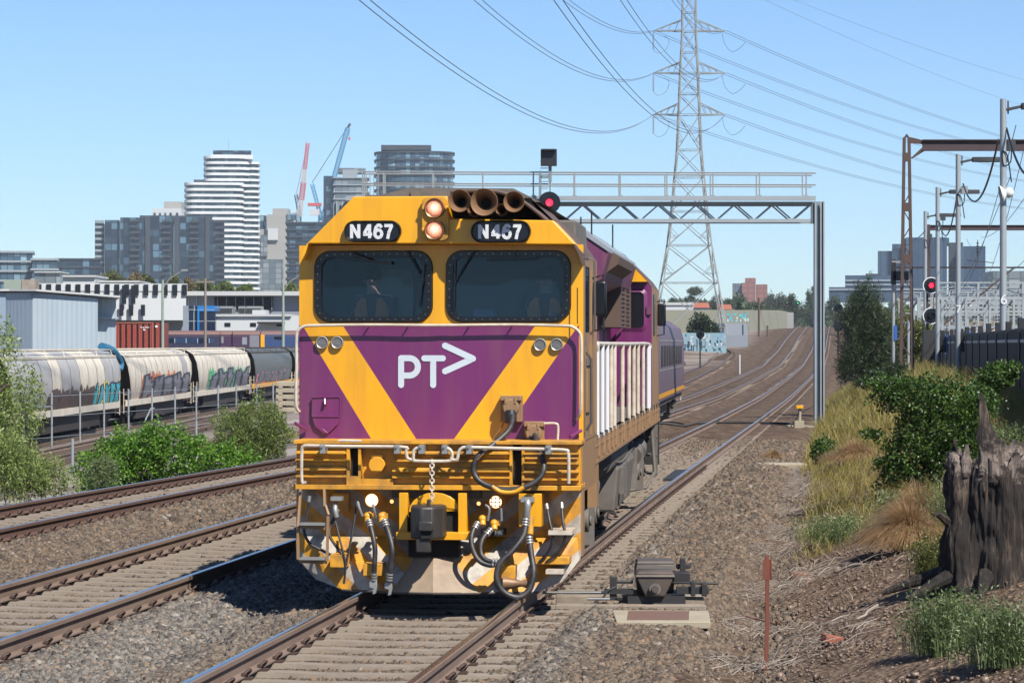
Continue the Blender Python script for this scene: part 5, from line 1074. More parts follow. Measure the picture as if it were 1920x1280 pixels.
# ---------------------------------------------------------------- transmission tower and conductors
PD = 400.0; pc = W(1292, 0, PD).x
def tower(name, label, cx, d, scale=1.0, simple=False):
    zg = gz(cx, d)-0.5 if d < 2000 else 0; t = thing(name, label, 'transmission tower', (cx, d, 0)); K = scale
    lv = [(2.0, 4.9), (11.5, 4.0), (17, 3.1), (22, 2.55), (27.0, 2.1), (31.0, 1.75), (36.2, 1.55), (42.3, 1.30), (48.4, 1.0), (54, 0.95), (60, 0.4)]
    lv = [(z*K, w*K) for z, w in lv]; lv[0] = (zg, 5.4*K)
    m = MB(); r = 0.22*K
    C = lambda z, w, i: Vector((w*(1, -1, -1, 1)[i], w*(1, 1, -1, -1)[i], z))
    for (za, wa), (zb2, wb) in zip(lv[:-1], lv[1:]):
        for i in range(4): m.bar(C(za, wa, i), C(zb2, wb, i), r)
    m.build('leg', 'pylon', t, smooth=False); m = MB()
    for (za, wa), (zb2, wb) in zip(lv[:-1], lv[1:]):
        nsub = 1 if zb2-za > 8*K else (2 if zb2-za > 5.5*K else 1)
        for j in range(nsub):
            z0 = za+(zb2-za)*j/nsub; z1 = za+(zb2-za)*(j+1)/nsub; w0 = wa+(wb-wa)*j/nsub; w1 = wa+(wb-wa)*(j+1)/nsub
            for i in range(4):
                k = (i+1) % 4; m.bar(C(z0, w0, i), C(z1, w1, k), r*0.55); m.bar(C(z0, w0, k), C(z1, w1, i), r*0.45); m.bar(C(z1, w1, i), C(z1, w1, k), r*0.5)
                if not simple and z1-z0 > 4*K:
                    zm = (z0+z1)/2; wm = (w0+w1)/2; a = C(zm, wm, i); b = C(zm, wm, k); cc = (C(z0, w0, i)+C(z0, w0, k)+C(z1, w1, i)+C(z1, w1, k))/4
                    q1 = C(z0, w0, i).lerp(C(z1, w1, k), 0.25); q2 = C(z0, w0, k).lerp(C(z1, w1, i), 0.25); m.bar(q1, C(z0*.75+z1*.25, w0*.75+w1*.25, i), r*0.35); m.bar(q2, C(z0*.75+z1*.25, w0*.75+w1*.25, k), r*0.35); m.bar(q1, a, r*0.35); m.bar(q2, b, r*0.35)
    m.build('bracing', 'pylon', t, smooth=False)
    arms = []
    for za in (36.2*K, 42.3*K, 48.5*K):
        w = float(np.interp(za, [p[0] for p in lv], [p[1] for p in lv])); wt = float(np.interp(za+1.6*K, [p[0] for p in lv], [p[1] for p in lv]))
        for s in (-1, 1):
            tip = Vector((s*5.25*K, 0, za)); m = MB(); n = 4
            for yy_ in (-1, 1):
                a = Vector((s*w, yy_*w, za)); b = Vector((s*wt, yy_*wt, za+1.65*K)); m.bar(a, tip, r*0.7); m.bar(b, tip, r*0.6)
                for k in range(1, n): m.bar(a.lerp(tip, k/n), b.lerp(tip, (k-0.5)/n), r*0.35)
            m.build('crossarm', 'pylon', t, smooth=False)
            if not simple:
                m = MB(); ty = tip if s < 0 else tip
                if s < 0:
                    for k in range(12): m.lathe(tip+Vector((0, 0, -0.35-k*0.2)), (0, 0, -1), [(0.05, 0), (0.14, 0.05), (0.14, 0.1), (0.05, 0.15)], 10)
                    m.tube(smoothpath([tip+Vector((0, 0, -2.8)), tip+Vector((0.8, 0.4, -3.2)), tip+Vector((1.9, 1, -2.6)), tip+Vector((2.4, 1.5, -1.2)), tip+Vector((1.8, 2.5, -0.5))], 4), 0.035, 4)
                else: m.tube(smoothpath([tip+Vector((-0.4, 0, -0.3)), tip+Vector((0.1, 0.4, -2.0)), tip+Vector((1.2, 1, -2.9)), tip+Vector((2.4, 1.5, -2.3)), tip+Vector((3.2, 2.5, -1.4))], 4), 0.035, 4)
                m.build('insulator' if s < 0 else 'jumper_loop', 'pylon' if s < 0 else 'wire', t)
            arms.append((s, za))
    return t
tower('transmission_tower', 'tall grey lattice transmission tower behind the signal gantry', pc, PD)
N2 = Vector((163, 700, 0))
def wire(name, label, p, q, low, r=0.032, seg=40, twin=0.35, grp='transmission line conductors'):
    """parabola p->q whose sag is 'low' below the chord middle"""
    m = MB()
    for o in ((-twin/2, twin/2) if twin else (0,)):
        pts = [p.lerp(q, k/seg)+Vector((0, 0, -4*low*(k/seg)*(1-k/seg)+o*0.6))+Vector((o, 0, 0)) for k in range(seg+1)]; m.tube(pts, r, 4)
    return tag(m.build(name, 'wire'), label, 'power line', grp)
lev = {36.2: 'lowest', 42.3: 'middle', 48.5: 'topmost'}
for za in (36.2, 42.3, 48.5):
    for s, sn in ((-1, 'left'), (1, 'right')):
        a = Vector((pc+s*5.25, PD, za)); b = Vector((a.x-0.114*460, -60, za))
        wire('power_line', f'{lev[za]} pair of wires from the pylon {sn} arms sweeping overhead to the upper left', a, b, 15.2, seg=70)
        b = Vector((N2.x+s*5, N2.y, za)); wire('power_line', f'{lev[za]} pair of wires from the pylon {sn} arms running off to the right', a, b, 4.2)
for k, xo in enumerate((-1, 1)): wire('power_line', 'faint earth wire crossing the upper right sky, '+('lower' if k == 0 else 'upper')+' of two', Vector((pc+xo, PD, 59)), Vector((N2.x+xo*6, N2.y, 57+k*5)), 3.0, 0.02, twin=0)
tower('transmission_tower', 'pale distant lattice tower among the wires at the right edge', W(1835, 0, 620).x+14, 700, 0.8, True) if False else None

# ---------------------------------------------------------------- station light poles and rusty portal gantries
def light_pole(px, ptop, d, num, label, sign=True, arm=1):
    X = W(px, 0, d).x; zt2 = W(0, ptop, d).z; zg = gz(X, d)-0.3
    t = thing('light_pole', label, 'light pole', (X, d, zg), 0, 'grey platform light poles'); H = zt2-zg
    m = MB(); m.cyl((0, 0, 0), (0, 0, H), 0.105, 14, r2=0.095); m.build('pole', 'galv', t)
    m = MB(); m.bar((0.1, 0, H-0.32), (0.55, 0, H-0.22), 0.09); m.prism([(0.55, -0.11), (0.95, -0.20), (1.5, -0.19), (1.95, -0.12), (1.95, 0.12), (1.5, 0.19), (0.95, 0.20), (0.55, 0.11)], H-0.31, H-0.12, plane='xy'); m.cyl((0.15, 0, H-0.45), (0.15, 0, H-0.05), 0.03, 6); m.build('lamp_head', 'lamp', t, bevel=0.02)
    m = MB(); m.box(0.14, 0.36, -0.1, 0.1, H-1.55, H-1.25); m.build('junction_box', 'silver' if num in ('7',) else 'lamp', t)
    m = MB(); m.tube(smoothpath([(0.25, 0, H-1.5), (0.22, 0, H-1.9), (0.0, -0.11, H-2.0), (-0.05, -0.11, H-1.6), (0.1, -0.11, H-1.7), (0.25, 0, H-2.5)], 5), 0.02, 5); m.build('cable', 'black', t)
    if sign:
        m = MB(); m.box(0.10, 0.42, -0.08, 0.08, H-7.75+0.05, H-6.95); m.build('sign', 'black', t); m = MB(); m.box(0.38, 0.47, -0.3, 0.25, H-7.8, H-6.9); m.build('blue_panel', 'blue', t)
    if num: b = text_obj('number', num, 0.42, 'white', t, (0.0, -0.112, H-6.05), ext=0.004, off=0.004)
    return t
light_pole(1881, 186, 82, '6', 'nearest grey light pole numbered 6, by the right edge of the picture')
light_pole(1796.5, 289, 106, '7', 'grey light pole numbered 7 with a pale box below its lamp')
light_pole(1758, 351, 127, '', 'third grey light pole, just left of the pole numbered 7')
light_pole(1735, 396, 150, '', 'farthest and shortest grey light pole, beside the round red signal')
c = W(1882, 362, 82); m = MB(); m.sphere((0, 0, 0), 0.16, 12); m.lathe((0, 0, 0), (1, 0, 0.2), [(0.12, -0.1), (0.26, -0.22), (0.26, -0.26)], 14); o = m.build('loudspeaker', 'white'); o.location = (c.x+0.12, 81.8, c.z); tag(o, 'white round loudspeaker fixed halfway up the nearest light pole', 'loudspeaker')
m = MB(); 
def cable(p, q, sag, r, label, nm='hanging_cable'):
    m = MB(); m.tube([p.lerp(q, k/24)+Vector((0, 0, -4*sag*(k/24)*(1-k/24))) for k in range(25)], r, 5); return tag(m.build(nm, 'wire' if r < 0.03 else 'black'), label, 'cable')
cable(W(1887, 240, 82), W(1960, 300, 78), 0.9, 0.035, 'black cable drooping right from the nearest light pole')
cable(W(1872, 262, 82), W(1806, 345, 106), 1.2, 0.035, 'black cable slung between the light poles numbered 6 and 7')
cable(W(1797, 345, 106), W(1762, 418, 127), 1.2, 0.03, 'black cable slung between pole 7 and the third light pole')
cable(W(1735, 432, 150), W(1675, 468, 113), 0.2, 0.03, 'black cable running from the farthest light pole down to the rusty mast')
def rusty_portal(px, ptop, pbeam0, pbeam1, d, xr, label, w=0.55, solid=False):
    X = W(px, 0, d).x; zg = gz(X, d)-0.3; t = thing('overhead_line_portal', label, 'overhead line portal', (X, d, zg)); H = W(0, ptop, d).z-zg; b0 = W(0, pbeam0, d).z-zg; b1 = W(0, pbeam1, d).z-zg
    m = MB(); n = 12
    if solid: m.box(-0.2, 0.2, -0.15, 0.15, 0, H)
    else:
        wl_ = lambda z: w*(0.62+0.3*(1-z/H)); 
        for s in (-1, 1): m.bar((s*wl_(0)/2, 0, 0), (s*wl_(H)/2*0.55, 0, H-0.15), 0.12, 0.10)
        for k in range(n): z0 = H*0.0+(H*0.78)*k/n; z1 = (H*0.78)*(k+1)/n; s = 1 if k % 2 else -1; m.bar((-s*wl_(z0)/2, 0, z0), (s*wl_(z1)/2, 0, z1), 0.04)
        for z in (H*0.70, H-1.1, H*0.5): m.box(-w*0.27, w*0.27, -0.06, 0.06, z, z+0.35)
        m.prism([(-0.12, H-0.15), (0.12, H-0.15), (0.0, H)], -0.05, 0.05)
        m.prism([(0.15, b0+0.1), (0.75, b0-0.05), (0.75, b0-0.18), (0.15, b0-0.15)], -0.04, 0.04); m.prism([(0.15, b1-0.3), (0.6, b1+0.12), (0.75, b1+0.12), (0.75, b1+0.02), (0.25, b1-0.3)], -0.04, 0.04)
    m.build('mast', 'rust' if not solid else 'rustbeam', t, smooth=False)
    m = MB(); x0 = 0.15 if solid else 0.62; m.box(x0, xr, -0.03, 0.03, b1, b0); m.box(x0, xr, -0.14, 0.14, b0-0.04, b0); m.box(x0, xr, -0.14, 0.14, b1, b1+0.04); m.build('beam', 'rustbeam', t, smooth=False)
    return t
rusty_portal(1700, 251, 262, 283, 108, 14, 'rusty lattice mast carrying a dark steel beam off to the right')
rp = rusty_portal(1739, 421, 422, 432, 215, 16, 'farther dark steel portal with thin beam behind the light poles', solid=True)
m = MB(); m.bar((0.5, 0, 2.5), (6.8, 0, 7.6), 0.14); m.build('brace', 'rust', rp)
rusty_portal(1676, 486, 500, 503, 260, 26, 'low distant steel portal crossing in front of the office block', solid=True)
# small post with crossbar beside the rusty mast
for px, d, pt, lab in ((1675, 112, 492, 'thin grey pole with a black box on top, left of the rusty mast'), (1703, 118, 600, 'short grey pole behind the rusty mast')):
    X = W(px, 0, d).x; zg = gz(X, d)-0.2; t = thing('equipment_pole', lab, 'pole', (X, d, zg)); H = W(0, pt, d).z-zg; m = MB(); m.cyl((0, 0, 0), (0, 0, H), 0.07, 10); m.build('pole', 'galv', t)
    if px == 1675:
        m = MB(); m.box(0.0, 0.62, -0.1, 0.1, H-0.75, H-0.35); m.box(-0.1, 0.1, -0.1, 0.1, H-0.9, H+0.0); m.build('box', 'black', t); m = MB(); m.box(-0.06, 0.65, -0.05, 0.05, H-0.02, H+0.06); m.build('crossbar', 'silver', t); m = MB(); m.box(0.02, 0.14, -0.1, 0.1, H-3.2, H-2.6); m.build('blue_panel', 'blue', t)
# red round signals at right
def big_signal(px, py, d, r, lit, label):
    c = W(px, py, d); zg = gz(c.x, d)-0.2; t = thing('railway_signal', label, 'signal', (c.x, d, zg)); h = c.z-zg; h2 = W(0, 592, d).z-zg
    for hh, on in ((h, True), (h2, False)):
        m = MB(); m.cyl((0, 0, hh), (0, 0.04, hh), r, 30); m.lathe((0, 0, hh), (0, -1, 0), [(0.16, 0), (0.17, 0.3)], 16); m.box(-0.2, 0.2, 0.04, 0.5, hh-0.3, hh+0.3); b = m.build('signal_head', 'gloss_black', t)
        m = MB(); m.lathe((0, 0, hh), (0, 1, 0), [(r+0.02, 0), (r+0.02, -0.01), (r-0.03, -0.01), (r-0.03, 0)], 30); m.build('white_rim', 'white', t)
        if on: m = MB(); m.sphere((0, -0.06, hh), 0.13, 12, sc=(1, 0.3, 1)); m.build('lamp', lit, t)
    m = MB(); m.bar((-0.15, 0.3, 0), (-0.15, 0.3, h), 0.10); m.bar((0.2, 0.3, 0), (0.2, 0.3, h), 0.08); m.box(-0.35, 0.5, 0.1, 0.6, 0.2, h2-0.7); m.build('post', 'darkiron', t)
    m = MB(); m.box(0.15, 0.4, -0.1, 0.1, h2+0.35, h2+0.9); m.build('junction_box', 'cream', t); return t
big_signal(1746, 535, 135, 0.40, 'red_on', 'round black signal with white rim showing red above the dark fence')
for (px, py, d, r, lit, low, lab) in ((1572, 578, 190, 0.32, None, 665, 'dark twin signal heads on a mast beyond the gantry post'), (1496, 568, 500, 0.42, 'green_on', 615, 'small far signal showing green in front of the trees'), (1313, 627, 215, 0.33, None, 690, 'round black signal on a thin post behind the carriages')):
    zl = W(0, low, d).z; t = signal_round('railway_signal', lab, px, py, r, d, lit, zl)
    if px == 1572: h = W(0, 613, d).z-zl; m = MB(); m.cyl((0, 0, h), (0, 0.06, h), r, 24); m.build('lower_signal_head', 'gloss_black', t)
m = MB(); 
def simple_box(name, label, cat, px0, px1, py0, py1, d, dep, mt, **k):
    a = W(px0, py1, d); b = W(px1, py0, d); m = MB(); m.box(a.x, b.x, d, d+dep, a.z, b.z); return tag(m.build(name, mt, **k), label, cat)
# substation frames beyond the fence
def frame_rack(px0, px1, pyt, d, label, nleg=5, seedv=0):
    r_ = random.Random(seedv); a = W(px0, 0, d).x; b = W(px1, 0, d).x; zt2 = W(0, pyt, d).z; zg = gz(a, d)-0.2
    t = thing('switchyard_frame', label, 'switchyard frame', (a, d, zg), 0, 'galvanised switchyard frames behind the fence'); H = zt2-zg; L = b-a
    m = MB()
    for k in range(nleg): x = L*k/(nleg-1); m.bar((x, 0, 0), (x, 0, H), 0.16); m.bar((x, 2, 0), (x, 2, H*0.9), 0.14); m.bar((x, 0, H), (x, 2, H*0.9), 0.1)
    m.build('leg', 'galv', t, smooth=False); m = MB()
    for z in (H, H*0.82, H*0.6): m.bar((0, 0, z), (L, 0, z), 0.13); m.bar((0, 2, z*0.95), (L, 2, z*0.95), 0.10)
    n = int(L/1.2)
    for k in range(n): m.bar((L*k/n, 0, H), (L*(k+0.5)/n, 0, H-0.6), 0.05); m.bar((L*(k+0.5)/n, 0, H-0.6), (L*(k+1)/n, 0, H), 0.05)
    m.bar((0, 0, H-0.6), (L, 0, H-0.6), 0.08); m.build('beam', 'galv', t, smooth=False)
    m = MB()
    for k in range(int(L*1.1)):
        x = r_.uniform(0, L); z = r_.choice((H, H*0.82, H*0.6)); l = r_.uniform(0.5, 1.2)
        for q in range(6): m.lathe((x, r_.choice((0, 2)), z-0.1-q*l/6), (0, 0, -1), [(0.04, 0), (0.10, 0.03), (0.04, 0.07)], 6)
        if r_.random() < 0.4: m.box(x-0.3, x+0.3, 0.3, 0.8, z-1.6, z-0.9)
    m.build('insulator', 'cream' if seedv % 2 else 'silver', t); return t
frame_rack(1722, 1990, 560, 175, 'nearest tangle of grey switchyard steelwork above the fence', 7, 1); frame_rack(1750, 1960, 530, 215, 'taller pale switchyard frame behind the nearest one', 6, 2)
frame_rack(1780, 1990, 548, 260, 'third switchyard frame, seen between the light poles', 7, 3); frame_rack(1690, 1870, 548, 330, 'farthest long switchyard frame below the glass office block', 6, 4)
# overhead catenary wires at right
cats = [((1840, 445, 215), (1990, 250, 100), 1.0), ((1870, 500, 215), (2010, 330, 100), 1.5), ((1800, 470, 240), (1960, 560, 90), 0.8), ((1812, 448, 215), (1930, 560, 200), 1.0), ((1930, 235, 110), (1830, 540, 300), 2.0), ((1905, 235, 110), (1795, 540, 300), 2.0), ((1895, 330, 120), (1780, 560, 320), 1.0)]
for k, (a, b, s) in enumerate(cats): cable(W(*a), W(*b), s, 0.018, ('highest thin overhead wire', 'second overhead wire', 'low thin overhead wire', 'short thin overhead wire', 'steep overhead wire', 'steeper left overhead wire', 'lowest steep overhead wire')[k]+' crossing the sky at the right edge', 'overhead_wire')
c = W(1833, 450, 215); m = MB(); m.bar(c, c+Vector((0, 0, -1.6)), 0.05); m.bar(c+Vector((-0.9, 0, -1.6)), c+Vector((1.3, 0, -1.8)), 0.06)
for k in range(5): m.lathe(c+Vector((0, 0, -0.2-k*0.22)), (0, 0, -1), [(0.05, 0), (0.12, 0.06), (0.05, 0.12)], 8)
tag(m.build('catenary_insulator', 'darkiron'), 'insulator hanging from the thin dark portal beam', 'insulator')
# ---------------------------------------------------------------- charcoal fence along the bank
fe = thing('boundary_fence', 'dark charcoal paling fence along the top of the bank at right', 'fence', (0, 0, 0))
FX = lambda y: 13.45+0.128*(y-73)
y = 22.6; k = 0
while y < 190:
    x = FX(y); zg = gz(x, y)-0.2; m = MB(); m.box(x-0.07, x+0.07, y-0.10, y+0.10, zg, 3.12+0.02*(k % 3)); m.build('post', 'fence', fe, smooth=False)
    m = MB(); a_ = Vector((x+0.03, y, 0)); b_ = Vector((FX(y+5.85)+0.03, y+5.85, 0)); m.bar(a_+Vector((0, 0, (zg+2.9)/2)), b_+Vector((0, 0, (zg+2.9)/2)), 0.03, 2.9-zg)
    for q in range(1, 13): c_ = a_.lerp(b_, q/13); m.box(c_.x-0.055, c_.x, c_.y-0.05, c_.y+0.05, zg, 2.9-0.02*(q % 2))
    m.build('panel', 'fence', fe, smooth=False)
    m = MB(); m.bar(a_+Vector((-0.07, 0.15, 2.58)), b_+Vector((-0.07, -0.15, 2.58)), 0.03, 0.08); m.build('rail', 'fencerail', fe, smooth=False)
    y += 5.85; k += 1
# ---------------------------------------------------------------- lineside objects at right
# point machine
pm = thing('point_machine', 'dark grey railway point machine beside the right rail', 'point machine', (W(1226, 0, 28.4).x, 28.4, -0.10), -0.02)
def frustum(m, w0, d0, z0, w1, d1, z1, cx=0, cy=0): m.add([(cx+sx*w/2, cy+sy*d/2, z) for w, d, z in ((w0, d0, z0), (w1, d1, z1)) for sx, sy in ((-1, -1), (1, -1), (1, 1), (-1, 1))], [(3, 2, 1, 0), (4, 5, 6, 7), (0, 1, 5, 4), (1, 2, 6, 5), (2, 3, 7, 6), (3, 0, 4, 7)])
m = MB(); frustum(m, 0.22, 0.40, 0.0, 0.42, 0.42, 0.22, 0, -0.2); frustum(m, 0.40, 0.5, 0.0, 0.46, 0.55, 0.24, 0.02, 0.32); m.build('casing', 'machine', pm, bevel=0.015); m = MB(); m.box(-0.30, 0.34, -0.34, 0.5, -0.1, 0.0); m.build('base_frame', 'darkiron', pm)
m = MB(); frustum(m, 0.45, 0.46, 0.215, 0.43, 0.42, 0.25, 0, -0.2); frustum(m, 0.43, 0.42, 0.25, 0.34, 0.34, 0.285, 0, -0.2); m.build('front_lid', 'machine', pm, bevel=0.012)
m = MB(); frustum(m, 0.46, 0.5, 0.24, 0.42, 0.46, 0.32, 0.02, 0.32); frustum(m, 0.44, 0.44, 0.32, 0.40, 0.4, 0.36, 0.02, 0.32); m.build('rear_lid', 'machine', pm, bevel=0.012)
m = MB(); m.cyl((0, -0.42, 0.08), (0, -0.46, 0.09), 0.065, 18); m.cyl((0, -0.46, 0.09), (0, -0.49, 0.09), 0.04, 14); m.build('boss', 'machine', pm)
m = MB(); m.box(0.24, 0.60, -0.30, -0.22, 0.02, 0.10); m.box(0.40, 0.45, -0.34, -0.2, 0.0, 0.16); m.box(0.52, 0.58, -0.34, -0.2, 0.0, 0.14); m.cyl((0.2, -0.1, 0.13), (0.72, -0.1, 0.12), 0.014, 8); m.box(0.22, 0.40, -0.1, 0.15, 0.12, 0.24); m.box(0.30, 0.36, 0.15, 0.25, 0.1, 0.38); m.box(0.26, 0.42, 0.2, 0.3, 0.26, 0.31); m.build('drive_bracket', 'darkiron', pm, bevel=0.006)
m = MB(); m.cyl((-0.24, -0.25, 0.15), (-0.50, -0.25, 0.15), 0.018, 8); m.box(-0.50, -0.42, -0.30, -0.2, -0.05, 0.20); m.box(-0.24, -0.55, -0.32, -0.28, 0.02, 0.08); m.cyl((-0.5, -0.25, 0.17), (-0.42, -0.25, 0.17), 0.035, 10); m.cyl((-0.42, -0.34, -0.02), (-0.36, -0.34, -0.02), 0.03, 8)
m.tube(smoothpath([(-0.42, -0.3, 0.10), (-0.52, -0.33, 0.06), (-0.58, -0.35, -0.02), (-0.66, -0.35, -0.05)], 4), 0.013, 6); m.build('crank', 'darkiron', pm)
m = MB(); m.cyl((-1.25, -0.12, 0.02), (-0.4, -0.12, 0.02), 0.017, 10); m.cyl((-0.75, -0.36, -0.03), (-0.5, -0.36, -0.03), 0.017, 10); m.build('throw_rod', 'steel', pm)
for y_ in (0.15, -0.38): m = MB(); m.box(-1.1, 0.56, y_-0.12, y_+0.12, -0.2, -0.03 if y_ > 0 else -0.085); m.build('bearer', 'sleeper', pm, bevel=0.01)
pm.scale = (0.93, 0.93, 0.93)
# cable pit lid
t = thing('cable_pit_lid', 'flat pale concrete slab with a brown steel plate, sunk in the ballast', 'pit lid', (W(1240, 0, 27.0).x, 26.95, -0.185), 0.0)
m = MB(); m.prism([(-0.47, -0.60), (0.44, -0.60), (0.50, 0.50), (-0.47, 0.55)], -0.07, 0.0, plane='xy'); m.build('slab', 'concrete', t, bevel=0.008); m = MB(); m.prism([(-0.36, -0.45), (0.24, -0.45), (0.30, 0.40), (-0.31, 0.42)], 0.0, 0.006, plane='xy'); m.build('plate', 'brownplate', t, smooth=False)
# red star picket
X = W(1434, 0, 24.4).x; zg = gz(X, 24.4)-0.1; t = thing('steel_picket', 'rust red steel picket standing in the ballast at right', 'post', (X, 24.4, zg)); H = W(0, 1040, 24.4).z-zg
m = MB(); pts = [(-0.01, 0, 0), (0.012, 0, 0.25), (0.022, 0, 0.5), (0.02, 0, H)]
for a, b in zip(pts[:-1], pts[1:]): m.bar(a, b, 0.034, 0.034)
m.build('picket', 'redpost', t, smooth=False); m = MB(); m.box(-0.012, 0.062, -0.02, -0.005, H-0.22, H-0.04); m.bar((0.055, -0.02, H-0.21), (0.055, -0.02, H-0.03), 0.012); m.bar((-0.012, -0.02, H-0.22), (-0.012, -0.02, H-0.05), 0.012); m.build('bracket', 'redpost', t)
m = MB(); p = W(1415, 1158, 24.8); m.tube([W(1398, 1155, 25.3), W(1440, 1165, 24.9), W(1456, 1171, 24.7), W(1455, 1162, 24.6)], 0.008, 6); tag(m.build('rusty_rod', 'redpost'), 'thin bent rusty rod lying behind the red picket', 'rod')
X = 2.95; y_ = 25.2; c = W(1560, 1200, y_); m = MB(); m.box(-0.10, 0.10, -0.05, 0.05, -0.035, 0.035); o = m.build('broken_brick', 'brick', bevel=0.008); o.location = (c.x, y_, gz(c.x, y_)+0.06); o.rotation_euler = (0.1, 0.2, 0.5); tag(o, 'broken red brick lying in the hollow right of the red picket', 'brick')
# concrete culvert wall
cy = 64.0; a = W(1424, 872, cy); b = W(1514, 872, cy); t = thing('concrete_culvert', 'low concrete drain headwall at the foot of the bank', 'culvert', (a.x, cy, a.z)); L = b.x-a.x
m = MB(); m.box(0, L, 0, 0.9, -0.30, 0.03); m.build('headwall', 'concrete', t, bevel=0.02); m = MB(); m.box(0.45, L-0.2, -0.02, 0.1, -0.62, -0.30); m.build('opening', 'under', t)
# lineside box with yellow top by the gantry post
c = W(1499, 795, 100); zg = gz(c.x, 100); t = thing('lineside_box', 'short grey lineside post with a yellow cap near the gantry foot', 'lineside box', (c.x, 100, zg)); m = MB(); m.box(-0.2, 0.15, -0.2, 0.2, 0, 0.28); m.cyl((0, 0, 0.2), (0.02, 0, 0.75), 0.06, 8); m.build('base', 'concrete', t); m = MB(); m.box(-0.13, 0.13, -0.13, 0.13, 0.72, 0.84); m.build('cap', 'yellow', t, bevel=0.01); m = MB(); m.tube(smoothpath([(-0.02, -0.1, 0.7), (-0.1, -0.12, 0.4), (-0.35, -0.2, 0.05)], 4), 0.02, 5); m.build('cable', 'black', t)
c = W(1387, 683, 290); 
def simple_post(px, pb, pt, d, r, mt, label, name='marker_post', cat='post'):
    a = W(px, pb, d); b = W(px, pt, d); zg = min(a.z, b.z-0.5); m = MB(); m.cyl((a.x, d, zg-0.3), (a.x, d, b.z), r, 8); return tag(m.build(name, mt), label, cat)
simple_post(1387, 700, 665, 230, 0.06, 'white', 'thin white marker post between the middle and siding tracks')
simple_post(1423, 640, 558, 420, 0.18, 'bark', 'dark timber pole in front of the cream building', 'timber_pole', 'pole')
simple_post(1439, 636, 610, 420, 0.15, 'bark', 'shorter timber post next to the dark timber pole', 'timber_pole', 'pole')
# grey cover plates lying between the rails ahead of the gantry
m = MB(); a = W(1283, 880, 0); X0 = float(xmain(58)); m.box(-0.12, 0.12, -2.2, 2.0, -0.02, 0.06); o = m.build('check_rail_plate', 'darkiron'); o.location = (X0+0.45, 57.5, -0.21+float(zp(58))+0.02); o.rotation_euler = (0, 0, -0.12); tag(o, 'long dark steel plate lying between the rails beside the locomotive', 'plate')
# pipes/cables crossing the track
m = MB(); pts = []
for x in np.arange(float(xmain(104))-5.5, float(xmain(104))+3.0, 0.5): pts.append((x, 104+0.15*math.sin(x), gz(x, 104)+0.06))
m.tube(pts, 0.05, 6); tag(m.build('track_cable', 'darkiron'), 'dark cable crossing under the rails to the gantry foot', 'cable')
# ---------------------------------------------------------------- vegetation
M['g_bright'] = leafmat('glossy_green_leaf', (0.012, 0.04, 0.005), (0.105, 0.205, 0.028), 0.28, (0.22, 0.26, 0.07))
M['g_vivid'] = leafmat('vivid_green_leaf', (0.04, 0.13, 0.01), (0.24, 0.46, 0.05), 0.4)
M['g_olive'] = leafmat('olive_scrub_leaf', (0.07, 0.11, 0.025), (0.30, 0.38, 0.09), 0.35)
M['g_pepper'] = leafmat('peppercorn_leaf', (0.13, 0.21, 0.05), (0.52, 0.62, 0.20), 0.5)
M['g_dark'] = leafmat('casuarina_needle', (0.012, 0.028, 0.010), (0.06, 0.10, 0.028), 0.2)
M['g_far'] = leafmat('distant_foliage', (0.04, 0.06, 0.025), (0.10, 0.14, 0.05), 0.2)
M['g_gum'] = leafmat('grey_gum_leaf', (0.045, 0.06, 0.035), (0.13, 0.15, 0.08), 0.2)
M['g_lime'] = leafmat('yellow_green_leaf', (0.06, 0.08, 0.015), (0.22, 0.24, 0.06), 0.3)
M['g_weed'] = leafmat('weed_leaf', (0.08, 0.13, 0.04), (0.27, 0.34, 0.14), 0.35, (0.48, 0.46, 0.22))
M['g_straw'] = leafmat('dry_straw', (0.34, 0.20, 0.09), (0.66, 0.45, 0.24), 0.35)
M['g_grass'] = leafmat('yellow_grass', (0.17, 0.145, 0.035), (0.50, 0.42, 0.12), 0.35, (0.58, 0.48, 0.25))
M['g_twig'] = leafmat('dead_twig', (0.20, 0.15, 0.115), (0.50, 0.43, 0.36), 0.0)
M['g_palm'] = leafmat('dry_palm', (0.12, 0.10, 0.04), (0.30, 0.24, 0.12), 0.2)
def veg_trunk(t, h, r, lean=(0, 0), limbs=5, crown=None, mt='bark', seedv=1):
    rr = random.Random(seedv); m = MB(); top = Vector((lean[0], lean[1], h)); m.tube(smoothpath([(0, 0, -0.3), (lean[0]*0.3, lean[1]*0.3, h*0.4), top], 4), [r*(1-0.6*k/8) for k in range(9)], 8)
    for k in range(limbs):
        a = rr.uniform(0, 6.28); z = h*rr.uniform(0.35, 0.95); p = Vector((lean[0]*z/h, lean[1]*z/h, z)); R_ = crown or h*0.4
        q = p+Vector((math.cos(a)*R_*0.7, math.sin(a)*R_*0.7, R_*rr.uniform(0.2, 0.7))); m.tube([p, p.lerp(q, 0.5)+Vector((0, 0, 0.05*h)), q], [r*0.35, r*0.22, r*0.06], 6)
    m.build('trunk', mt, t)
def plant(name, label, cat, loc, blobs, n, size, mt, asp=0.5, trunk=None, down=0, up=0, part_name='foliage', shell=0.5, group=None, lump=0.25):
    t = thing(name, label, cat, loc, 0, group); c = blob_pts(blobs, n, shell, lump); v, f = leaf_geo(c, size, asp, down, up); npmesh(part_name, v, f, mt, t)
    if trunk: veg_trunk(t, *trunk)
    return t
def on_ground(px, d): x = W(px, 0, d).x; return Vector((x, d, gz(x, d)))
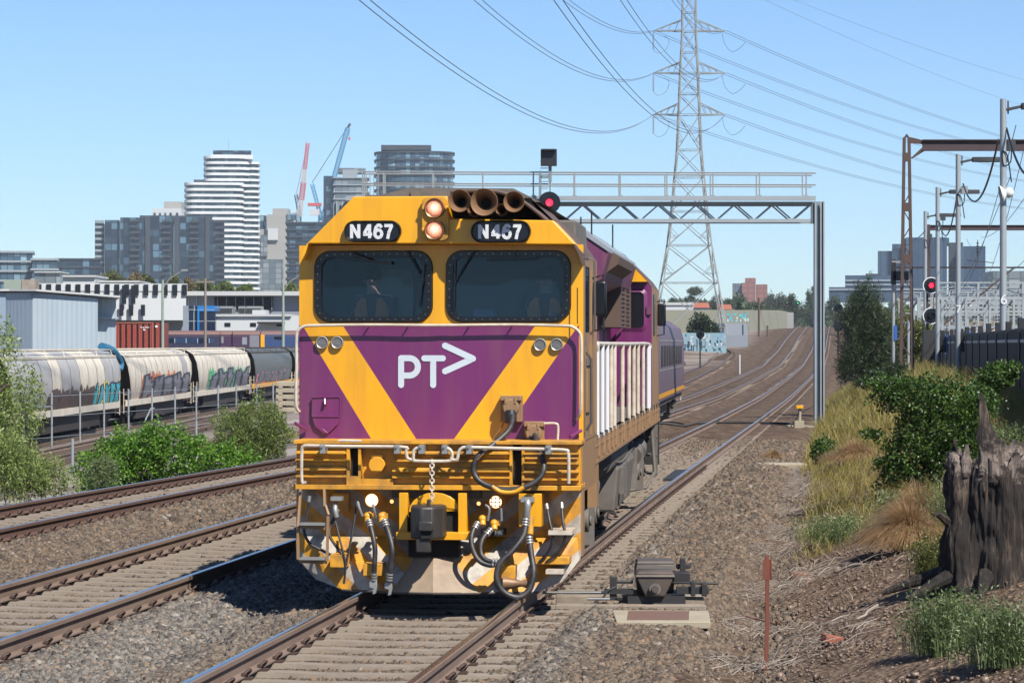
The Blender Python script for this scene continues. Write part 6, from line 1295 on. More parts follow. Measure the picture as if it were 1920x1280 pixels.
# bright green bush behind the far left track
p = on_ground(300, 62); p.z -= 0.1
bl = [(-1.15, 0, 0.35, 0.75, 0.8, 0.55), (-0.55, 0.3, 0.55, 0.7, 0.8, 0.75), (-0.15, 0, 0.95, 0.42, 0.6, 0.55), (0.35, 0.2, 0.65, 0.8, 0.8, 0.65), (1.1, 0.4, 0.5, 0.8, 0.8, 0.55), (-0.8, 0.0, 0.7, 0.5, 0.5, 0.5), (1.75, 0.8, 0.45, 0.5, 0.5, 0.45)]
bl = [(x-0.05, y_, z*1.0, a, b, c) for x, y_, z, a, b, c in bl]
plant('green_bush', 'bright glossy green bush beside the leftmost track', 'bush', p, bl, 24000, 0.075, 'g_vivid', 0.6, (0.9, 0.05), shell=0.55, lump=0.35)
p = on_ground(192, 58); plant('grey_green_bush', 'small pale grey-green shrub at the left end of the bright bush', 'bush', p, [(0, 0, 0.35, 0.34, 0.4, 0.42)], 3500, 0.06, 'g_weed', 0.35, (0.4, 0.02))
p = on_ground(470, 78); bl = [(-0.55, 0, 0.8, 0.6, 0.7, 0.75), (0.1, 0.1, 1.0, 0.75, 0.8, 0.85), (0.65, 0, 0.75, 0.55, 0.7, 0.8), (-0.1, -0.1, 0.4, 0.9, 0.7, 0.5)]
plant('olive_shrub', 'rounded olive green shrub next to the locomotive left side', 'bush', p, bl, 22000, 0.10, 'g_olive', 0.22, (1.0, 0.05), up=0.5, lump=0.3)
# peppercorn tree at the left edge with hanging strands
def weeping(name, label, loc, anchors, nstrand, slen, lsize, mt, seedv=3):
    t = thing(name, label, 'tree', loc); C = []; m = MB()
    for (x, y_, z, rx, ry, rz_) in anchors:
        k = int(nstrand*rx*rz_)
        for _ in range(k):
            d = rand_dirs(1)[0]; p0 = np.array([x, y_, z])+d*np.array([rx, ry, rz_])*rng.uniform(0.3, 1); L = slen*rng.uniform(0.4, 1.2); out = np.array([d[0], d[1], 0])*0.35
            nl_ = int(26*L/slen)+6; s = np.linspace(0, 1, nl_)[:, None]; q = p0+out*L*np.sqrt(s)*0.6-np.array([0, 0, 1])*L*s**1.3; C.append(q+rng.normal(0, 0.035, q.shape))
    c = np.concatenate(C); v, f = leaf_geo(c, lsize, 0.30, 0.5, 0); npmesh('foliage', v, f, mt, t); return t
p = on_ground(-25, 56)
t = weeping('peppercorn_tree', 'feathery weeping peppercorn tree at the left edge', p, [(-0.2, 0, 3.6, 0.8, 0.8, 0.8), (0.35, 0.2, 2.6, 0.7, 0.7, 0.6), (-0.4, 0, 2.2, 0.9, 0.8, 0.7), (0.5, 0, 2.05, 0.55, 0.6, 0.4), (0.1, 0, 1.5, 0.6, 0.7, 0.5)], 270, 0.85, 0.10, 'g_pepper')
veg_trunk(t, 2.6, 0.14, (0.1, 0.1), 6, 0.8)
p = on_ground(35, 54); weeping('peppercorn_sapling', 'low spreading peppercorn growth below the weeping tree at far left', p, [(-0.4, 0, 1.25, 0.8, 0.7, 0.45), (0.2, 0, 0.85, 0.75, 0.7, 0.4), (0.65, 0.2, 0.55, 0.5, 0.5, 0.25), (-0.2, -0.2, 0.6, 0.8, 0.6, 0.3)], 430, 0.45, 0.085, 'g_pepper')
# casuarina, big bushes, weeds on the right bank
p = on_ground(1622, 118); t = thing('casuarina_tree', 'dark green drooping casuarina tree beyond the gantry post', 'tree', p)
c = blob_pts([(0.0, 0, 3.9, 0.75, 0.8, 1.0), (-0.3, 0, 2.9, 0.95, 0.9, 0.9), (0.5, 0, 2.8, 0.8, 0.8, 0.9), (-0.45, 0, 1.7, 0.85, 0.9, 1.0), (0.5, 0, 1.6, 0.95, 0.9, 1.0), (0.1, 0, 0.7, 1.0, 0.8, 0.7), (1.0, 0.3, 1.2, 0.6, 0.6, 0.8), (-0.9, 0, 0.9, 0.35, 0.6, 0.6)], 30000, 0.3, 0.35)
v, f = leaf_geo(c, 0.22, 0.09, 0.2, 0.9); npmesh('foliage', v, f, 'g_dark', t); veg_trunk(t, 3.6, 0.13)
p = on_ground(1752, 45); p.z -= 0.03; bl = [(-0.20, 0, 1.55, 0.55, 0.6, 0.42), (0.30, 0, 1.45, 0.60, 0.6, 0.42), (0.72, 0.3, 1.35, 0.32, 0.4, 0.35), (-0.62, 0.1, 1.70, 0.36, 0.4, 0.28), (0.0, -0.1, 1.0, 0.60, 0.6, 0.45), (-0.35, -0.1, 0.62, 0.50, 0.5, 0.40), (-0.55, -0.1, 0.28, 0.32, 0.4, 0.35), (0.25, 0, 0.6, 0.45, 0.5, 0.45), (-0.92, 0, 0.95, 0.20, 0.25, 0.07), (0.62, 0.1, 0.85, 0.40, 0.5, 0.40), (0.15, 0.1, 0.25, 0.5, 0.5, 0.3)]
plant('large_green_bush', 'large glossy dark green bush on the right bank above the tree stump', 'bush', p, [(x*1.08-0.05, y_, z*0.97, r1*1.06, r2, r3*1.0) for x, y_, z, r1, r2, r3 in bl], 30000, 0.058, 'g_bright', 0.6, (1.2, 0.05), lump=0.45)
p = on_ground(1868, 52); plant('green_bush', 'smaller green bush touching the dark fence, right of the large bush', 'bush', p, [(0.0, 0, 1.32, 0.36, 0.4, 0.26), (-0.25, 0, 1.0, 0.35, 0.4, 0.3), (0.28, 0, 1.45, 0.2, 0.3, 0.14)], 5500, 0.06, 'g_bright', 0.6, (0.9, 0.03))
p = on_ground(1543, 62); plant('small_dark_shrub', 'small dark green shrub beside the concrete culvert', 'bush', p, [(0, 0, 0.35, 0.3, 0.3, 0.35), (0.15, 0, 0.2, 0.35, 0.3, 0.25)], 3500, 0.06, 'g_bright', 0.6, (0.4, 0.02))
p = on_ground(1640, 104); plant('low_shrub', 'low dark shrub at the foot of the casuarina', 'bush', p, [(0.2, 0, 0.5, 0.9, 0.6, 0.6), (0.9, 0, 0.7, 0.6, 0.6, 0.6)], 5000, 0.10, 'g_dark', 0.5)
p = on_ground(1690, 150); plant('pale_scrub_tree', 'pale yellow-green scrubby tree behind the rusty mast', 'tree', p, [(0, 0, 2.0, 1.3, 1.2, 1.1), (-0.9, 0, 2.6, 0.9, 1, 0.9), (1.2, 0, 1.8, 1.2, 1, 1.0), (0, 0, 0.8, 1.6, 1, 0.9), (2.2, 0, 1.0, 0.8, 1, 0.9)], 16000, 0.17, 'g_lime', 0.4, (2.0, 0.1))
def weed(label, px, d, w, h, n, mt='g_weed', name='weed_clump'):
    p = on_ground(px, d); t = thing(name, label, 'weeds', p); k = n//14; b = np.stack([rng.normal(0, w*0.35, k), rng.normal(0, w*0.3, k), np.zeros(k)], 1)
    v, f = blade_geo(b, h, 0.008, 0.45); npmesh('stems', v, f, mt, t)
    cc = []
    for i in range(k):
        s = rng.uniform(0.15, 1, 14)[:, None]; le = rng.normal(0, 0.18, 2); cc.append(b[i]+np.concatenate([s*s*le[0]*h, s*s*le[1]*h, s*h*rng.uniform(0.6, 1.1)], 1)+rng.normal(0, 0.022, (14, 3)))
    v, f = leaf_geo(np.concatenate(cc), 0.035 if d < 40 else 0.06, 0.35, 0, 0.6); npmesh('foliage', v, f, mt, t)
weed('bushy green weed clump at the bottom right, in front of the stump', 1778, 22.4, 0.42, 0.50, 8000); weed('green weed clump in the bottom right corner', 1885, 20.8, 0.45, 0.46, 7000); weed('low green weeds in front of the straw tussock', 1580, 38, 0.8, 0.38, 7000)
weed('tall thin weeds behind the stump', 1900, 36, 0.8, 0.6, 6000); weed('tall weeds against the fence, right of the large bush', 1870, 48, 1.2, 0.6, 5000); weed('yellow flowering weeds left of the stump base', 1745, 29.0, 0.28, 0.55, 3500, 'g_lime'); weed('green weeds under the large bush', 1690, 40, 0.5, 0.35, 3500); weed('weeds hanging over the stump from behind', 1790, 34.5, 0.5, 0.75, 5000); weed('small weeds at the right edge beside the stump', 1905, 27.5, 0.4, 0.55, 4000)
# straw tussocks
def tussock(label, px, d, r, h, n, mt='g_straw'):
    p = on_ground(px, d); t = thing('grass_tussock', label, 'grass tussock', p); a = rng.uniform(0, 6.28, n); q = np.sqrt(rng.uniform(0, 1, n)); L = h*rng.uniform(0.6, 1.15, n)
    out = np.stack([np.cos(a), np.sin(a), 0*a], 1); base = out*(q*r*0.45)[:, None]+np.stack([0*a, 0*a, h*0.25*(1-q)], 1); w = 0.007 if d < 45 else 0.012; side = np.stack([-np.sin(a), np.cos(a), 0*a], 1); rows = []; seg = 5
    jit = rng.normal(0, 0.10, (n, 3)); jit[:, 2] = 0
    for i in range(seg+1):
        s = i/seg; c = base+out*(L*(0.15+0.75*q)*s**1.2)[:, None]+np.array([0, 0, 1])*(L*(1.25*s-(0.35+0.85*q)*s*s))[:, None]+jit*s*h+np.array([-0.12, -0.1, 0])*h*s*s; rows += [c-side*w*(1-0.8*s)/2, c+side*w*(1-0.8*s)/2]
    v = np.stack(rows, 1).reshape(-1, 3); k = 2*(seg+1); f = np.concatenate([np.arange(n)[:, None]*k+np.array([[2*i, 2*i+1, 2*i+3, 2*i+2]]) for i in range(seg)]); npmesh('blades', v, f, mt, t)
tussock('large dry straw-coloured grass tussock left of the stump', 1702, 34.0, 0.42, 0.62, 9000); tussock('upper dry straw tussock against the large bush', 1722, 37, 0.3, 0.66, 4000); tussock('brown dry tussock above the culvert on the bank', 1605, 58, 0.8, 0.55, 3500); tussock('small dry tussock beside the culvert', 1450, 68, 0.35, 0.3, 900)
# grass cover over the bank (uncountable)
def cover(name, n, ylo, yhi, ulo, uhi, h, w, mt, lean=0.5, dens=None, kindlabel=None):
    y_ = ylo+(yhi-ylo)*rng.uniform(0, 1, n)**0.9; u = rng.uniform(ulo, uhi, n); x = xmain(y_)+u
    nzv = np.array([mnoise.noise((a*0.45, b*0.28, 1.7)) for a, b in zip(x, y_)]); ok = nzv > (-0.1 if dens is None else dens); x, y_ = x[ok], y_[ok]
    b = np.stack([x, y_, ground_z(x, y_)-0.03], 1); v, f = blade_geo(b, h, w, lean); o = npmesh(name, v, f, mt); o['kind'] = 'stuff'; o['label'] = kindlabel; o['category'] = 'grass'
cover('bank_grass', 36000, 60, 150, 3.1, 8.6, 0.62, 0.020, 'g_grass', 0.6, -0.35, 'yellow grass covering the bank below the fence')
cover('mid_bank_grass', 24000, 36, 68, 3.4, 8.5, 0.42, 0.012, 'g_grass', 0.6, -0.22, 'patchy yellow grass on the nearer bank')
cover('fence_grass', 8000, 62, 135, 6.3, 8.3, 1.0, 0.02, 'g_grass', 0.4, -0.2, 'tall seeding grass along the fence')
cover('dry_litter', 1600, 24, 64, 2.6, 5.2, 0.15, 0.010, 'g_twig', 1.4, 0.05, 'dead grass stalks on the bank foot')
# dead twigs lying on the bank (uncountable litter)
m_v = []; m_f = []; o_ = 0
n = 3000; y_ = 24+42*rng.uniform(0, 1, n)**1.1; u = 2.9+np.abs(rng.normal(0, 0.75, n)); x = xmain(y_)+u; mb = MB()
for i in range(n):
    nz_ = mnoise.noise((x[i]*0.8, y_[i]*0.35, 9.1))
    if nz_ < 0.0 and y_[i] < 60: continue
    a = rng.normal(0.6, 1.1); L = rng.uniform(0.08, 0.45); z = gz(x[i], y_[i])+0.03; dx, dy = math.cos(a)*L/2, math.sin(a)*L/2; r_ = rng.uniform(0.0015, 0.0045)
    p0 = Vector((x[i]-dx, y_[i]-dy, gz(x[i]-dx, y_[i]-dy)+0.03+rng.uniform(0, 0.05))); p2 = Vector((x[i]+dx, y_[i]+dy, gz(x[i]+dx, y_[i]+dy)+0.03+rng.uniform(0, 0.08))); p1 = (p0+p2)/2+Vector((rng.normal(0, 0.03), rng.normal(0, 0.03), rng.uniform(0, 0.05)))
    mb.tube([p0, p1, p2], [r_, r_, r_*0.5], 4)
q = mb.build('dead_twigs', 'g_twig', smooth=False, fix=False); q['kind'] = 'stuff'; q['label'] = 'pale dead twigs littering the foot of the bank'; q['category'] = 'twigs'
# a few single pieces
m = MB(); a = W(1606, 1075, 26.6); b = W(1645, 1050, 26.9); za = gz(a.x, 26.6)+0.05; m.tube(smoothpath([(a.x, 26.6, za), (a.x+0.09, 26.65, za+0.03), (a.x+0.12, 26.7, za+0.06), (b.x, 26.9, gz(b.x, 26.9)+0.10)], 4), [0.008+0.001*k for k in range(13)], 6); tag(m.build('bleached_branch', 'g_twig'), 'single bleached forked branch lying on the soil left of the stump', 'branch')
p = on_ground(1505, 33.5); m = MB(); m.box(-0.13, 0.13, -0.09, 0.09, -0.06, 0.10); m.v = [(x+rng.normal(0, 0.03), y+rng.normal(0, 0.03), z+rng.normal(0, 0.02)) for x, y, z in m.v]; o = m.build('rock', mat('brown_rock', (0.26, 0.15, 0.10), 0.9, 0, 0.3, 9), smooth=False, bevel=0.02); o.location = p; o.rotation_euler = (0.1, 0.1, 0.7); tag(o, 'single brown rock at the foot of the bank, left of the straw tussock', 'rock')
# tree stump
def stump():
    d = 27.0; p = on_ground(1862, d); t = thing('tree_stump', 'big burnt dead tree stump with a tall splinter at right', 'tree stump', p)
    mt, n, l, pr = _nt('charred_wood'); v = tc(n); f = noise(n, l, mapped(n, l, v, (7, 7, 0.8)), 2.5, 8, 0.7); s = n.new('ShaderNodeSeparateXYZ'); l.new(v, s.inputs[0])
    k = math_(n, l, 'ADD', f, math_(n, l, 'MULTIPLY', noise(n, l, v, 2, 4), 0.5))
    dark = ramp(n, l, k, [(0.58, (0.004, 0.0035, 0.003)), (0.78, (0.020, 0.014, 0.011)), (0.93, (0.12, 0.085, 0.062))]); pale = ramp(n, l, k, [(0.5, (0.02, 0.014, 0.012)), (0.66, (0.13, 0.10, 0.082)), (0.9, (0.27, 0.22, 0.19))])
    zz = math_(n, l, 'MULTIPLY', math_(n, l, 'ADD', s.outputs[2], math_(n, l, 'MULTIPLY', math_(n, l, 'SUBTRACT', noise(n, l, v, 5, 8, 0.75), 0.5), 1.1)), 0.5); hgt = math_(n, l, 'MULTIPLY', math_(n, l, 'GREATER_THAN', zz, 1.10), math_(n, l, 'LESS_THAN', zz, 1.52))
    hgt = math_(n, l, 'MULTIPLY', ramp(n, l, zz, [(0.55, (0, 0, 0)), (0.60, (1, 1, 1))]), ramp(n, l, zz, [(0.64, (1, 1, 1)), (0.72, (0, 0, 0))]))
    l.new(mixc(n, l, hgt, dark, pale), pr.inputs['Base Color']); pr.inputs['Roughness'].default_value = 0.85; bump(n, l, pr, f, 0.9, 0.05)
    nn, nz_ = 220, 46; V = []
    for i in range(nz_+1):
        q = i/nz_
        for k in range(nn):
            a = 2*math.pi*k/nn; r_ = (0.46+0.15*(1-q)**3)*(1+0.07*math.sin(5*a+1+q*2)+0.025*math.sin(11*a+q*6)+0.05*mnoise.noise((math.cos(a)*9, math.sin(a)*9, q*2))+0.10*mnoise.noise((math.cos(a)*3+q, math.sin(a)*3, q*5))+0.14*mnoise.noise((math.cos(a)*2.5, math.sin(a)*2.5, q*3))+0.06*mnoise.noise((a*7, q*9, 4))+0.03*mnoise.noise((math.cos(a)*30, math.sin(a)*30, q*3))+0.035*mnoise.noise((math.cos(a)*22, math.sin(a)*22, q*16)))
            top = 1.22+0.16*mnoise.noise((math.cos(a)*3, math.sin(a)*3, 5))+0.10*max(0, math.cos(a-0.5))+0.09*mnoise.noise((math.cos(a)*12, math.sin(a)*12, 2))
            V.append((r_*math.cos(a)*1.0, r_*math.sin(a)*0.85, -0.3+q*(top+0.3)))
    Fc = [(i*nn+k, i*nn+(k+1) % nn, (i+1)*nn+(k+1) % nn, (i+1)*nn+k) for i in range(nz_) for k in range(nn)]
    b0 = nz_*nn; rings = [(0.82, -0.03), (0.70, -0.16), (0.4, -0.30), (0.1, -0.35)]; base = len(V)
    for s_, dz in rings:
        for k in range(nn): x, y2, z = V[b0+k]; V.append((x*s_, y2*s_, z+dz+0.05*mnoise.noise((x*9, y2*9, s_*4))))
    prev = b0
    for j in range(len(rings)):
        cur = base+j*nn; Fc += [(prev+k, prev+(k+1) % nn, cur+(k+1) % nn, cur+k) for k in range(nn)]; prev = cur
    Fc.append(tuple(prev+k for k in range(nn))); mb = MB(); mb.add(V, Fc); mb.build('trunk', mt, t)
    def spl(cx, cy, w, h, z0, lean, nm='splinter', sd=0):
        mb = MB(); n2 = 10; m2 = 12; V = []
        for i in range(m2+1):
            q = i/m2; ww = w*(1-q**2.2)*(0.85+0.7*mnoise.noise((sd, q*5, 1)))+0.012
            for k in range(n2): a = 2*math.pi*k/n2; V.append((cx+lean*q+ww*math.cos(a)*(1+0.25*math.sin(3*a+q*4)), cy+ww*0.6*math.sin(a), z0+h*q+0.03*math.sin(5*a)))
        mb.add(V, [(i*n2+k, i*n2+(k+1) % n2, (i+1)*n2+(k+1) % n2, (i+1)*n2+k) for i in range(m2) for k in range(n2)]); mb.build(nm, mt, t)
    spl(-0.06, -0.15, 0.105, 0.88, 1.02, -0.08); spl(0.05, -0.12, 0.10, 0.45, 1.0, 0.02, sd=3); spl(0.2, 0.2, 0.16, 0.38, 1.05, 0.05, sd=5); spl(-0.38, -0.05, 0.10, 0.22, 1.1, -0.02, sd=7); spl(0.36, 0.05, 0.12, 0.35, 1.05, 0.03, sd=8); spl(0.30, -0.2, 0.10, 0.25, 1.08, 0.0, sd=9)
    rr = random.Random(5)
    for k in range(26):
        a = rr.uniform(0, 6.28); R_ = 0.42+0.05*rr.random(); spl(R_*math.cos(a), R_*math.sin(a)*0.85, rr.uniform(0.02, 0.05), rr.uniform(0.12, 0.34), 1.0+0.1*rr.random(), rr.uniform(-0.03, 0.03), sd=k)
    mb = MB()
    for a, L in ((3.6, 0.5), (4.4, 0.35), (5.6, 0.5), (3.0, 0.6)): mb.tube(smoothpath([(math.cos(a)*0.45, math.sin(a)*0.4, 0.12), (math.cos(a)*(0.5+L*0.4), math.sin(a)*(0.45+L*0.4), 0.03), (math.cos(a)*(0.5+L), math.sin(a)*(0.45+L), -0.1)], 4), [0.09-0.008*k for k in range(9)], 8)
    mb.tube([(-0.46, -0.2, 0.62), (-0.60, -0.3, 0.72), (-0.64, -0.35, 0.70)], [0.05, 0.03, 0.01], 6); split_build(mb, 'root', mt, t)
stump()

# ---------------------------------------------------------------- rail yard on the left
M['bogie_shade_black'] = mat('sooty_bogie_and_shade', (0.035, 0.026, 0.023), 0.8, 0, 0.3, 2)  # black of the bogies, also painted where wagons are in shade
WX = lambda y: -21.6+0.0195*(y-142.5)
def wz(): return -1.75
M['hop_cream'] = mat('cream_hopper', (0.80, 0.73, 0.60), 0.6, 0, 0.06, 0.5, dirt=(0.26, 0.20, 0.15), damt=0.5, dscale=0.8, streak=1)
M['hop_grey'] = mat('grey_hopper', (0.46, 0.46, 0.45), 0.6, 0, 0.06, 0.5, dirt=(0.2, 0.17, 0.14), damt=0.4, dscale=1)
M['hop_dark'] = mat('dark_green_hopper', (0.12, 0.145, 0.145), 0.6, 0, 0.15, 0.5, dirt=(0.20, 0.18, 0.17), damt=0.5, dscale=1)
M['hop_rib'] = mat('rust_seam', (0.24, 0.14, 0.10), 0.7)
M['gr_teal'] = mat('teal_spray', (0.05, 0.50, 0.60), 0.6); M['gr_yel'] = mat('yellow_spray', (0.85, 0.85, 0.28), 0.6); M['gr_dark'] = mat('dark_spray', (0.03, 0.045, 0.07), 0.6); M['gr_brown'] = mat('brown_spray', (0.10, 0.065, 0.055), 0.6)
M['gr_orange'] = mat('orange_spray', (0.70, 0.20, 0.07), 0.6); M['gr_grey'] = mat('grey_spray', (0.22, 0.22, 0.25), 0.6); M['gr_green'] = mat('green_spray', (0.12, 0.50, 0.24), 0.6); M['gr_pink'] = mat('pink_spray', (0.75, 0.28, 0.36), 0.6); M['gr_blue'] = mat('blue_spray', (0.20, 0.35, 0.50), 0.6); M['gr_white'] = mat('white_spray', (0.6, 0.62, 0.62), 0.6)
HS = [(1.05, 0.92), (1.30, 1.35), (1.43, 2.0), (1.45, 2.5), (1.38, 3.1), (1.15, 3.62), (0.75, 3.86), (0, 3.95)]      # (half width, height)
def sx_at(z): return float(np.interp(z, [q[1] for q in HS], [q[0] for q in HS]))
def graffiti(t, y0, y1, z0, z1, base, ink, hi, sd, shard=True):
    """jagged letter shapes following the curved side"""
    r_ = random.Random(sd); m = MB(); L = y1-y0; H = z1-z0; S = lambda y, z, o: (sx_at(z)+o, y, z)
    def poly(pts, mi, o):
        P_ = [(y0+L*a, z0+H*b) for a, b in pts]
        for lo, hi in ((0.92, 1.35), (1.35, 2.0), (2.0, 2.5), (2.5, 3.1)):
            Q = P_
            for lim, sg in ((lo, 1), (hi, -1)):
                out = []
                for i in range(len(Q)):
                    p, q = Q[i], Q[(i+1) % len(Q)]; ip = (p[1]-lim)*sg >= 0; iq = (q[1]-lim)*sg >= 0
                    if ip: out.append(p)
                    if ip != iq: t_ = (lim-p[1])/(q[1]-p[1]); out.append((p[0]+(q[0]-p[0])*t_, lim))
                Q = out
                if not Q: break
            if len(Q) >= 3: m.add([S(y, z, o) for y, z in Q], [tuple(range(len(Q)))], mi)
    nb = 16
    for k in range(nb):
        a = k/nb; h0 = 0.72+0.33*r_.random(); poly([(a, 0), (a+1/nb, 0), (a+1/nb, h0*0.8), (a+0.6/nb, h0), (a+0.1/nb, h0*0.85)], 0, 0.030)
    nl_ = 5
    for k in range(nl_):
        c = (k+0.5)/nl_; w = 0.66/nl_
        for j in range(7):
            x0 = c+w*(r_.random()-0.5); x1 = c+w*(r_.random()-0.5); zb0 = 0.05+0.25*r_.random(); zt0 = 0.6+0.32*r_.random(); th = 0.030+0.025*r_.random()
            if j > 3: zb0, zt0 = 0.3*r_.random()+0.1, 0.3*r_.random()+0.5
            poly([(x0-th*0.7, zb0-0.03), (x0+th*1.8, zb0-0.03), (x1+th*1.7, zt0+0.05), (x1-th*0.7, zt0)], 1, 0.038+0.001*j); poly([(x0, zb0), (x0+th, zb0), (x1+th, zt0-0.02), (x1, zt0-0.04)], 2, 0.047+0.001*j)
    m.build('graffiti', [base, ink, hi], t, smooth=False, fix=False)
def hopper(y0, y1, side, label, arts, stripe=None, roof='hop_cream', panels=None):
    L = y1-y0-2.4; x = WX(y0); t = thing('hopper_wagon', label, 'hopper wagon', (x, y0+1.2, wz()), -math.atan(0.0195), 'grain hopper wagons in the yard')
    n = 12; ys = [0.0]+[0.25+(L-0.5)*k/n for k in range(n+1)]+[L]; m = MB(); V = []
    prof_ = [(w, z) for w, z in HS]+[(-w, z) for w, z in HS[-2::-1]]
    def shr(i): return 1.0
    for i, y in enumerate(ys):
        for w, z in prof_:
            e = 0.0
            if i in (0, len(ys)-1): pass
            sl = 1.9*max(0, (2.9-z)/1.9)**1.3 if z < 2.9 else 0.0
            yy_ = y
            if i == 0: yy_ = y+sl
            if i == len(ys)-1: yy_ = y-sl
            if i == 1: yy_ = y+sl*0.95
            if i == len(ys)-2: yy_ = y-sl*0.95
            V.append((w, yy_, z))
    k_ = len(prof_); m.add(V, []); pn = panels or [0]*(n+2)
    for i in range(len(ys)-1):
        for k in range(k_-1): m.f.append((i*k_+k, i*k_+k+1, (i+1)*k_+k+1, (i+1)*k_+k)); m.m.append(pn[min(i, len(pn)-1)] if 0 < k < k_-2 else 0)
    m.f += [tuple(range(k_)), tuple((len(ys)-1)*k_+k for k in range(k_))]; m.m += [3, 3]  # end faces black: shade on the sloping end sheets put into the colour
    m.build('body', [side, 'hop_grey', 'hop_cream', 'bogie_shade_black'], t)
    m = MB()
    for i in range(1, len(ys)-1):
        for k in range(1, 5):
            (w0, z0), (w1, z1) = HS[k], HS[k+1]; q0, q1 = V[i*k_+k], V[i*k_+k+1]; m.add([(w0+0.012, q0[1]-0.03, z0), (w0+0.012, q0[1]+0.03, z0), (w1+0.012, q1[1]+0.03, z1), (w1+0.012, q1[1]-0.03, z1)], [(0, 1, 2, 3)])
    m.build('side_seam', 'hop_rib', t, smooth=False, fix=False)
    m = MB(); m.box(1.10, 1.2, 0.2, L-0.2, 3.58, 3.68); m.box(-0.35, 0.35, 0.3, L-0.3, 3.94, 4.02); m.box(1.0, 1.05, 0.3, L-0.3, 3.95, 3.98)
    for k in range(7): m.bar((0.3, 1+k*(L-2)/6, 3.97), (1.03, 1+k*(L-2)/6, 3.97), 0.05); m.bar((1.03, 1+k*(L-2)/6, 3.97), (1.15, 1+k*(L-2)/6, 3.62), 0.04)
    m.build('roof_walkway', 'hop_cream' if side == 'hop_cream' else 'rust', t, smooth=False)
    m = MB(); m.box(1.25, 1.40, 0.1, L-0.1, 0.98, 1.28); m.box(-1.40, -1.25, 0.1, L-0.1, 0.98, 1.28); m.build('sole_bar', stripe or 'hop_cream', t, smooth=False)
    m = MB(); m.box(-1.0, 1.0, 0.0, L, 0.75, 1.0); m.box(-1.15, 1.15, L*0.17, L*0.83, 0.22, 1.0); m.bar((0, -1.2, 0.85), (0, L+1.2, 0.85), 0.25)  # deep middle box added in black for the shade below the wagon
    for yc in (2.4, L-2.4):
        for s in (-1, 1):
            m.box(s*1.0-0.08, s*1.0+0.08, yc-1.2, yc+1.2, 0.4, 0.68)
            for y in (yc-0.9, yc+0.9): m.cyl((s*0.78, y, 0.45), (s*0.92, y, 0.45), 0.45, 18)
    m.build('underframe', 'bogie_shade_black', t)
    m = MB()
    for y in (0.15, L-0.15):
        for xx in (1.38, 1.15): m.bar((xx, y, 0.6), (xx, y, 1.9), 0.04)
        for z in (0.7, 1.0, 1.3, 1.6): m.bar((1.15, y, z), (1.38, y, z), 0.03)
    m.build('end_ladder', 'cream', t, smooth=False)
    for a in arts: graffiti(t, L*a[0], L*a[1], a[2], a[3], a[4], a[5], a[6], a[7])
    return t
P2 = [0, 1, 1, 1, 0, 0, 0, 0, 0, 0, 1, 1, 0, 0]
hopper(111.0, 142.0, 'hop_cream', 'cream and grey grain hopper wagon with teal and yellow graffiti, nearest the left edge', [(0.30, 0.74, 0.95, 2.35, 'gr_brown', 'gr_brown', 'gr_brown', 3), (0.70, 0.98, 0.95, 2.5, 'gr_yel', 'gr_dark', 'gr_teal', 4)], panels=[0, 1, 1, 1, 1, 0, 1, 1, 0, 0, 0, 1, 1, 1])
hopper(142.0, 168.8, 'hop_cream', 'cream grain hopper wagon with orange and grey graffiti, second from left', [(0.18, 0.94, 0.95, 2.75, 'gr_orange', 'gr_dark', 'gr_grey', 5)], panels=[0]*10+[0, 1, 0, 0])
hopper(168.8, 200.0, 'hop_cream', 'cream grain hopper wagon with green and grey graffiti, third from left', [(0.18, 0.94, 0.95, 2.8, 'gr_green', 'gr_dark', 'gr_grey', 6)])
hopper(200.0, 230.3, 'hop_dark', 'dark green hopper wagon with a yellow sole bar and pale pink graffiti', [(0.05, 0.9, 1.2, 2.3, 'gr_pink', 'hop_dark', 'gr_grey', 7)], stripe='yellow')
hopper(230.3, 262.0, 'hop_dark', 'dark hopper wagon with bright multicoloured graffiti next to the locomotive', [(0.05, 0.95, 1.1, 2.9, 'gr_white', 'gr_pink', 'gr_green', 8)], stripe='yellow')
# blue tarpaulin between the first two wagons
m = MB(); c = Vector((WX(142), 142, wz())); m.tube(smoothpath([c+Vector((0.4, -1.4, 4.1)), c+Vector((0.8, -0.2, 3.9)), c+Vector((1.1, 0.6, 3.3)), c+Vector((1.1, 0.4, 2.9))], 4), [0.24-0.009*k for k in range(13)], 8); tag(m.build('blue_tarpaulin', 'tarp') if 'tarp' in M else m.build('blue_tarpaulin', mat('blue_tarp', (0.03, 0.17, 0.30), 0.6)), 'blue plastic sheet caught between the first two hopper wagons', 'tarpaulin')
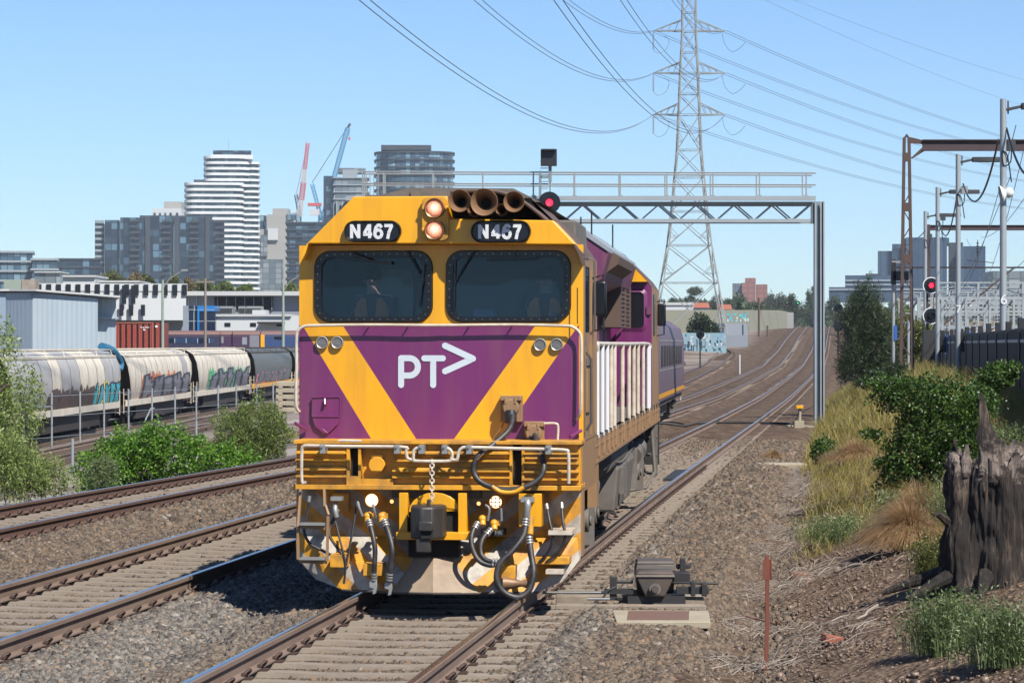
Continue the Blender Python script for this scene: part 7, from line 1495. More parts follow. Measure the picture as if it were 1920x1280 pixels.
# yard tracks
def yardtrack(off, y0, y1, label, z=None):
    t = thing('yard_track', label, 'railway track', group='rusty yard tracks'); P_ = [Vector((WX(y)+off, y, -1.76)) for y in np.arange(y0, y1, 8.0)]
    for s in (-1, 1): rail_mesh(P_, s*GC).build('rail', ['rail_side', 'rail_side'], t)
    m = MB(); y = y0
    while y < y1-8: x = WX(y)+off; m.box(x-1.25, x+1.25, y-0.12, y+0.12, -2.06, -1.93); y += 0.75
    q = m.build('sleepers', 'bark', t, smooth=False); q['kind'] = 'stuff'
yardtrack(0, 100, 300, 'yard track carrying the hopper wagons'); yardtrack(4.2, 95, 300, 'empty rusty yard track in front of the hopper wagons')
m = MB(); m.add([(WX(90)-6, 90, -2.1), (WX(90)+6.6, 90, -2.1), (WX(310)+6.6, 310, -2.1), (WX(310)-6, 310, -2.1), (WX(90)-6.6, 90, -2.6), (WX(90)+7.6, 90, -2.6), (WX(310)+7.6, 310, -2.6), (WX(310)-6.6, 310, -2.6)], [(0, 1, 2, 3), (0, 4, 5, 1), (1, 5, 6, 2), (2, 6, 7, 3), (3, 7, 4, 0)]); o = m.build('yard_ballast', mat('yard_ballast', (0.20, 0.155, 0.125), 0.9, 0, 0.3, 2, dirt=(0.30, 0.26, 0.22), damt=0.6, dscale=0.3, bmp=0.6, bscale=15), smooth=False); o['kind'] = 'structure'
# steel posts of the yard fence
ORD = ['first', 'second', 'third', 'fourth', 'fifth', 'sixth', 'seventh', 'eighth', 'ninth', 'tenth', 'eleventh', 'twelfth', 'thirteenth', 'fourteenth']
def fpost(px, pt, pb, d, label, group):
    a = W(px, pb, d); b = W(px, pt, d); g_ = gz(a.x, d); z0 = min(g_, a.z)-0.2; m = MB(); m.cyl((a.x, d, z0), (a.x, d, b.z), 0.045, 8); return tag(m.build('fence_post', 'galv', None), label, 'fence post', group)
cols = [44, 97, 150, 195, 241, 285, 328, 368, 409, 443, 481, 512]
for k, px in enumerate(cols): d = float(np.interp(px, [44, 512], [116, 150])); fpost(px, float(np.interp(px, [44, 512], [738, 718])), float(np.interp(px, [44, 512], [835, 760])), d, f'galvanised post of the tall yard fence in front of the wagons, {ORD[k]} from the left', 'tall yard fence posts')
m = MB(); a = W(44, 745, 116); b = W(512, 722, 150)
for dz in (0, -0.9, -1.8): m.tube([a+Vector((0, 0, dz)), b+Vector((0, 0, dz))], 0.012, 4)
tag(m.build('fence_wire', 'galv'), 'thin wires strung along the tall yard fence', 'fence wire')
m = MB(); m.tube([W(28, 765, 113), W(97, 762, 120)], 0.035, 6); tag(m.build('fence_rail', 'galv'), 'horizontal pipe rail between the leftmost yard fence posts', 'rail')
for q, (px, pt, pb, d) in enumerate(((136, 822, 905, 85), (208, 811, 905, 90), (322, 797, 840, 99), (368, 790, 832, 103))): fpost(px, pt, pb, d, ('short galvanised fence post standing alone left of the bushes', 'short fence post rising from the left of the bright bush', 'short fence post behind the middle of the bright bush', 'short fence post between the bright bush and the olive shrub')[q], 'short nearer fence posts')
m = MB(); m.tube([W(262, 810, 125), W(283, 765, 128), W(289, 765, 128), W(304, 805, 130)], 0.035, 6); tag(m.build('pipe_trestle', 'galv'), 'bent pipe trestle leaning at the yard fence', 'trestle')
# concrete sleepers in a stack by the locomotive
for k in range(5):
    m = MB(); a = W(517, 0, 120); z = W(0, 772-k*12, 120).z; m.box(a.x, a.x+1.9, 120, 122.2, z, z+0.20)
    for q in range(3): m.box(a.x+0.1+q*0.7, a.x+0.3+q*0.7, 119.98, 122.2, z-0.09, z)
    tag(m.build('sleeper_stack_layer', 'concrete', smooth=False, bevel=0.02), ('bottom', 'second', 'third', 'fourth', 'top')[k]+' layer of the concrete sleeper stack beside the locomotive', 'sleeper stack', 'stacked concrete sleepers')
# ---------------------------------------------------------------- yard buildings
M['shed'] = ribmat('pale_blue_sheeting', (0.40, 0.48, 0.54), 0.42, 0, 0.12, 0.5); M['shed_dark'] = ribmat('blue_sheeting', (0.26, 0.33, 0.42), 0.9, 1, 0.5)
M['roofwhite'] = mat('pale_roof', (0.55, 0.56, 0.55), 0.6, 0, 0.08, 0.1); M['greywall'] = mat('grey_wall', (0.27, 0.30, 0.34), 0.6, 0, 0.1, 0.1); M['whitewall'] = mat('white_wall', (0.60, 0.62, 0.62), 0.7, 0, 0.08, 0.2)
M['contred'] = ribmat('red_container_sheet', (0.34, 0.055, 0.035), 0.55, 3, 1.0, 0.6, (0.2, 0.06, 0.04)); M['offglass'] = gridmat('office_glass', 1.2, 1.25, (0.01, 0.02, 0.05), (0.02, 0.03, 0.07), (0.04, 0.08, 0.16), (0.45, 0.5, 0.5), 0.06, 0.15, lh=0.05)
M['brightblue'] = gridmat('blue_glass', 1.2, 1.25, (0.02, 0.20, 0.55), (0.02, 0.2, 0.55), (0.02, 0.2, 0.55), (0.3, 0.4, 0.5), 0.06, 0.2, lh=0.05)
def bx(t, name, px0, px1, pt, pb, d, dep, mt, smooth=False): a = W(px0, pb, d); b = W(px1, pt, d); m = MB(); m.box(a.x, b.x, d, d+dep, a.z, b.z); return m.build(name, mt, t, smooth=smooth)
D = 235
t = thing('corrugated_shed', 'pale blue corrugated metal shed behind the hopper wagons at left', 'shed')
a = W(-60, 735, D); b = W(61, 545, D); c_ = W(182, 560, D+2); e_ = W(217, 556, D+2)
zg = -2.6; xx = W(61, 0, D).x; x2 = W(182, 0, D).x-xx; x3 = W(217, 0, D).x-xx; zr0 = W(0, 549, D).z; zr1 = W(0, 559, D).z
t.location = (xx, D, 0); t.rotation_euler = (0, 0, 0.168); m = MB()
m.add([(-2, -18, zg), (0, 0, zg), (0, 0, zr0), (-2, -18, zr0-0.35)], [(0, 1, 2, 3)], 1); m.add([(0, 0, zg), (x2, 0, zg), (x2, 0, zr1), (0, 0, zr0)], [(0, 1, 2, 3)], 0); m.add([(x2, 0, zg), (x2, 2, zg), (x2, 2, zr1), (x2, 0, zr1)], [(0, 1, 2, 3)], 0); m.add([(x2, 2, zg), (x3, 2, zg), (x3, 2, zr1), (x2, 2, zr1)], [(0, 1, 2, 3)], 0); m.add([(x3, 2, zg), (x3, 30, zg), (x3, 30, zr1), (x3, 2, zr1)], [(0, 1, 2, 3)], 0); m.add([(-14, -18, zg), (-2, -18, zg), (-2, -18, zr0-0.35), (-14, -18, zr0-0.4)], [(0, 1, 2, 3)], 1); m.build('wall', ['shed', 'shed_dark'], t, smooth=False, fix=False)
m = MB(); m.prism([(-14.3, -18.4), (-1.7, -18.4), (0.3, -0.5), (x3+0.3, -0.4), (x3+0.3, 30.3), (-14.3, 30.3)], zr1+0.06, zr1+0.22, plane='xy'); m.v = [(x, y, z+(0.55 if x < 0.5 else 0.0)-(0.35 if y < -10 else 0)) for x, y, z in m.v]; m.build('roof', 'roofwhite', t, smooth=False); m = MB(); m.box(x2-0.2, x3+0.2, 1.4, 1.98, W(0, 597, D).z, W(0, 594, D).z); m.build('awning', 'shed', t, smooth=False)
D = 262
for lvl, lab in ((1, 'red corrugated shipping container between the blue shed and the purple train'), (0, 'lower red container under the visible one')):
    a = W(216, 604, D); b = W(287, 0, D); H = 2.7; zt2 = a.z-(1-lvl)*H; t = thing('shipping_container', lab, 'shipping container', (a.x, D, zt2-H), 0); w = b.x-a.x; m = MB(); m.box(0.05, w-0.05, 0.05, 5.9, 0.05, H-0.05); m.build('sides', 'contred', t, smooth=False)
    m = MB()
    for x in (0, w-0.12):
        for y in (0, 5.85): m.box(x, x+0.12, y, y+0.12, 0, H)
    for z in (0, H-0.12): m.box(0, w, -0.01, 0.1, z, z+0.12); m.box(0, w, 5.87, 5.98, z, z+0.12); m.box(-0.01, 0.1, 0, 5.9, z, z+0.12); m.box(w-0.1, w+0.01, 0, 5.9, z, z+0.12)
    m.build('frame', 'contframe' if 'contframe' in M else 'brick', t, smooth=False)
    m = MB(); m.box(w, w+0.75, 0.02, 5.9, 0.02, H-0.03); m.build('end_doors', 'contred', t, smooth=False)
    if lvl:
        m = MB(); 
        for q in range(4): m.box(w-1.2+q*0.22, w-1.05+q*0.22, -0.03, -0.015, H-0.55, H-0.45)
        m.box(w-0.95, w-0.75, -0.03, -0.015, H-0.8, H-0.65); m.box(w+0.2, w+0.45, 0.0, 0.015, H-0.5, H-0.3); m.build('marking', 'white', t, smooth=False)
# striped building
D = 330; t = thing('striped_building', 'low building with bold black and white vertical stripes', 'building'); bx(t, 'wall', 70, 348, 545, 600, D, 30, 'whitewall'); bx(t, 'roof', 66, 350, 531.5, 545.5, D-0.1, 31, 'whitewall')
r_ = random.Random(4)
for px in range(70, 348, 18):
    bx(t, 'black_stripe', px, px+9, 533, 553, D-0.3, 0.19, 'gloss_black')
for px in (227, 244): bx(t, 'black_stripe', px, px+8, 535, 570, D-0.62, 0.2, 'gloss_black')
for px in (222, 240, 262): bx(t, 'black_stripe', px, px+8, 571, 592, D-0.62, 0.2, 'gloss_black')
# grey warehouse + white office with blue glass corner
D = 350; t = thing('grey_warehouse', 'long low grey warehouse with a white roof edge left of the locomotive', 'warehouse')
bx(t, 'wall', 266, 620, 554, 618, D, 40, 'greywall'); bx(t, 'roof', 260, 640, 546, 554, D-1.5, 42, 'roofwhite'); bx(t, 'opening', 402, 512, 557, 581, D-0.2, 0.3, 'void')
for px in (320, 353, 368): bx(t, 'downpipe', px, px+1, 554, 592, D-0.3, 0.2, 'roofwhite')
for k, px in enumerate(range(407, 512, 17)): bx(t, 'column', px, px+1.5, 557, 581, D-0.4, 0.15, 'greywall')
bx(t, 'lower_roof', 216, 345, 591, 600, D-14, 14, 'roofwhite'); bx(t, 'lower_wall', 218, 345, 600, 660, D-13, 10, 'greywall')
D = 300; t = thing('white_office', 'white office block with dark blue glass corner and rooftop air units', 'office building')
bx(t, 'wall', 404, 560, 593, 660, D, 20, 'whitewall'); bx(t, 'parapet', 403, 546, 589, 593, D-0.3, 20, 'roofwhite'); bx(t, 'glass_wall', 354, 404, 583, 660, D-1, 12, 'offglass'); bx(t, 'blue_glass', 372, 403, 573, 583.5, D-1.1, 12, 'brightblue'); bx(t, 'side_wall', 343, 354, 573, 660, D-1, 12, 'greywall'); bx(t, 'glass_top', 354, 372, 573, 583.5, D-1.05, 11.9, 'offglass')
bx(t, 'blue_mullion', 370, 373.5, 573, 660, D-1.3, 0.3, 'brightblue')
for px in (421, 469, 518): bx(t, 'window', px, px+11, 605, 612, D-0.06, 0.1, 'gloss_black')
for px, q in ((409, 436), (447, 460), (462, 490)):
    u_ = bx(t, 'air_unit', px, q, 574, 590, D+4, 3, 'machinepale' if 'machinepale' in M else 'silver'); m = MB(); a = W(px+1, 587, D+3.9); b = W(q-1, 578, D+3.9); m.box(a.x, b.x, D+3.9, D+4, a.z, b.z); m.build('grille', 'darkiron', t)
bx(t, 'canopy', 482, 530, 603, 607, D-3, 4, 'darkiron'); bx(t, 'block', 473, 498, 581, 590, D+1, 4, 'roofwhite')
# stored purple train and blue locomotive
def stored(px0, px1, mt, label, cat, nm, d=285, roof='roofrust', pt=622, wins_=()):
    t = thing(nm, label, cat); bx(t, 'body', px0, px1, pt+5, 655, d, 2.9, mt); m = MB(); a = W(px0, 0, d); b = W(px1, 0, d); z0 = W(0, pt+5, d).z; m.prism([(d-0.02, z0-0.15), (d+0.3, z0+0.25), (d+1.45, z0+0.42), (d+2.6, z0+0.25), (d+2.92, z0-0.15)], a.x, b.x, plane='yz'); m.build('roof', roof, t)
    for (w0, w1, y0, y1, m_) in wins_: bx(t, 'window', w0, w1, y0, y1, d-0.03, 0.05, m_)
    m = MB(); m.box(a.x+0.2, b.x-0.2, d+0.2, d+2.7, -1.9, W(0, 655, d).z); m.build('underframe', 'bogie_shade_black', t); return t
M['roofrust'] = mat('brown_roof', (0.22, 0.12, 0.10), 0.7); M['deepblue'] = mat('deep_blue_paint', (0.035, 0.07, 0.19), 0.45); M['navyside'] = mat('navy_coach_side', (0.04, 0.04, 0.08), 0.4); M['dullpurple'] = mat('dull_purple_side', (0.065, 0.028, 0.075), 0.5)
stored(300, 412, 'navyside', 'stored dark carriage with a long window band behind the wagons', 'carriage', 'stored_carriage', wins_=((302, 400, 634, 643, 'offglass'),))
stored(413, 434, 'dullpurple', 'short purple carriage end between the dark carriage and the purple one', 'carriage', 'stored_carriage', wins_=((415, 419, 631, 643, 'silver'),))
stored(436, 487, 'dullpurple', 'stored purple carriage next to the blue locomotive', 'carriage', 'stored_carriage', wins_=((454, 463, 632, 646, 'greywall'), (468, 486, 628, 655, 'gr_grey')))
t = stored(489, 620, 'deepblue', 'stored blue locomotive with a yellow front panel behind the wagons', 'locomotive', 'stored_locomotive', pt=622, wins_=((488.6, 496, 627, 652, 'yellow'), (514, 530, 631, 636, 'gloss_black')))
# poles in the yard
for px, pt, pb, d, mt, lab in ((305, 525, 650, 250, 'palegreen', 'pale green lamp pole above the red container'), (385, 522, 650, 255, 'timber', 'timber power pole in front of the blue glass corner'), (531, 530, 650, 250, 'palegreen', 'pale green lamp pole close to the locomotive left edge')):
    if mt not in M: M[mt] = mat(mt, (0.30, 0.36, 0.30) if mt == 'palegreen' else (0.24, 0.20, 0.17), 0.7)
    a = W(px, pb, d); b = W(px, pt, d); t = thing('yard_pole', lab, 'pole', (a.x, d, -2.4)); H = b.z+2.4; m = MB(); m.cyl((0, 0, 0), (0, 0, H), 0.16, 10, r2=0.11); m.build('pole', mt, t)
    if mt == 'palegreen':
        m = MB(); m.tube([(0, 0, H-0.8), (0.6, 0, H+0.1), (1.9, 0, H+0.9)], 0.05, 6); m.box(1.7, 2.3, -0.12, 0.12, H+0.82, H+0.98); m.build('lamp_arm', 'silver', t)
    else: m = MB(); m.box(-0.9, 0.9, -0.08, 0.08, H-0.4, H-0.25); m.build('crossarm', 'timber', t)
# green containers and roofs at far left
t = thing('old_container', 'faded green and rust containers on top of the skyline at far left', 'shipping container'); 
for q, (p0, p1, mt) in enumerate(((-20, 5, 'rust'), (7, 40, 'palegreen'), (41, 66, 'oldcont'))):
    if mt not in M: M[mt] = mat(mt, (0.36, 0.33, 0.27), 0.7, 0, 0.3, 0.6, dirt=(0.28, 0.13, 0.08), damt=0.8, dscale=0.8)
    if q == 0: continue
    tt = thing('shipping_container', ('', 'faded green shipping container stacked above the blue shed roof', 'pale rusty shipping container stacked right of the green one')[q], 'shipping container'); bx(tt, 'sides', p0, p1, 524, 560, 290, 2.4, mt)
bpy.data.objects.remove(t)
# ---------------------------------------------------------------- right-hand middle distance
t = thing('cream_building', 'long cream factory wall with teal graffiti beside the far track', 'building'); M['creamwall'] = mat('cream_wall', (0.33, 0.33, 0.24), 0.8, 0, 0.1, 0.1, dirt=(0.30, 0.28, 0.22), damt=0.5, dscale=0.15)
def wallpoly(t, name, P0, P1, z0, z1, th, mt): m = MB(); a = Vector(P0); b = Vector(P1); d = (b-a).normalized(); s = Vector((d.y, -d.x))*(-th); m.prism([tuple(a), tuple(b), tuple(b+s), tuple(a+s)], z0, z1, plane='xy'); return m.build(name, mt, t, smooth=False)
A_ = (W(1355, 0, 430).x, 430); B_ = (W(1476, 0, 565).x, 565)

a_ = Vector(A_); b_ = Vector(B_); q = 6
for k in range(q): p0 = a_.lerp(b_, k/q); p1 = a_.lerp(b_, (k+1)/q); wallpoly(t, 'wall', tuple(p0), tuple(p1), 3, W(0, 584, p1.y).z, 14, 'creamwall')
wallpoly(t, 'low_wall', (W(1358, 0, 420).x, 420), (W(1402, 0, 424).x, 424), 0, W(0, 606, 420).z, 6, 'greywall'); wallpoly(t, 'end_wall', (W(1476, 0, 565).x, 565), (W(1488, 0, 572).x, 572), 3, W(0, 585, 565).z, 12, 'farconc')
def flatgraf(t, px0, px1, pt, pb, d, cs, sd, dd=0.0):
    r_ = random.Random(sd); m = MB(); n = 40
    for k in range(n):
        x = r_.uniform(px0, px1); y = r_.uniform(pt, pb); w = r_.uniform(1.5, 5); h = r_.uniform(1.5, (pb-pt)*0.6); dk = d+dd*(x-px0)/(px1-px0); P_ = [W(x+w*a, min(pb, y+h*b), dk-0.02*k*0.3-0.4) for a, b in ((0, 0), (1, 0.1*r_.random()), (0.9, 1), (0.1, 0.8))]; m.add(P_, [(0, 1, 2, 3)], r_.randrange(len(cs)))
    m.build('graffiti', cs, t, smooth=False, fix=False)
flatgraf(t, 1362, 1402, 586, 603, 429, ['gr_white', 'gr_teal', 'gr_grey'], 4, 44)
t = thing('graffiti_wall', 'long low wall covered in pale blue graffiti behind the last carriage', 'wall'); M['graf_base'] = mat('pale_blue_wall', (0.26, 0.40, 0.46), 0.8, 0, 0.15, 0.5)
bx(t, 'wall', 1225, 1362, 624, 675, 330, 0.6, 'graf_base'); flatgraf(t, 1284, 1360, 624, 648, 330, ['gr_white', 'gr_grey', 'gr_dark', 'gr_blue', 'gr_white'], 9)
bx(t, 'low_wall', 1362, 1402, 628, 650, 331, 0.5, 'greywall')
for k, (a, b, c, d_, mt, rf, lab) in enumerate(((1238, 1300, 567, 600, 'whitewall', 'roofwhite', 'long white flat building under the pylon legs'), (1300, 1330, 572, 600, 'whitewall', 'tile', 'small white house with orange tiled roof under the pylon'), (1350, 1372, 575, 590, 'whitewall', 'tile', 'little house with an orange roof left of the dark conifer'), (1452, 1480, 571, 579, 'farconc', 'tile', 'pale house with red roof above the cream factory'), (1240, 1290, 588, 612, 'greywall', 'roofwhite', 'low grey shed behind the locomotive mirror'))):
    if 'tile' not in M: M['tile'] = mat('orange_tile', (0.42, 0.13, 0.07), 0.8)
    dd = (600+k*18) if k != 3 else 1000; t = thing('house', lab, 'house'); bx(t, 'wall', a, b, c+5, d_+30, dd, 9, mt); p0 = W(a-1, c+5, dd); p1 = W(b+1, c, dd); m = MB()
    if rf == 'tile': m.prism([(dd-0.5, p0.z), (dd+4.5, p1.z+0.6), (dd+9.5, p0.z)], p0.x, p1.x, plane='yz')
    else: m.box(p0.x, p1.x, dd-0.3, dd+9.3, p0.z, p1.z)
    m.build('roof', rf, t, smooth=False)
# ---------------------------------------------------------------- trees
def far_tree(name, label, px, pt, pb, wpx, d, mt, n=2600, shape='round', seedv=0, group='trees on the horizon'):
    s = FP/d; x = W(px, 0, d).x; zb2 = W(0, pb, d).z; H = (pb-pt)/s; w = wpx/s/2; t = thing(name, label, 'tree', (x, d, zb2), 0, group); rr = random.Random(seedv*7+int(px)); bl = []
    if shape == 'cone': bl = [(0, 0, H*0.25, w, w, H*0.28), (0, 0, H*0.5, w*0.75, w*0.7, H*0.28), (0, 0, H*0.78, w*0.42, w*0.4, H*0.24)]
    elif shape == 'pine': bl = [(0, 0, H*0.8, w*0.9, w*0.8, H*0.13), (-w*0.4, 0, H*0.6, w*0.5, w*0.5, H*0.09), (w*0.35, 0, H*0.5, w*0.6, w*0.5, H*0.10)]
    else:
        for k in range(7): a = rr.uniform(-1, 1); bl.append((a*w*0.65, rr.uniform(-0.5, 0.5)*w, H*(0.35+0.42*(1-abs(a))*rr.uniform(0.6, 1.1)), w*rr.uniform(0.3, 0.5), w*0.4, H*rr.uniform(0.16, 0.26)))
        bl.append((0, 0, H*0.3, w*0.8, w*0.6, H*0.25))
    c = blob_pts(bl, n, 0.4, 0.3); v, f = leaf_geo(c, max(0.28, 2.6/s), 0.6); npmesh('crown', v, f, mt, t); veg_trunk(t, H*0.6, max(0.12, w*0.07), seedv=seedv, crown=w*0.6, limbs=4); return t
FT = [('leafy bright plane tree left of the skyline blocks', 212, 498, 545, 46, 420, 'g_lime', 'round'), ('shaggy palm-like tree in front of the dark apartments', 255, 506, 545, 34, 410, 'g_palm', 'round'), ('round green tree right of the shaggy tree', 274, 508, 545, 38, 415, 'g_lime', 'round'), ('bright green tree in front of the dark apartment block', 328, 511, 552, 36, 430, 'g_lime', 'round'), ('drooping dry palm under the white tower', 352, 516, 552, 30, 420, 'g_palm', 'round'), ('green tree below the white striped tower', 382, 516, 552, 40, 430, 'g_lime', 'round'), ('low olive tree right of the green tree', 420, 524, 552, 44, 430, 'g_olive', 'round'), ('low olive tree near the pale lamp pole', 462, 531, 552, 40, 430, 'g_olive', 'round'), ('dark tree touching the locomotive edge', 545, 528, 552, 34, 430, 'g_olive', 'round'), ('small dark tree behind the white rooftops', 160, 520, 540, 30, 420, 'g_olive', 'round'),
      ('tall pine with flat crown behind the pylon', 1302, 533, 600, 34, 760, 'g_gum', 'pine'), ('broad tree between the pylon legs', 1345, 540, 600, 36, 720, 'g_gum', 'round'), ('low tree left of the pylon', 1262, 552, 600, 44, 740, 'g_far', 'round'), ('dark round tree under the pylon, behind the graffiti wall', 1315, 575, 650, 66, 345, 'g_dark', 'round'), ('pointed dark conifer above the cream factory', 1386, 559, 605, 22, 560, 'g_dark', 'cone'),
      ('large grey-green gum right of the brick apartments', 1455, 529, 590, 48, 860, 'g_gum', 'round'), ('green tree right of the large gum', 1482, 545, 590, 34, 840, 'g_far', 'round'), ('small tree left of the brick apartments', 1365, 552, 590, 24, 800, 'g_far', 'round'), ('wide green tree in front of the brick apartments', 1418, 560, 592, 60, 760, 'g_far', 'round'), ('bright green tree left of the gantry post', 1515, 540, 596, 34, 800, 'g_far', 'round'), ('thin pine behind the gantry post', 1530, 530, 590, 20, 860, 'g_gum', 'pine'), ('tree right of the gantry post', 1562, 545, 598, 36, 780, 'g_far', 'round'), ('grey-green gum below the glass office', 1600, 543, 600, 60, 700, 'g_gum', 'round'), ('dark bushy tree left of the casuarina', 1585, 568, 625, 46, 420, 'g_far', 'round'), ('pale tree in front of the low office block', 1640, 545, 620, 50, 520, 'g_lime', 'round'), ('green tree behind the switchyard', 1690, 560, 620, 60, 480, 'g_olive', 'round'), ('tree mass behind the far right poles', 1790, 575, 625, 80, 460, 'g_olive', 'round'), ('tree behind the fence at the right edge', 1900, 560, 625, 70, 440, 'g_olive', 'round'), ('low green tree right of the far green signal', 1540, 566, 606, 60, 900, 'g_far', 'round'), ('tree in front of the pylon base', 1285, 566, 604, 50, 700, 'g_far', 'round'), ('low tree above the cream wall', 1490, 568, 600, 50, 880, 'g_far', 'round')]
for k, (lab, px, pt, pb, wpx, d, mt, shp) in enumerate(FT): far_tree('tree', lab, px, pt, pb, wpx, d, mt, 2600 if d > 380 else 6000, shp, k)
# a continuous far belt of trees at the horizon (reads as one mass)
n = 26000; px = rng.uniform(1225, 1960, n); dd = rng.uniform(900, 1400, n); lump = np.array([mnoise.noise((a*0.03, 0, 0)) for a in px]); hh = (7+7*lump)*rng.uniform(0, 1, n)**0.6*dd/1000
b0 = np.interp(px, [1225, 1440, 1500, 1560, 1960], [590, 588, 600, 600, 590]); z = CAMH-(b0-645)/FP*dd+hh*0.9-4
v, f = leaf_geo(np.stack([(px-960)/FP*dd, dd, z], 1), 2.6, 0.6); o = npmesh('distant_tree_belt', v, f, 'g_far'); o['kind'] = 'stuff'; o['label'] = 'distant belt of suburban trees along the horizon'; o['category'] = 'trees'
n = 12000; px = rng.uniform(-40, 700, n); dd = rng.uniform(600, 900, n); z = -2.4+rng.uniform(0, 9, n)**1.0
v, f = leaf_geo(np.stack([(px-960)/FP*dd, dd, z], 1), 2.2, 0.6); o = npmesh('town_tree_belt', v, f, 'g_far'); o['kind'] = 'stuff'; o['label'] = 'distant trees between the yard and the apartment towers'; o['category'] = 'trees'
for k in range(16):
    y_ = 112+k*2.6; px = 60+k*30; p = Vector((WX(y_)+6.0+0.16*(y_-112), y_, 0)); p.z = gz(p.x, p.y); b = np.stack([rng.normal(0, 0.5, 160), rng.normal(0, 0.5, 160), np.zeros(160)], 1); v, f = blade_geo(b, 0.6, 0.02, 0.4); t = thing('roadside_weeds', 'dry weed tuft along the yard fence', 'weeds', p, 0, 'dry weeds along the yard fence'); npmesh('blades', v, f, 'g_grass', t)
# ---------------------------------------------------------------- skyline
def ppoly(cx, cy, pts): return [(cx+a, cy+b) for a, b in pts]
def slabtower(name, label, px0, px1, pt, pb, d, dep, nfl, wallm, slabm, over=0.5, th=0.9, rad=0, yaw=0, parent=None, setback=None):
    s = FP/d; yaw = math.atan2(960-(px0+px1)/2, FP)*0.9; a = W(px0, pb, d); b = W(px1, pt, d); w = b.x-a.x; H = b.z-a.z; t = parent or thing(name, label, 'building', (a.x+w/2, d+dep/2, a.z), yaw)
    off = Vector((0, 0, 0)) if parent is None else Vector((a.x+w/2-parent.location.x, d+dep/2-parent.location.y, a.z-parent.location.z))
    def pl(e): 
        if rad: return [(x+off.x, y+off.y) for x, y in rrect(-w/2-e, w/2+e, -dep/2-e, dep/2+e, rad, 5)]
        return [(off.x+sx*(w/2+e), off.y+sy*(dep/2+e)) for sx, sy in ((-1, -1), (1, -1), (1, 1), (-1, 1))]
    m = MB(); m.prism(pl(-over), off.z, off.z+H-0.1, plane='xy'); m.build('glazed_core', wallm, t, smooth=False)
    for k in range(nfl+1):
        z = off.z+H*k/nfl-th; m = MB(); m.prism(pl(0), z, z+th, plane='xy'); m.build('floor_slab', slabm, t, smooth=False)
    return t
M['gl_dark'] = gridmat('dark_curtain_wall', 3.2, 3.6, (0.012, 0.02, 0.036), (0.028, 0.048, 0.075), (0.12, 0.22, 0.30), (0.016, 0.02, 0.028), 0.10, 0.2, lh=0.12)
M['gl_mid'] = gridmat('blue_curtain_wall', 2.6, 3.4, (0.035, 0.07, 0.11), (0.07, 0.125, 0.18), (0.28, 0.44, 0.52), (0.02, 0.03, 0.045), 0.10, 0.2, lh=0.1)
M['gl_tower'] = gridmat('tower_glazing', 2.4, 3.2, (0.03, 0.05, 0.06), (0.07, 0.12, 0.13), (0.16, 0.22, 0.23), (0.04, 0.05, 0.05), 0.08, 0.25, lh=0.02)
M['gl_grey'] = gridmat('grey_balcony_wall', 4, 3.4, (0.12, 0.15, 0.17), (0.17, 0.21, 0.23), (0.3, 0.34, 0.36), (0.10, 0.12, 0.13), 0.12, 0.4, lh=0.15)
M['gl_office'] = gridmat('office_curtain_wall', 3.0, 60, (0.035, 0.06, 0.11), (0.055, 0.09, 0.15), (0.09, 0.14, 0.20), (0.03, 0.05, 0.09), 0.15, 0.3, lh=0.02)
M['slabdark'] = mat('dark_slab', (0.035, 0.045, 0.06), 0.6); M['slabgrey'] = mat('grey_slab', (0.30, 0.34, 0.37), 0.6); M['slabwhite'] = mat('white_slab', (0.75, 0.77, 0.78), 0.5); M['farwhite'] = mat('far_white', (0.6, 0.63, 0.64), 0.7, 0, 0.05, 0.05); M['brickapt'] = gridmat('brick_apartments', 3.5, 3.0, (0.30, 0.12, 0.09), (0.33, 0.14, 0.11), (0.26, 0.11, 0.09), (0.20, 0.10, 0.09), 0.25, 0.8, lh=0.3); M['officeband'] = mat('office_band', (0.05, 0.085, 0.14), 0.5)
# dark apartment block in bays
t = thing('apartment_block', 'wide dark glass apartment block in front of the white tower', 'apartment block', (0, 0, 0))
D = 1400; bays = [(183, 200, 419, 'gl_mid', 8), (199, 226, 413, 'gl_dark', 3), (226, 272, 408, 'gl_dark', 0), (272, 281, 404, 'slabdark', -1), (281, 326, 405, 'gl_dark', 1), (326, 335, 407, 'slabdark', -1), (335, 384, 407, 'gl_dark', 0), (384, 392, 405, 'slabdark', -1), (392, 421, 413, 'gl_dark', 2)]
for k, (a, b, c, mt, o) in enumerate(bays):
    p0 = W(a, 552, D+o); p1 = W(b, c, D+o); m = MB(); m.box(p0.x, p1.x, D+o, D+30, p0.z, p1.z); m.build('bay', mt, t, smooth=False)
m = MB(); p0 = W(262, 408, D); p1 = W(398, 403, D); m.box(p0.x, p1.x, D+6, D+26, p0.z-2, p1.z); m.build('roof_plant', 'slabdark', t, smooth=False)
for a, b, o in ((183, 200, 8), (244, 262, 0), (304, 320, 1), (355, 372, 0), (404, 420, 2)):
    for k in range(11): z = W(0, 417+k*11, D).z; m = MB(); p0 = W(a, 0, D+o); p1 = W(b, 0, D+o); m.box(p0.x, p1.x, D+o-1.6, D+o+0.5, z, z+0.35); m.box(p0.x, p1.x, D+o-1.6, D+o-1.5, z, z+1.3); m.build('balcony', 'slabgrey' if o == 8 else 'slabdark', t, smooth=False)
turn(t, 300, D)
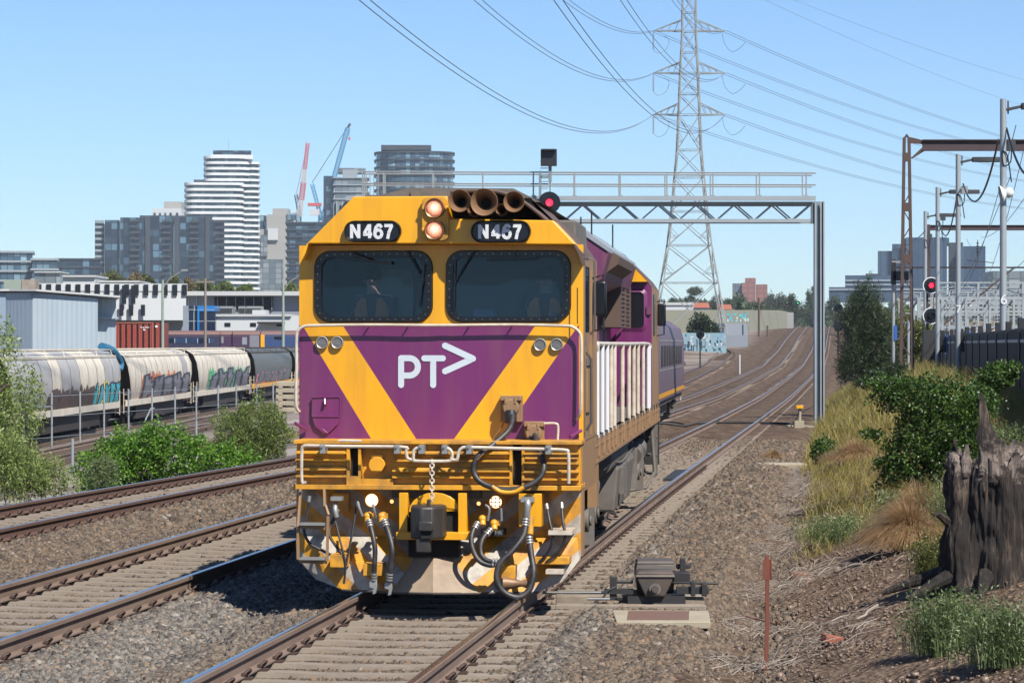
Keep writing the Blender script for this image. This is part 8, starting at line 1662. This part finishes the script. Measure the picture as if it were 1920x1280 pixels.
# white wavy tower
D = 1600; t = slabtower('apartment_tower', 'tall white striped apartment tower with rounded corners', 340, 452, 342, 560, D, 34, 20, 'gl_tower', 'slabwhite', 0.9, 1.5, rad=6)
slabtower('', '', 377, 465, 292, 345, D+3, 30, 5, 'gl_tower', 'slabwhite', 0.9, 1.5, rad=6, parent=t); slabtower('', '', 440, 484, 303, 560, D+6, 30, 24, 'gl_tower', 'slabwhite', 0.9, 1.3, rad=5, parent=t)
def addbox(t, nm, px0, px1, pt, pb, d, dep, mt): a = W(px0, pb, d); b = W(px1, pt, d); L_ = t.location; m = MB(); m.box(a.x-L_.x, b.x-L_.x, d-L_.y, d+dep-L_.y, a.z-L_.z, b.z-L_.z); return m.build(nm, mt, t, smooth=False)
addbox(t, 'penthouse', 392, 470, 290, 298, D+4, 26, 'slabwhite'); addbox(t, 'roof_plant', 396, 467, 282, 290, D+6, 22, 'gl_dark'); addbox(t, 'roof_terrace', 360, 378, 337, 343, D+6, 20, 'slabdark'); addbox(t, 'mast', 426, 426.8, 262, 284, D+12, 1, 'slabgrey')
# others
t = thing('apartment_block', 'pale grey concrete block peeping above the dark apartments', 'building'); bx(t, 'wall', 285, 340, 391, 420, 1700, 25, 'farwhite'); bx(t, 'upper_wall', 307, 340, 378, 392, 1705, 22, 'farconc'); 
for px in (288, 298, 308, 318, 330): bx(t, 'window', px, px+4, 399, 407, 1699.5, 0.8, 'gl_dark')
t = thing('unfinished_tower', 'unfinished bare concrete tower core right of the white tower', 'building'); D = 1750; bx(t, 'core', 500, 545, 402, 560, D, 25, 'farconc'); bx(t, 'core_top', 511, 540, 391, 403, D+2, 20, 'farconc'); bx(t, 'side_core', 484, 500, 430, 560, D+3, 20, 'farconc'); bx(t, 'glazed_box', 487, 498, 404, 430, D+4, 16, 'gl_mid'); bx(t, 'glazed_box', 538, 556, 400, 412, D-1, 18, 'gl_mid'); bx(t, 'screen', 502, 521, 428, 450, D-2, 1.5, 'farwhite'); bx(t, 'site_hoist', 489, 501, 440, 480, D-2, 4, 'gl_grey'); bx(t, 'lower_works', 482, 530, 486, 560, D-6, 8, 'gl_grey')
slabtower('apartment_tower', 'dark glass apartment block cut off by the locomotive left edge', 530, 640, 416, 560, 1350, 40, 11, 'gl_dark', 'slabdark', 0.8, 0.7)
t = slabtower('apartment_tower', 'mid-height block with pale floor lines behind the blue crane', 622, 690, 332, 560, 1650, 30, 17, 'gl_grey', 'slabgrey', 0.9, 0.7); addbox(t, 'side_core', 605, 624, 330, 560, 1655, 25, 'gl_dark'); addbox(t, 'roof_plant', 632, 684, 315, 324, 1656, 18, 'gl_grey'); addbox(t, 'roof_garden', 640, 668, 318, 332, 1652, 10, 'slabgrey')
t = slabtower('apartment_tower', 'curved dark blue glass tower above the locomotive roof', 698, 851, 283, 480, 1500, 44, 14, 'gl_mid', 'slabdark', 1.0, 0.8, rad=14); addbox(t, 'roof_plant', 713, 807, 272, 281, 1508, 22, 'slabdark')
slabtower('office_building', 'low blue-glazed office block with pale floor bands at far left', -60, 52, 470, 560, 1100, 30, 5, 'gl_mid', 'slabgrey', 0.9, 0.8); slabtower('office_building', 'stepped pale office wing right of the blue-glazed block', 48, 100, 484, 560, 1080, 26, 4, 'gl_mid', 'slabgrey', 0.8, 0.8)
t = thing('office_building', 'small grey block with square windows below the stepped wing', 'building'); bx(t, 'wall', 65, 113, 510, 560, 1000, 18, 'gl_grey'); bx(t, 'parapet', 64, 114, 509, 511, 999, 19, 'farwhite')
slabtower('apartment_block', 'long low dark apartment block left of the tall dark one', 96, 183, 484, 560, 1250, 24, 5, 'gl_dark', 'slabdark', 0.6, 0.7)
for px0, px1, pt, lab in ((118, 178, 516, 'white warehouse roofline behind the striped building'), (186, 260, 526, 'pale low rooftop with vents behind the striped building')): t = thing('low_building', lab, 'building'); bx(t, 'wall', px0, px1, pt+3, 560, 400, 12, 'whitewall'); bx(t, 'roof', px0-1, px1+1, pt, pt+3.2, 399.5, 13, 'roofwhite')
# cranes
def mast(m, a, b, w, n, r):
    a = Vector(a); b = Vector(b); d = (b-a).normalized(); s = Vector((1, 0, 0)) if abs(d.x) < 0.7 else Vector((0, 0, 1)); s = (s-d*s.dot(d)).normalized()*w/2; u = d.cross(s).normalized()*w/2; cs = [s+u, s-u, -s-u, -s+u]
    for c in cs: m.bar(a+c, b+c, r)
    for k in range(n):
        p = a.lerp(b, k/n); q = a.lerp(b, (k+1)/n)
        for j in range(4): m.bar(p+cs[j], q+cs[(j+1) % 4], r*0.6); m.bar(p+cs[j], p+cs[(j+1) % 4], r*0.6)
M['crane_blue'] = mat('blue_crane', (0.06, 0.28, 0.50), 0.5); M['crane_red'] = mat('red_crane', (0.60, 0.10, 0.10), 0.5); M['crane_white'] = mat('white_crane', (0.65, 0.63, 0.63), 0.5)
D = 1800; t = thing('tower_crane', 'blue luffing tower crane leaning right above the towers', 'crane', (0, 0, 0)); m = MB(); mast(m, W(605, 410, D), W(652, 240, D), 2.6, 26, 0.6); m.build('jib', 'crane_blue', t, smooth=False); m = MB(); mast(m, W(603, 412, D+4), W(585, 345, D+4), 2.0, 9, 0.5); m.build('a_frame', 'crane_blue', t, smooth=False)
m = MB(); mast(m, W(600, 470, D+2), W(602, 405, D+2), 3.2, 8, 0.6); m.build('tower', 'crane_blue', t, smooth=False); m = MB(); m.bar(W(652, 240, D), W(656, 232, D), 1.4); m.bar(W(656, 232, D), W(657, 236, D), 1.0); m.build('jib_head', 'slabdark', t); m = MB(); m.bar(W(652, 238, D), W(585, 343, D+4), 0.35); m.bar(W(655, 236, D), W(655, 256, D), 0.2); m.build('pendant_line', 'slabdark', t); m = MB(); p = W(655, 260, D); m.box(p.x-0.6, p.x+0.6, D-0.5, D+0.5, p.z-1, p.z+1); m.build('hook_block', 'crane_red', t); m = MB(); p = W(588, 385, D); m.box(p.x-4, p.x+5, D, D+5, p.z-0.4, p.z+1.6); m.build('counterweight', 'crane_red', t); m = MB(); p = W(590, 398, D); m.box(p.x-3, p.x+3, D-2, D+2, p.z-2, p.z+2); m.build('cab', 'crane_white', t)
t = thing('tower_crane', 'red and white luffing tower crane left of the blue crane', 'crane', (0, 0, 0)); D = 1850; A0_ = W(562, 405, D); A1_ = W(577, 268, D)
for k, (f0, f1, c_) in enumerate(((0, 0.22, 'crane_white'), (0.22, 0.46, 'crane_red'), (0.46, 0.64, 'crane_white'), (0.64, 1.0, 'crane_red'))): m = MB(); mast(m, A0_.lerp(A1_, f0), A0_.lerp(A1_, f1), 3.0*(1-0.35*(k == 3)), 6, 0.6); m.build('jib_section', c_, t, smooth=False)
m = MB(); mast(m, W(560, 470, D+3), W(560, 403, D+3), 3.0, 8, 0.6); mast(m, W(562, 405, D+3), W(555, 365, D+3), 2.0, 5, 0.5); m.build('tower', 'slabdark', t, smooth=False); m = MB(); m.bar(W(555, 366, D+3), W(576, 272, D), 0.3); p = W(556, 400, D); m.box(p.x-3, p.x+3, D, D+4, p.z-2, p.z+1); m.build('cab', 'crane_white', t)
# right-hand skyline
t = thing('glass_office_block', 'big dark blue glass office block behind the light poles', 'office building'); D = 1300
for nm, a, b, c, mt, o in (('left_wing', 1643, 1672, 470, 'gl_office', 6), ('left_wing', 1671, 1700, 457, 'gl_office', 4), ('tower', 1699, 1775, 445, 'gl_office', 0), ('dark_link', 1774, 1800, 455, 'slabdark', 8), ('right_wing', 1799, 1845, 462, 'gl_office', 2)): bx(t, nm, a, b, c, 560, D+o, 40-o, mt)
bx(t, 'roof_plant', 1686, 1772, 446, 459, D+12, 20, 'officeband')
t = thing('low_office_block', 'low wide blue office building with pale bands left of the glass block', 'office building'); D = 1150; bx(t, 'upper_floors', 1585, 1705, 516, 560, D, 26, 'officeband'); bx(t, 'lower_floors', 1562, 1740, 538, 566, D-12, 12, 'officeband')
for a, b, c, o in ((1585, 1705, 524, -0.5), (1585, 1705, 532, -0.5), (1562, 1740, 541, -12.5)): bx(t, 'pale_band', a, b, c, c+3.2, D+o, 0.6, 'slabgrey')
bx(t, 'roof_plant', 1620, 1650, 513, 517, D+5, 8, 'slabdark')
t = thing('office_building', 'low grey building at the right edge behind the switchyard', 'office building'); bx(t, 'wall', 1862, 1990, 508, 580, 900, 20, 'gl_grey')
t = thing('brick_apartment_block', 'red brick apartment block on the horizon between the trees', 'apartment block'); D = 1500; bx(t, 'grey_wing', 1373, 1393, 531, 580, D+1, 20, 'gl_grey'); bx(t, 'main_wing', 1392, 1417, 530, 580, D-2, 20, 'brickapt'); bx(t, 'lift_tower', 1397, 1417, 521, 531, D, 14, 'brickapt'); bx(t, 'right_wing', 1416, 1438, 533, 580, D+3, 20, 'brickapt')
turn(bpy.data.objects['glass_office_block'], 1740, 1300); turn(bpy.data.objects['striped_building'], 210, 330); turn(bpy.data.objects['brick_apartment_block'], 1405, 1500); turn(bpy.data.objects['low_office_block'], 1640, 1150)

# soil clods and pebbles on the bare bank
n = 26000; y = 19+33*rng.uniform(0, 1, n)**1.2; u = 2.7+5.3*rng.uniform(0, 1, n); x = xmain(y)+u; nzv = np.array([mnoise.noise((a*1.1, b*0.7, 4)) for a, b in zip(x, y)]); ok = (rng.uniform(0, 1, n) < 0.55+nzv); x, y = x[ok], y[ok]; k = len(x)
cube = np.array([(a, b, c) for c in (-1, 1) for b in (-1, 1) for a in (-1, 1)], float)*0.5; sz = 0.008+0.024*rng.uniform(0, 1, k)**2*np.where(rng.uniform(0, 1, k) < 0.05, 2.6, 1)
V = cube[None]*rng.uniform(0.5, 1.2, (k, 1, 3))+rng.normal(0, 0.12, (k, 8, 3)); a = rng.uniform(0, 6.28, k); ca, sa = np.cos(a)[:, None], np.sin(a)[:, None]; V = np.stack([V[:, :, 0]*ca-V[:, :, 1]*sa, V[:, :, 0]*sa+V[:, :, 1]*ca, V[:, :, 2]], -1)*sz[:, None, None]+np.stack([x, y, ground_z(x, y)+0.03], -1)[:, None]
F_ = (np.arange(k)[:, None, None]*8+np.array([(0, 2, 3, 1), (4, 5, 7, 6), (0, 1, 5, 4), (2, 6, 7, 3), (0, 4, 6, 2), (1, 3, 7, 5)])[None]).reshape(-1, 4)
o = npmesh('soil_clods', V.reshape(-1, 3), F_, leafmat('soil_clod', (0.09, 0.06, 0.045), (0.27, 0.19, 0.135), 0.0, (0.42, 0.34, 0.27))); o['kind'] = 'stuff'; o['label'] = 'soil clods and pebbles on the bare bank'; o['category'] = 'soil'

# ---------------------------------------------------------------- summer haze
m = MB(); m.box(-2600, 2600, -100, 3200, -8, 190); hz = m.build('haze', M['void'], smooth=False); mt = bpy.data.materials.new('haze'); mt.use_nodes = True; n = mt.node_tree.nodes; l = mt.node_tree.links; n.remove(n['Principled BSDF'])
vn = n.new('ShaderNodeVolumePrincipled'); vn.inputs['Color'].default_value = (0.75, 0.87, 1.0, 1); vn.inputs['Density'].default_value = 0.00009; l.new(vn.outputs[0], n['Material Output'].inputs['Volume']); hz.data.materials.clear(); hz.data.materials.append(mt); hz['kind'] = 'stuff'
